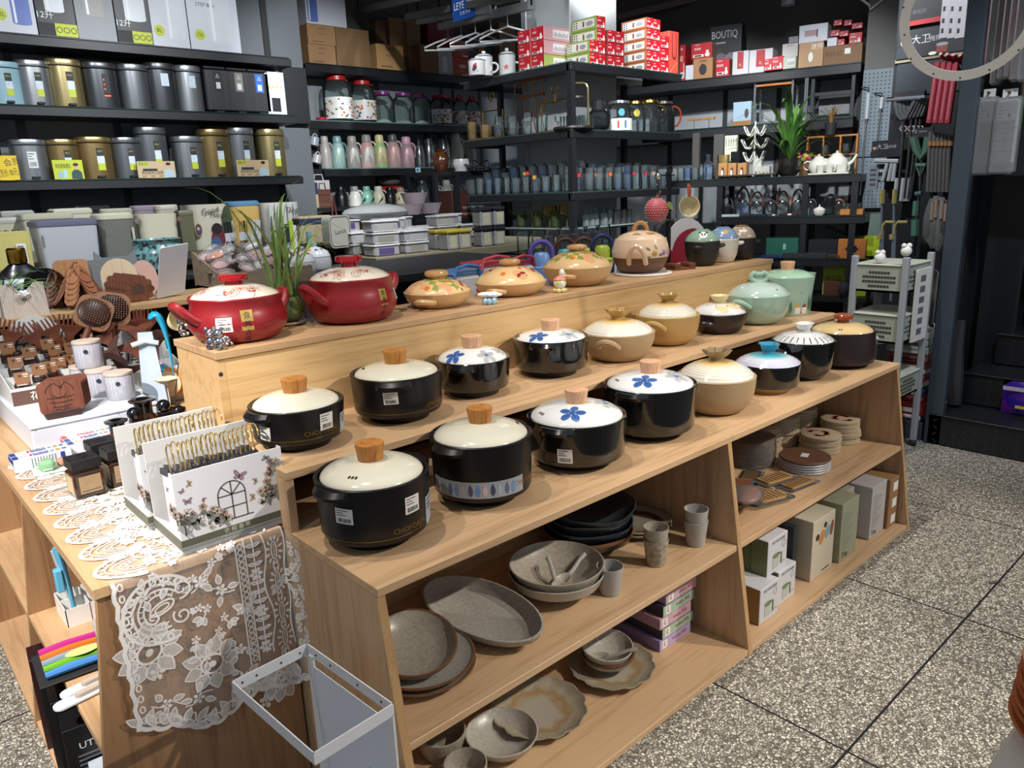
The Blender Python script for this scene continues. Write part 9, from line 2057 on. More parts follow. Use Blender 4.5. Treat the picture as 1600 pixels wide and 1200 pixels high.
k=MB();k.lt([(.088,.005),(.091,.05),(.088,.1),(.05,.106),(0,.106)],CLRF,22,wav=lambda a,r,z:1+.03*sin(9*a+z*90));tag(k.mk('wrap_film',None,(1.745,.29,SZ)),'clear film around the stack of brown mats','wrap')
for i in rg_(5):k=MB();m_=CORK if i==4 else mat('b4b2b4',.4);k.lt([(0,0),(.085,0),(.088,.004),(.085,.008),(0,.008)],m_,28);(k.gr_(fl((0,0,.0085),(1,.3,0),(-.3,1,0)),1,1,PA,-.02,.02,-.012,.012)if i==4 else 0);tag(k.mk('wrapped_mat',None,(1.825,.12,SZ+.009*i)),'brown wood-grain mat with white label on the wrapped pile' if i==4 else 'white-backed round mat in the wrapped pile','mat','wrapped round mats')
WD1,WD2=wd('x','b08a58','8a6438',.5,3),wd('x','84452a','6a3420',.4,2)
for i,(x,y,z,rz,m,l)in en(((1.6,.2,0,20,INK,'black-backed wooden rest pack at the back'),(1.62,.12,.012,-12,WD1,'striped wooden mat pack with black band'),(1.66,.06,0.,-8,WD1,'striped wooden mat pack at the shelf edge'),(1.5,.1,0.,12,WD1,'striped wooden mat pack in the middle'),(1.46,.05,.014,-18,WD1,'oval slatted wooden mat in clear pack'),(1.48,.16,.012,30,WD2,'red-brown slotted trivet pack'))):
 k=MB();k.prism(rrect(.16,.075,.012),0,.004,CLRF);k.prism(rrect(.12,.055,.025 if i==4 else.006),.004,.01,m)
 for j in rg_(7):k.box(-.05+.015*j,-.045+.015*j,-.024,.024,.01,.0112,BRD if m is not INK else mat('8a6a3a'))
 tag(k.mk('wooden_mat_pack',None,(x,y,SZ+z),rz),l,'pack','packed wooden mats')
for i,(x,y,z,c)in en(((1.245,.14,0.,0),(1.26,.1,.035,0),(1.25,.17,.07,1),(1.38,.12,0.,1),(1.36,.07,.034,0),(1.24,.22,.115,1))):
 k=MB();k.ball((0,0,.018),(.062,.042,.015),WD2 if c==0 else mat('7a3a22',.35,coat=.3,var=.2),14,8);k.ball((0,0,.019),(.075,.052,.0175),gls('ece6e2',.85,.1),12,7)
 for j in rg_(4):k.add([(.05-.03*j,-.045,.02),(.07-.03*j,-.06,.038),(.04-.03*j,-.05,.03)],[(0,1,2)],CLRF)
 tag(k.mk('wrapped_bowl',None,(x,y,SZ+z),rnd.uniform(0,90)),'film-wrapped red-brown wooden dish beside the divider, %s of the heap'%('lowest','second','third','right lower','right upper','top')[i],'dish','film-wrapped wooden dishes')
SG=mat('6f7c52');SGK=mat('8a7444')
def sj_art(k,g,w,h):
 k.text('油壶 密封调味罐',h*.09,g,INK,w*.52,h*.88,maxw=w*.8);k.gr_(g,1,1,mat('aeb4ae',.4),w*.26,w*.58,h*.12,h*.42);k.dc(ell(w*.42,h*.48,w*.17,h*.07),lf(g),SG);k.sk([(w*.55,h*.5),(w*.7,h*.48),(w*.7,h*.16)],w*.07,lf(g),SG);k.sk(ell(w*.8,h*.72,w*.08,h*.1,0,12),w*.015,lf(g),mat('8a8a8a'),True);k.text('550ml',h*.08,g,mat('8a8a8a'),w*.82,h*.2,maxw=w*.3)
def sj_side(t_):return lambda k,g,w,h:k.text('SEASONING JAR',h*.12,(lambda x,y:g(w*.5-y,h*.5+x)),t_,0,0,180,maxw=h*.85)
def lbx(x0,x1,y0,y1,z0,z1,m,lb,fo=None,side_=None,sm=None,name='carton',grp=None,rz=0):
 w,d,h=x1-x0,y1-y0,z1-z0;k=MB();k.box(0,w,0,d,0,h,m,.0015)
 if sm:k.gr_(fl((-.0006,d,0),*YZ),1,1,sm,.001,d-.001,.001,h-.001)
 if fo:fo(k,fl((0,-.0008,0),*XZ),w,h)
 if side_:side_(k,fl((-.0012,d,0),*YZ),d,h)
 tag(k.mk(name,None,(x0,y0,z0),rz),lb,'carton',grp)
CWW=mat('c4c4c8',.45,var=.02)
lbx(1.262,1.372,-.045,.065,SB0,SB0+.118,CWW,'seasoning jar carton on the floor board nearest the divider',sj_art,sj_side(mat('3a3020')),SGK,grp='seasoning jar cartons');lbx(1.395,1.505,-.03,.08,SB0,SB0+.118,CWW,'seasoning jar carton second from the divider',sj_art,None,SG,grp='seasoning jar cartons');lbx(1.345,1.462,-.018,.1,SB0+.119,SB0+.237,CWW,'green-sided seasoning jar carton stacked on the other two',sj_art,sj_side(mat('4a5638')),SG,grp='seasoning jar cartons')
lbx(1.178,1.196,.02,.16,SB0,SB0+.19,mat('b5562e'),'slim orange box leaning by the divider',None,None);lbx(1.54,1.565,0.,.14,SB0,SB0+.21,mat('1f242c',.45),'navy slim box beside the stacked seasoning cartons');lbx(1.21,1.33,.1,.3,SB0,SB0+.19,mat('8a8a88'),'grey carton deep behind the seasoning cartons')
def shapes(k,g,w,h):
 for x,y,a,b,c,r in((.22,.7,.08,.07,'3a2620',0),(.42,.66,.1,.16,'c8803a',-.5),(.66,.7,.09,.14,'7a9aa4',-.4),(.86,.72,.07,.16,'8a4632',-.2),(.55,.84,.07,.06,'3a2620',0)):k.dc(ell(w*x,h*y,w*a,h*b*.8,r),g,mat(c,.5))
 k.gr_(g,1,1,INK,w*.5,w*.85,h*.06,h*.08)
lbx(1.61,1.765,-.03,.12,SB0,SB0+.215,mat('c4bba4',.5,var=.02),'cream carton printed with coloured oval shapes',shapes)
prn=lambda k,g,w,h:[k.gr_(g,1,1,mat('8a8c84'),w*.12,w*(.4+.1*(i%4)),h*(.2+.05*i),h*(.22+.05*i))for i in rg_(13)]+[k.text('Tea',h*.14,g,INK,w*.3,h*.1)]
lbx(1.8,1.93,-.038,.14,SB0,SB0+.218,mat('9a9c80',.5,var=.03),'sage green printed carton in the row of four',prn);lbx(1.935,2.022,.02,.17,SB0,SB0+.205,mat('a8a29c',.5,var=.03),'grey-beige printed carton right of the sage one',prn);lbx(2.045,2.17,-.036,.13,SB0,SB0+.205,mat('b6b2b0',.45,var=.02),'pale mauve carton lettered vertically in the row',prn,lambda k,g,w,h:k.text('UP 52',h*.2,(lambda x,y:g(w*.5-y,h*.5+x)),INK,0,0,180))
for i in rg_(3):lbx(2.182,2.262,-.045,.16,SB0+.066*i,SB0+.065+.066*i,mat('94704a',.6),'small kraft carton with white label, %s of the pile at the end'%('bottom','middle','top')[i],lambda k,g,w,h:k.gr_(g,1,1,PA,w*.35,w*.85,h*.2,h*.75),grp='kraft cartons at the unit end')
LINEN=mat('d0cbbf',.8,var=.06,scale=90,bump=.2);TER=mat('b0663c',.3,coat=.3,var=.08)
t=tg('display_table','table under a cream linen cloth at the aisle corner','table',(0,0,0));k=MB();k.box(0.,1.05,-1.72,-.912,.742,.75,LINEN,.003);k.box(0.,1.05,-.914,-.911,.52,.746,LINEN);k.box(-.002,.001,-1.72,-.912,.52,.746,LINEN);k.mk('tablecloth',t);MB().box(.02,1.03,-1.7,-.93,.715,.742,WX).mk('table_top',t)
for x in(.04,.97):
 for y in(-1.68,-.98):MB().box(x,x+.045,y,y+.045,0,.715,WZ).mk('leg',t)
for i in rg_(7):dish('terracotta_plate',('lowest terracotta plate of the corner stack','second terracotta plate from the bottom','third terracotta plate from the bottom','fourth terracotta plate from the bottom','fifth terracotta plate from the bottom','sixth terracotta plate from the bottom','topmost terracotta plate of the corner stack')[i],(.252+.003*(i%2),-1.-.001*i,.7515+.011*i),.1,.018,TER,grp='terracotta plates')
# right-hand side: pegboard, mops, column, stairs
PEG=mat('66727a',.5,var=.03)
def rq(u,v,d):p=onpl(u,v,rw(0,d),RN);return(p-RP0).dot(RT),p.z
k=MB();k.xf=RM;a,b=rq(1349,120,.1)[0],rq(1398,120,.1)[0];zt=rq(1370,108,.1)[1];z1=rq(1370,245,.1)[1];z2=rq(1370,325,.1)[1]
t=rt_('peg_board','grey perforated peg board beside the mop display','board',0,0,0);t.matrix_world=RM.copy()
for s0,s1 in((z1+.004,zt),(z2,z1-.004)):
 k=MB();k.box(a,b,-.105,-.095,s0,s1,PEG,.002);g=fl((a,-.1056,s0),*XZ);H_=mat('363d42',.7);n=int((b-a)/.028);mm_=int((s1-s0)/.028)
 for i in rg_(n):
  for j in rg_(mm_):x,z=.016+.028*i,.016+.028*j;k.dc([(x-.005,z-.005),(x+.005,z-.005),(x+.005,z+.005),(x-.005,z+.005)],g,H_)
 k.mk('board_panel',t)
for x in(a,b-.02):MB().box(x,x+.02,-.095,-.065,0,zt,BM).mk('upright',t)
def pole(u0,v0,u1,v1,d,lb,g_=SE,h_=mat('a9adb0',.4),hl=.25,name='mop_pole',r=.009):
 p,q=onpl(u0,v0,rw(0,d),RN),onpl(u1,v1,rw(0,d),RN);t=tg(name,lb,'pole',q);P=p-q;MB().tb([(0,0,0),P*(1-hl)],r*.75,g_,8).mk('tube',t);MB().tb([P*(1-hl),P],r*1.5,h_,8).mk('grip',t);MB().tb([P,P*1.02+Vc((0,0,.02)),P*1.02+Vc((0.,.06,.03))],.005,INK,6).mk('hanger',t)
pole(1357,145,1344,305,.14,'telescopic pole with grey grip hanging on the peg board');pole(1378,152,1371,222,.14,'shorter telescopic pole on the peg board')
MX=4.6
DS=.3
def mx(u,v,d=0.):return onx(u,v,MX-d*DS)
k=MB();a,b=mx(1398,90),mx(1520,90);k.box(MX,MX+.02,b.y-.4,a.y,0,2.6,mat('16181c',.7));BACKP=k.mk('slat_panel');tag(BACKP,'tall black slat panel behind the mops','panel')
def xboard(u0,u1,v0,v1,d,m,lb,art=None,name='banner',cat='sign',th=.012):
 a,b=mx(u0,(v0+v1)/2,d),mx(u1,(v0+v1)/2,d);zt,zb_=mx((u0+u1)/2,v0,d).z,mx((u0+u1)/2,v1,d).z;x=MX-d*DS;w,h=a.y-b.y,zt-zb_;k=MB();k.box(x,x+th,b.y,a.y,zb_,zt,m,.001)
 if art:art(k,fl((x-.0008,a.y,zb_),*YZ),w,h)
 return tag(k.mk(name),lb,cat)
BNR=mat('24272d',.5,var=.04);LET=mat('b9babc')
def dw(k,g,w,h,s=1.):fig(k,g,w*.1,h*.05,h*.85,mat('2e3238'));k.text('大卫',h*.34*s,g,LET,w*.36,h*.62);k.text('拖把专家',h*.2*s,g,LET,w*.66,h*.6,maxw=w*.34)
def big(k,g,w,h):dw(k,g,w,h);k.gr_(lf(g),1,1,mat('8a4034',.45),w*.6,w*.76,h*.1,h*.36);k.dc(ell(w*.68,h*.37,w*.09,h*.06),lf(g,.001),mat('9aa0a4',.3));k.dc(ell(w*.55,h*.1,w*.06,h*.06),lf(g),PA);k.dc(ell(w*.28,h*.16,w*.03,h*.05),lf(g),SKIN)
xboard(1402,1508,42,88,.06,BNR,'wide dark banner with suited man and red bucket',big);xboard(1399,1508,86,92,.06,mat('8f8568'),'beige moulding strip under the wide dark banner',None,'moulding','strip',.03);xboard(1416,1508,-30,34,.08,mat('121317'),'black header sign with red stripe seen through the ring',lambda k,g,w,h:(k.gr_(g,1,1,mat('a51a26'),0,w,0,h*.12),k.text('美肌研',h*.12,g,mat('55585c'),w*.25,h*.32)))
xboard(1400,1508,93,146,.03,mat('2c3138'),'blank slate panel under the banner',None,'slate_panel','panel')
xboard(1362,1408,219,246,.22,BNR,'small dark sign with man above the squeegees',dw);xboard(1412,1458,200,215,.24,BNR,'small dark sign above the green mop',dw);xboard(1368,1402,256,284,.18,mat('1b1d20'),'black squeegee carton with white print',lambda k,g,w,h:(k.gr_(g,1,1,LET,w*.1,w*.8,h*.55,h*.75),k.text('魔法',h*.25,g,LET,w*.3,h*.2),k.text('江',h*.3,g,LET,w*.75,h*.2)));xboard(1356,1372,258,296,.2,mat('8f939c',.4),'grey hang card on the peg board corner',lambda k,g,w,h:[k.gr_(g,1,1,mat('55585e'),w*.2,w*.8,h*(.15+.2*i),h*(.25+.2*i))for i in rg_(4)],'hang_card','card')
xboard(1448,1462,470-145,490-145,.1,mat('7a4a44'),'tiny portrait patch on the panel by the green pole',None,'patch','sign')
def xt(P,d,r,m,k=None,n=7):k=k or MB();k.tb([mx(u,v,d)for u,v in P],r,m,n);return k
GRYM=mat('55585a');WHP=mat('b9bcc0',.4)
k=xt([(1385,156),(1446,151)],.34,.014,CM);k=xt([(1398,150),(1446,146)],.3,.022,INK,k);tag(k.mk('mop_head_rail'),'chrome-edged flat mop head across the top of the grey mops','mop')
for i in rg_(5):k=xt([(1399+6*i,157-1*i),(1403+6*i,178-1*i),(1409+6*i,186-1*i),(1416+6*i,184-1*i),(1430+5*i,158-1*i)],.3-.03*i,.016,GRYM);tag(k.mk('collar_mop'),'grey V-shaped mop frame hanging in the row, front one' if i==0 else 'grey V-shaped mop frame further back in the row','mop','grey V-shaped mop frames')
for i,u in en((1408,1420,1428,1434)):k=xt([(u+4,186),(u+2,225),(u-5-2*i,310)],.27-.03*i,.009,SE);k=xt([(u-6-2*i,278),(u-10-2*i,314)],.27-.03*i,.014,WHP,k);k=xt([(u+2,196),(u+8,198),(u+8,204),(u+2,206),(u-2,201),(u+2,196)],.27-.03*i,.004,WHP,k);tag(k.mk('spray_mop'),('foremost white-gripped mop handle under the V frames','second white-gripped mop handle','third white-gripped mop handle','rearmost white-gripped mop handle')[i],'handle stick','white-gripped mop handles')
for i,u in en((1388,1395,1400)):k=xt([(u,250),(u-9+2*i,283)],.26,.012,WHP);(xt([(1367,251),(1404,252)],.27,.014,WHP,k)if i==0 else None);tag(k.mk('window_squeegee'),('white squeegee with wide blade under the small sign','white squeegee handle beside it','third white squeegee handle')[i],'squeegee','white squeegees')
k=xt([(1427,214),(1433,236),(1440,246),(1447,236),(1451,214)],.36,.026,mat('4a6a58'));k=xt([(1440,246),(1437,300)],.36,.009,SE,k);k=xt([(1431,258),(1447,258)],.36,.012,mat('4f7a66'),k);k=xt([(1432,260),(1438,278),(1444,260)],.36,.006,mat('4f7a66'),k);tag(k.mk('collar_mop'),'green V-shaped mop beside the bundled grey handles','mop')
k=xt([(1436,303),(1428,400)],.4,.01,SE);k=xt([(1432,314),(1430,337)],.4,.02,mat('557f6c'),k);k=xt([(1431,343),(1430,368)],.4,.026,mat('557f6c'),k);k=xt([(1430,303),(1440,302)],.4,.014,mat('4a6468'),k);tag(k.mk('mop_pole'),'steel pole with green sleeves below the green mop','pole')
for i in rg_(6):k=xt([(1455+6*i,206+1*i),(1453+6*i,225),(1450+6*i,300)],.42-.02*i,.013,mat('62605e'));k=xt([(1455+6*i,221),(1454.5+6*i,228)],.43-.02*i,.016,mat('a87a4c',.4),k);tag(k.mk('bundled_broom'),'grey bundled handle with copper band, leftmost' if i==0 else 'grey bundled handle with copper band','handle stick','copper-banded grey handles')
for i,(u,v0,v1,m)in en(((1457,310,380,'5e605e'),(1463,306,388,'6a6c6a'),(1472,308,392,'707270'),(1478,312,375,'4c4d4c'))):k=MB();k.tb([mx(u,v0,.46),mx(u-2,v0+20,.47),mx(u-4,(v0+v1)/2,.47),mx(u-6,v1-12,.47),mx(u-6,v1,.46)],[.016,.036,.04,.036,.012],mat(m,.9,var=.2,scale=80,bump=.6),9,fl=.45);k.tb([mx(u+1,v0+6,.5),mx(u-1,v0+34,.51)],.012,mat('a08a7c'),8);tag(k.mk('mop_pad'),('leftmost long grey microfibre mop pad','pale grey mop pad second from left','third grey mop pad with tag print','dark mop pad partly behind the column')[i],'mop','grey mop pads')
for i in rg_(4):
 u=1461+9.5*i;k=MB();a_,b_=mx(u+5,97,.6),mx(u-9,193,.6);k.bar(b_,a_,.03,.03,mat('a83a48',.4,var=.12),up=(1,0,0),bev=.004);k.bar(b_+Vc((-.017,0,.02)),b_+(a_-b_)*.8+Vc((-.017,0,0)),.012,.002,mat('b8606a',.3),up=(1,0,0));tag(k.mk('refill_pack',None),'red long mop refill pack, %s from the left'%('first','second','third','fourth')[i],'pack','red mop refill packs')
k=MB();a_,b_=mx(1474,91,.62),mx(1504,93,.62);[k.tb([a_+(b_-a_)*(i/3)+Vc((.2,0,0.)),a_+(b_-a_)*(i/3),a_+(b_-a_)*(i/3)+Vc((-.05,0,.02))],.01,mat('a01c28',.4),6)for i in rg_(4)];tag(k.mk('hook_row'),'row of red hooks above the red refill packs','hooks')
for i in rg_(3):u=1478+12.5*i;k=MB();a_,b_=mx(u+4,-12,.7),mx(u-3,60,.7);k.bar(b_,a_,.05,.02,mat('b9b6bc',.5,var=.03),up=(1,0,0),bev=.002);L_=(a_-b_).length;M_=(a_-b_).normalized();[k.bar(b_+M_*(L_*f)+Vc((-.0105,.01,0)),b_+M_*(L_*(f+.1))+Vc((-.0105,.01,0)),.012,.002,INK,up=(1,0,0))for f in(.12,.34,.6)];tag(k.mk('refill_pack'),'white long refill box with printed code, %s from the left'%('first','second','third')[i],'pack','white refill boxes')
for i,u in en((1379,1398)):k=xt([(u,300),(u-4,420),(u-6,470)],.8,.009,mat('8f9aa8',.3,.5));k=xt([(u+.5,296),(u-.5,318)],.8,.016,mat('a89c5c',.4),k);k=xt([(u-3,374),(u+1,352),(u+5,347),(u+20,347)],.8,.01,mat('a89c5c',.4),k);k=xt([(u-4,366),(u-4,374)],.8,.018,mat('a89c5c',.4),k);k=xt([(u+1,360),(u-1,420)],.8,.008,mat('8f9aa8',.3,.5),k);tag(k.mk('broom_set'),('yellow-gripped broom pole with curved dustpan handle, left','yellow-gripped broom pole with curved dustpan handle, right')[i],'broom','yellow broom sets')
CX0,CX1,CY0,CY1=2.98,3.27,.27,.5
CT=mat('a3aa9c',.45,var=.03);CTT=mat('c4c8b8',.45);CPO=mat('9da1a6',.45)
t=tg('storage_cart','grey-green three-tier plastic cart with white posts behind the display end','cart',(0,0,0))
for z,h in((.925,.125),(.695,.13),(.4,.11)):
 k=MB();k.box(CX0,CX1,CY0,CY1,z-h,z-h+.01,CT,.01);H_=mat('3a403a',.7)
 for x0,x1,y0,y1 in((CX0,CX1,CY0,CY0+.006),(CX0,CX1,CY1-.006,CY1),(CX0,CX0+.006,CY0,CY1),(CX1-.006,CX1,CY0,CY1)):k.box(x0,x1,y0,y1,z-h,z,CT)
 k.box(CX0-.006,CX1+.006,CY0-.006,CY1+.006,z-.004,z+.004,CTT,.003)
 for g,w in((fl((CX0-.0008,CY1,z-h),*YZ),CY1-CY0),(fl((CX0,CY0-.0008,z-h),*XZ),CX1-CX0)):
  for i in rg_(11):
   for j in rg_(4):
    if abs(i-5)+abs(j-1.5)*2>6.5:continue
    x,y=w*.2+w*.6*i/10,h*.22+h*.5*j/3;k.dc([(x-.006,y-.006),(x+.006,y-.006),(x+.006,y+.006),(x-.006,y+.006)],g,H_)
 k.mk('tray',t)
for x in(CX0,CX1):
 for y in(CY0,CY1):MB().box(x-.014,x+.014,y-.014,y+.014,.03,.965,CPO,.004).ball((x,y,.02),.02,INK,8,6).mk('post',t)
k=MB();k.box(CX0+.1,CX1-.02,CY0-.018,CY0-.008,.56,.9,WH);g=fl((CX0+.1,CY0-.0186,.56),*XZ);[k.gr_(g,1,1,mat('6a6e78'),.04,.1,.03+.05*i,.06+.05*i)for i in rg_(6)];k.mk('hang_label',t)
for i,(y,r)in en(((CY0+.005,.028),(CY0+.13,.03))):tag(MB().ball((0,0,.026),(r*.9,r*.6,.024),WH,12,8).ball((-.012,0.,.05),.012,WH,8,6).ball((.012,0,.05),.012,WH,8,6).mk('knob_ornament',None,(CX0+.03*i,y,.966 if i==0 else.93),-40),('white three-lobed ornament on the cart post','white shell-shaped ornament on the cart top')[i],'ornament')
for i,(x,y,z,c)in en(((3.07,.41,0,'b8b47c'),(3.16,.36,0,'86a8a0'))):k=MB();k.ball((0,0,0.),(.1,.07,.035),mat(c,.6,var=.2),12,8);k.ball((0,0,.004),(.11,.08,.04),gls('dadad4',.5,.12),12,8);tag(k.mk('wrapped_cloth',None,(x,y,.577+.04*i),20),('yellow film-wrapped cloth in the middle cart tray','mint film-wrapped cloth in the middle cart tray')[i],'cloth')
COLM=mat('3a434d',.4,var=.08)
stc(MB().box(3.36,3.4,.175,.255,0,3.7,COLM,.004),'column_steel');
stc(MB().box(3.37,3.75,.268,.5,0,.09,COLM,.003),'column_plinth')
z=.091
for i,(c,h)in en((('c2bfbb',.03),('a01f28',.075),('8a2c3a',.03),('26304a',.04),('b9b4b0',.035),('7a3436',.035),('bdb8b2',.03),('8a4a44',.035),('90524c',.04),('8f9a90',.04),('a4aca0',.035),('c9c9c4',.04))):
 k=MB();k.box(-.15,.15,-.1,.1,0,h-.002,mat(c,.35,var=.15),.006);k.gr_(fl((-.1508,.1,0),*YZ),1,1,mat('d0ccc8',.4)if i%2 else mat('3a2426'),.02,.17,h*.15,h*.45);tag(k.mk('flat_pack',None,(3.54+.01*sin(i*2),.385+.006*cos(i*3),z),3*sin(i)),'flat film-wrapped pack in the pile beside the steel column, level %s up'%('1','2','3','4','5','6','7','8','9','10','11','12')[i],'pack','flat packs by the column');z+=h
for i in rg_(4):k=MB();k.tb([(3.4+.03*i,.28+.015*i,.6+0.),(3.4+.03*i,.28+.015*i,.86)],.006,SE,6);k.tb([(3.4+.03*i,.28+.015*i,.585),(3.4+.03*i,.28+.015*i,.6)],.01,INK,6);tag(k.mk('steel_skewer',None),'thin steel rod standing on the flat packs by the column','rod','steel rods')
CHK=mat('15171b',.38,var=.15,scale=60)
for i in rg_(6):
 x,z=3.36+.27*i,.1585+.168*i;k=MB();y0=.235-.055*min(i,3);k.box(x,x+.9,-1.6,y0,z-.16 if i else 0.,z-.006,CHK);k.box(x-.012,x+.9,-1.6,y0,z-.006,z,CHK,.002);g=fl((x-.0008,y0,z-.16),*YZ);gt=fl((x,y0,z+.0005),(0,-1,0),(1,0,0));SHN=mat('23262b',.3)
 if i<4:
  for a in rg_(18):
   for b in rg_(4):s_=1 if(a+b)%2 else-1;cx,cy=.03+.045*a,.02+.036*b;k.dc(pt(cx-.012*s_,cy-.01,.031,.0042,.8 if s_>0 else 2.35,4),g,SHN);k.dc(pt(cx-.012*s_,cy+.05,.031,.0042,.8 if s_>0 else 2.35,4),gt,SHN)
 stc(k,'stair_step')
t=tg('stair_screen','dark perforated metal screen along the staircase side','screen',(0,0,0));BLK2=mat('101215')
for i,(x,y,w)in en(((3.95,.22,.16),(4.25,.16,.18),(4.6,.1,.2))):MB().box(x,x+.012,y-w,y+.02,.1,2.9,BLK2).mk('slat',t)
k=MB();k.box(3.8,5.8,.29,.298,.1,2.9,mat('0f1114',.6));k.mk('side_sheet',t)
stc(MB().box(6.2,6.28,-4,1.6,0,3.7,mat('121417',.7)),'wall_stair_end')
tag(MB().tb([(3.45,.235,.17),(3.46,.255,.3),(3.48,.262,.45),(3.5,.262,.6)],[.03,.045,.03,.02],gls('8a8c90',.85,.12),8).mk('plastic_film',None,(.1,-.05,0)),'crumpled dark plastic film hanging beside the column foot','film')
PUR=spk_('2a1a8a','5a1a7a',18,.2,.45,.6)
t=tg('snack_bag','purple foil snack bag standing on the first stair','bag',(3.58,-.1,.16),0);k=MB();V=[]
for s_ in(-1,1):
 for j in rg_(7):
  for i in rg_(6):u_,v_=i/5,j/6;V.append((s_*.028*sin(PI*u_)*sin(PI*v_)**.6,.085-.17*u_,.002+.165*v_))
k.add(V,[(s_*42+j*6+i,s_*42+j*6+i+1,s_*42+(j+1)*6+i+1,s_*42+(j+1)*6+i)for s_ in(0,1)for j in rg_(6)for i in rg_(5)],PUR);g=fl((-.0305,.08,0),*YZ);k.gr_(g,4,1,mat('a9a8b8',.3),0.,.15,.125,.145);k.gr_(g,1,1,mat('b8a84a',.4),.06,.1,.04,.055);k.mk('bag',t)
FLM=gls('e8eaec',.8,.4)
def textile(u0,u1,v0,v1,x,cols,lb,grp,card=True,tagc=None):
 a,b=onx(u0,(v0+v1)/2,x),onx(u1,(v0+v1)/2,x);zt,zb_=onx((u0+u1)/2,v0,x).z,onx((u0+u1)/2,v1,x).z;w,h=a.y-b.y,zt-zb_;t=tg('hanging_textile',lb,'textile',(x,(a.y+b.y)/2,zb_),0,grp)
 k=MB()
 k.box(-.018,.018,-w/2,w/2,0,h*.97,mat(cols[0],.8,var=.15,scale=60),.012);g=fl((-.0188,w/2,0),*YZ)
 if len(cols)>1:
  if cols[1]=='grid':[k.gr_(g,1,1,INK,w*(.12+.4*i),w*(.14+.4*i),h*.06,h*.62)for i in rg_(2)];[k.gr_(g,1,1,INK,0,w,h*(.2+.17*i),h*(.207+.17*i))for i in rg_(3)];[k.sk(ell(w*(.2+.2*i),h*.1,w*.09,h*.06,0,14),.004,lf(g),mat('8a8a8a'),True)for i in rg_(4)]
  else:k.gr_(g,1,1,mat(cols[1],.8,var=.1),w*.3,w*.95,h*.2,h*.62);k.gr_(g,1,1,mat('b4b4b4',.6),w*.1,w,h*.64,h*.9)
 k.mk('cloth',t);MB().box(-.026,.026,-w/2-.008,w/2+.006,-.04,h,FLM,.01).mk('clear_bag',t)
 if card:k=MB();k.box(-.004,.004,-w*.32,w*.32,h,h+.035,WH);k.box(-.03,.4,-.004,.004,h+.015,h+.022,BM);g2=fl((-.0192,w/2,0),*YZ);k.gr_(g2,1,1,PA,w*.08,w*.92,h*.66,h*.93);[k.gr_(lf(g2),1,1,mat('6c6c70'),w*.14,w*(.3+.12*(i%3)),h*(.7+.05*i),h*(.713+.05*i))for i in rg_(4)];k.gr_(lf(g2),1,1,INK,w*.55,w*.68,h*.7,h*.76);k.mk('header_card',t)
textile(1516,1525,152,252,3.62,('9aa4ac',),'pale blue bagged cloth nearest the column in the lower row','bagged cloths in the lower row');textile(1526,1554,152,260,3.58,('a3a5a4','86885a'),'grey and olive bagged cloth in the lower row','bagged cloths in the lower row');textile(1554,1590,152,258,3.56,('a09e9e','grid'),'white grid-check bagged cloth in the lower row','bagged cloths in the lower row')
for i,(u0,u1,v1,c,x)in en(((1531,1540,95,'a09a90',3.64),(1541,1549,95,'8fa0b0',3.62),(1550,1560,92,'8d8676',3.6),(1560,1572,118,'6c675c',3.6),(1571,1581,110,'5d6870',3.58),(1581,1590,108,'a4a8b4',3.56),(1591,1604,112,'7e6a6a',3.54),(1604,1620,112,'6a6a72',3.54))):textile(u0,u1,-45,v1,x,(c,),('beige bagged curtain edge beside the column top','blue-lettered bagged curtain in the upper row','taupe bagged curtain in the upper row','brown-grey bagged curtain hanging lower in the upper row','slate bagged curtain in the upper row','pale blue bagged curtain in the upper row','pinkish bagged curtain at the frame edge','grey bagged curtain cut by the frame')[i],'bagged curtains in the upper row',False)
k=MB();p=onx(1560,128,3.7);k.box(3.66,3.7,-.9,.13,p.z-.1,p.z+0.,mat('1c1d1f',.6));[k.gr_(fl((3.6592,.1-.13*i,p.z-.09),*YZ),1,1,mat(('7a6a5c','8c8a86','2a2a2c')[i%3],.5),.01,.1,.01,.07)for i in rg_(6)];k.box(3.7,3.74,-.9,.13,1.3,2.9,mat('111215',.7));tag(k.mk('sample_rail'),'dark rail of fabric samples between the two textile rows','rail')
p=onx(1586,170,3.66);tag(MB().box(3.65,3.655,p.y-.035,p.y+.035,p.z-.1,p.z+.05,mat('3f8a2a')).mk('green_card'),'bright green card behind the grid-check cloth','card')
c=CAM+ray(1513,23)*1.72;RGM=mat('f4eee0',.5,var=.03)
t=tg('hanging_ring','cream flat ring with screw holes hanging over the aisle','ring',c);M_=Matrix((_r2,_up,-_fw)).transposed().to_4x4();t.matrix_world=T3(*c)@(CAM-c).to_track_quat('Z','Y').to_matrix().to_4x4()@RZ(0)
k=MB();r1,r0=.14,.119;k.lt([(r0,-.006),(r1,-.006),(r1,.006),(r0,.006),(r0,-.006)],RGM,72);
for i in rg_(14):a=i*2*PI/14+.2;k.xf=T3(.134*cos(a)+.004*(-1)**i*cos(a),.134*sin(a),.0062);k.lt([(.0022,.0003),(0,.0004)],INK,8);k.xf=T3(.134*cos(a),.134*sin(a),-.0062)@RX(180);k.lt([(.0022,.0003),(0,.0004)],INK,8);k.xf=I4
k.mk('ring',t)
k=MB();k.xf=t.matrix_world.inverted();[k.tb([c+Vc((sx_*.5,-sx_*.4,.11)),c+Vc((sx_*.5,-sx_*.4,2.05))],.0012,SE,5)for sx_ in(-.08,.08)];k.mk('hanging_wire',t)
RAIL=mat('6c6a68',.45,.2);RAILW=mat('8c8c8a')
def zpt(u,v,z):return onz(u,v,z)
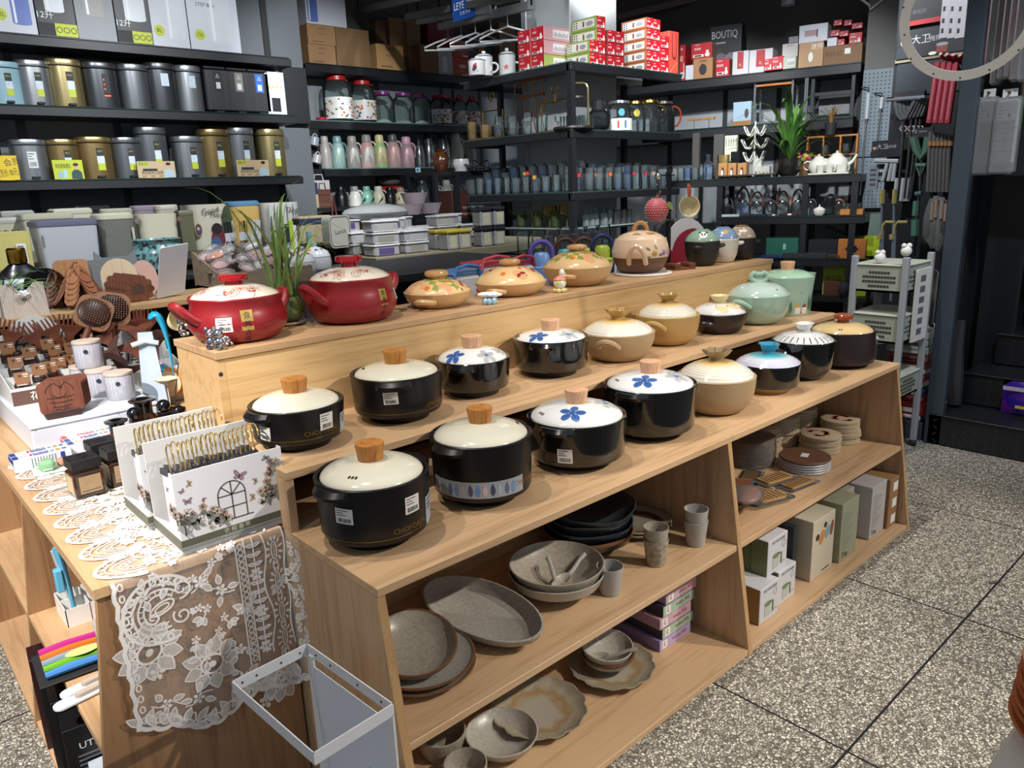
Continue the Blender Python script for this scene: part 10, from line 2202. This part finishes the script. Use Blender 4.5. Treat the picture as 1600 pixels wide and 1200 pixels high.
def rail(n,P0,P1,lb,m=RAIL,w=.05,h=.05):tag(MB().bar(P0,P1,w,h,m).bar(P0+Vc((0,0,0.)),P0+Vc((0,0,3.7-P0.z)),.012,.012,BM).bar(P1,P1+Vc((0,0,3.7-P1.z)),.012,.012,BM).mk(n),lb,'rail','ceiling rails')
Z_=2.72
rail('ceiling_rail',onx(654,33,3.75),onx(770,14,3.3),'short pale ceiling rail behind the blue sign',RAILW);A_,B_=onx(688,42,3.6),onx(830,8,3.15);rail('ceiling_rail',A_,B_,'long pale ceiling rail of empty clothes hangers',RAILW)
rail('ceiling_rail',onx(560,16,3.7),onx(700,-12,3.3),'dark ceiling rail at the upper left of the hanging sign');rail('ceiling_rail',onx(636,27,3.6),onx(830,-10,3.2),'dark ceiling rail between the pale rails');rail('ceiling_rail',ony(962,34,4.),ony(1060,4,3.4),'brown ceiling rail right of the pillar',mat('6a5552'));rail('ceiling_rail',ony(962,28,3.7),ony(1140,-14,3.),'upper brown ceiling rail right of the pillar',mat('5c4a48'));rail('ceiling_rail',ony(1000,40,4.4),ony(1088,20,4.),'lower brown ceiling rail end over the purple sign',mat('6a5552'),.06,.06);tag(MB().tb([ony(1060,14,3.9),ony(1138,3,3.7)],.022,mat('77686a',.4),10).bar(ony(1062,14,3.9),ony(1062,14,3.9)+Vc((0,0,.9)),.01,.01,BM).mk('ceiling_tube'),'round ceiling tube right of the brown rails','tube')
for i in rg_(5):
 c=A_+(B_-A_)*(.1+.17*i);t=tg('clothes_hanger','empty white hanger on the pale ceiling rail, %s from the left'%('first','second','third','fourth','fifth')[i],'hanger',c,(-35,-50,-42,-60,-48)[i],'empty hangers');HM=mat('a4a4a4',.4);MB().tb([(0.,0,-.03),(.022,0,-0.),(.015,0,.03),(-.015,0,.032),(0,0,-.03),(0,0,-.1)],.004,HM,6).mk('hook',t);MB().tb([(0,0,-.1),(-.1,0,-.13),(-.2,0,-.17),(-.2,0,-.19),(.2,0,-.19),(.2,0,-.17),(.1,0,-.13),(0,0,-.1)],.007,HM,6).mk('hanger_body',t)
BLS=mat('1f4fa0',.45)
P0=onx(706,0,3.35);P1=onx(766,0,3.35);zb_=onx(735,27,3.35).z;w=P0.y-P1.y;t=tg('hanging_sign','blue hanging sign with white price starburst','sign',(3.35,P0.y,zb_));k=MB();k.box(0,.012,-w,0,0,.36,BLS);g=fl((-.0008,0,0),*YZ);k.text('LEYE 恋伊',.075,g,WH,w*.34,.1,maxw=w*.58);k.text('恋 家 伊 享',.026,g,WH,w*.34,.045);k.dc([((.11 if i%2 else.08)*cos(i*PI/9)+w*.76,.17+(.1 if i%2 else.075)*sin(i*PI/9))for i in rg_(18)],g,WH);k.text('¥1699',.055,lf(g),BLS,w*.76,.17);k.mk('panel',t);MB().tb([(.006,-w*.2,.36),(.006,-w*.2,3.7-zb_)],.003,SE,5).mk('cord',t);MB().tb([(.006,-w*.8,.36),(.006,-w*.8,3.7-zb_)],.003,SE,5).mk('cord',t)
P0,P1=ony(1030,40,4.2),ony(1085,28,4.2);w=P1.x-P0.x;zb_=ony(1060,54,4.2).z;t=tg('hanging_sign','magenta hanging sign with portrait right of the pillar','sign',(P0.x,4.2,zb_));k=MB();k.box(0,w,0,.01,0,P1.z-zb_+.04,mat('6a1a5c',.45));g=fl((0,-.0008,0),*XZ);k.text('LEYE 恋伊',.08,g,WH,w*.34,.1,maxw=w*.55);k.dc(ell(w*.8,.1,.05,.075),g,SKIN);k.dc(ell(w*.8,0.+.02,.07,.03),g,mat('8a6a74'));k.mk('panel',t);MB().tb([(w*.5,.005,.18),(w*.5,.005,3.7-zb_)],.003,SE,5).mk('cord',t)
p=onpl(1231,8,rw(0,.1),RN);tag(MB().cyl((0,0,0),.05,.15,mat('8a8c90',.4),18).tb([(0,0,.15),(0,0,3.7-p.z)],.01,SE,6).mk('spotlight',None,p),'small grey cylinder spotlight above the right wall shelf','spotlight')
p=onpl(1358,8,rw(0,.1),RN);tag(MB().tb([p+Vc((-.1,.1,.1)),p,p+Vc((.02,0,-.03)),p+Vc((.05,-.06,.02)),p+Vc((.1,-.15,.08)),p+Vc((.1,-.2,.3))],.008,mat('b4b4b4'),6).mk('ceiling_cable'),'loose grey cable at the top right wall corner','cable')
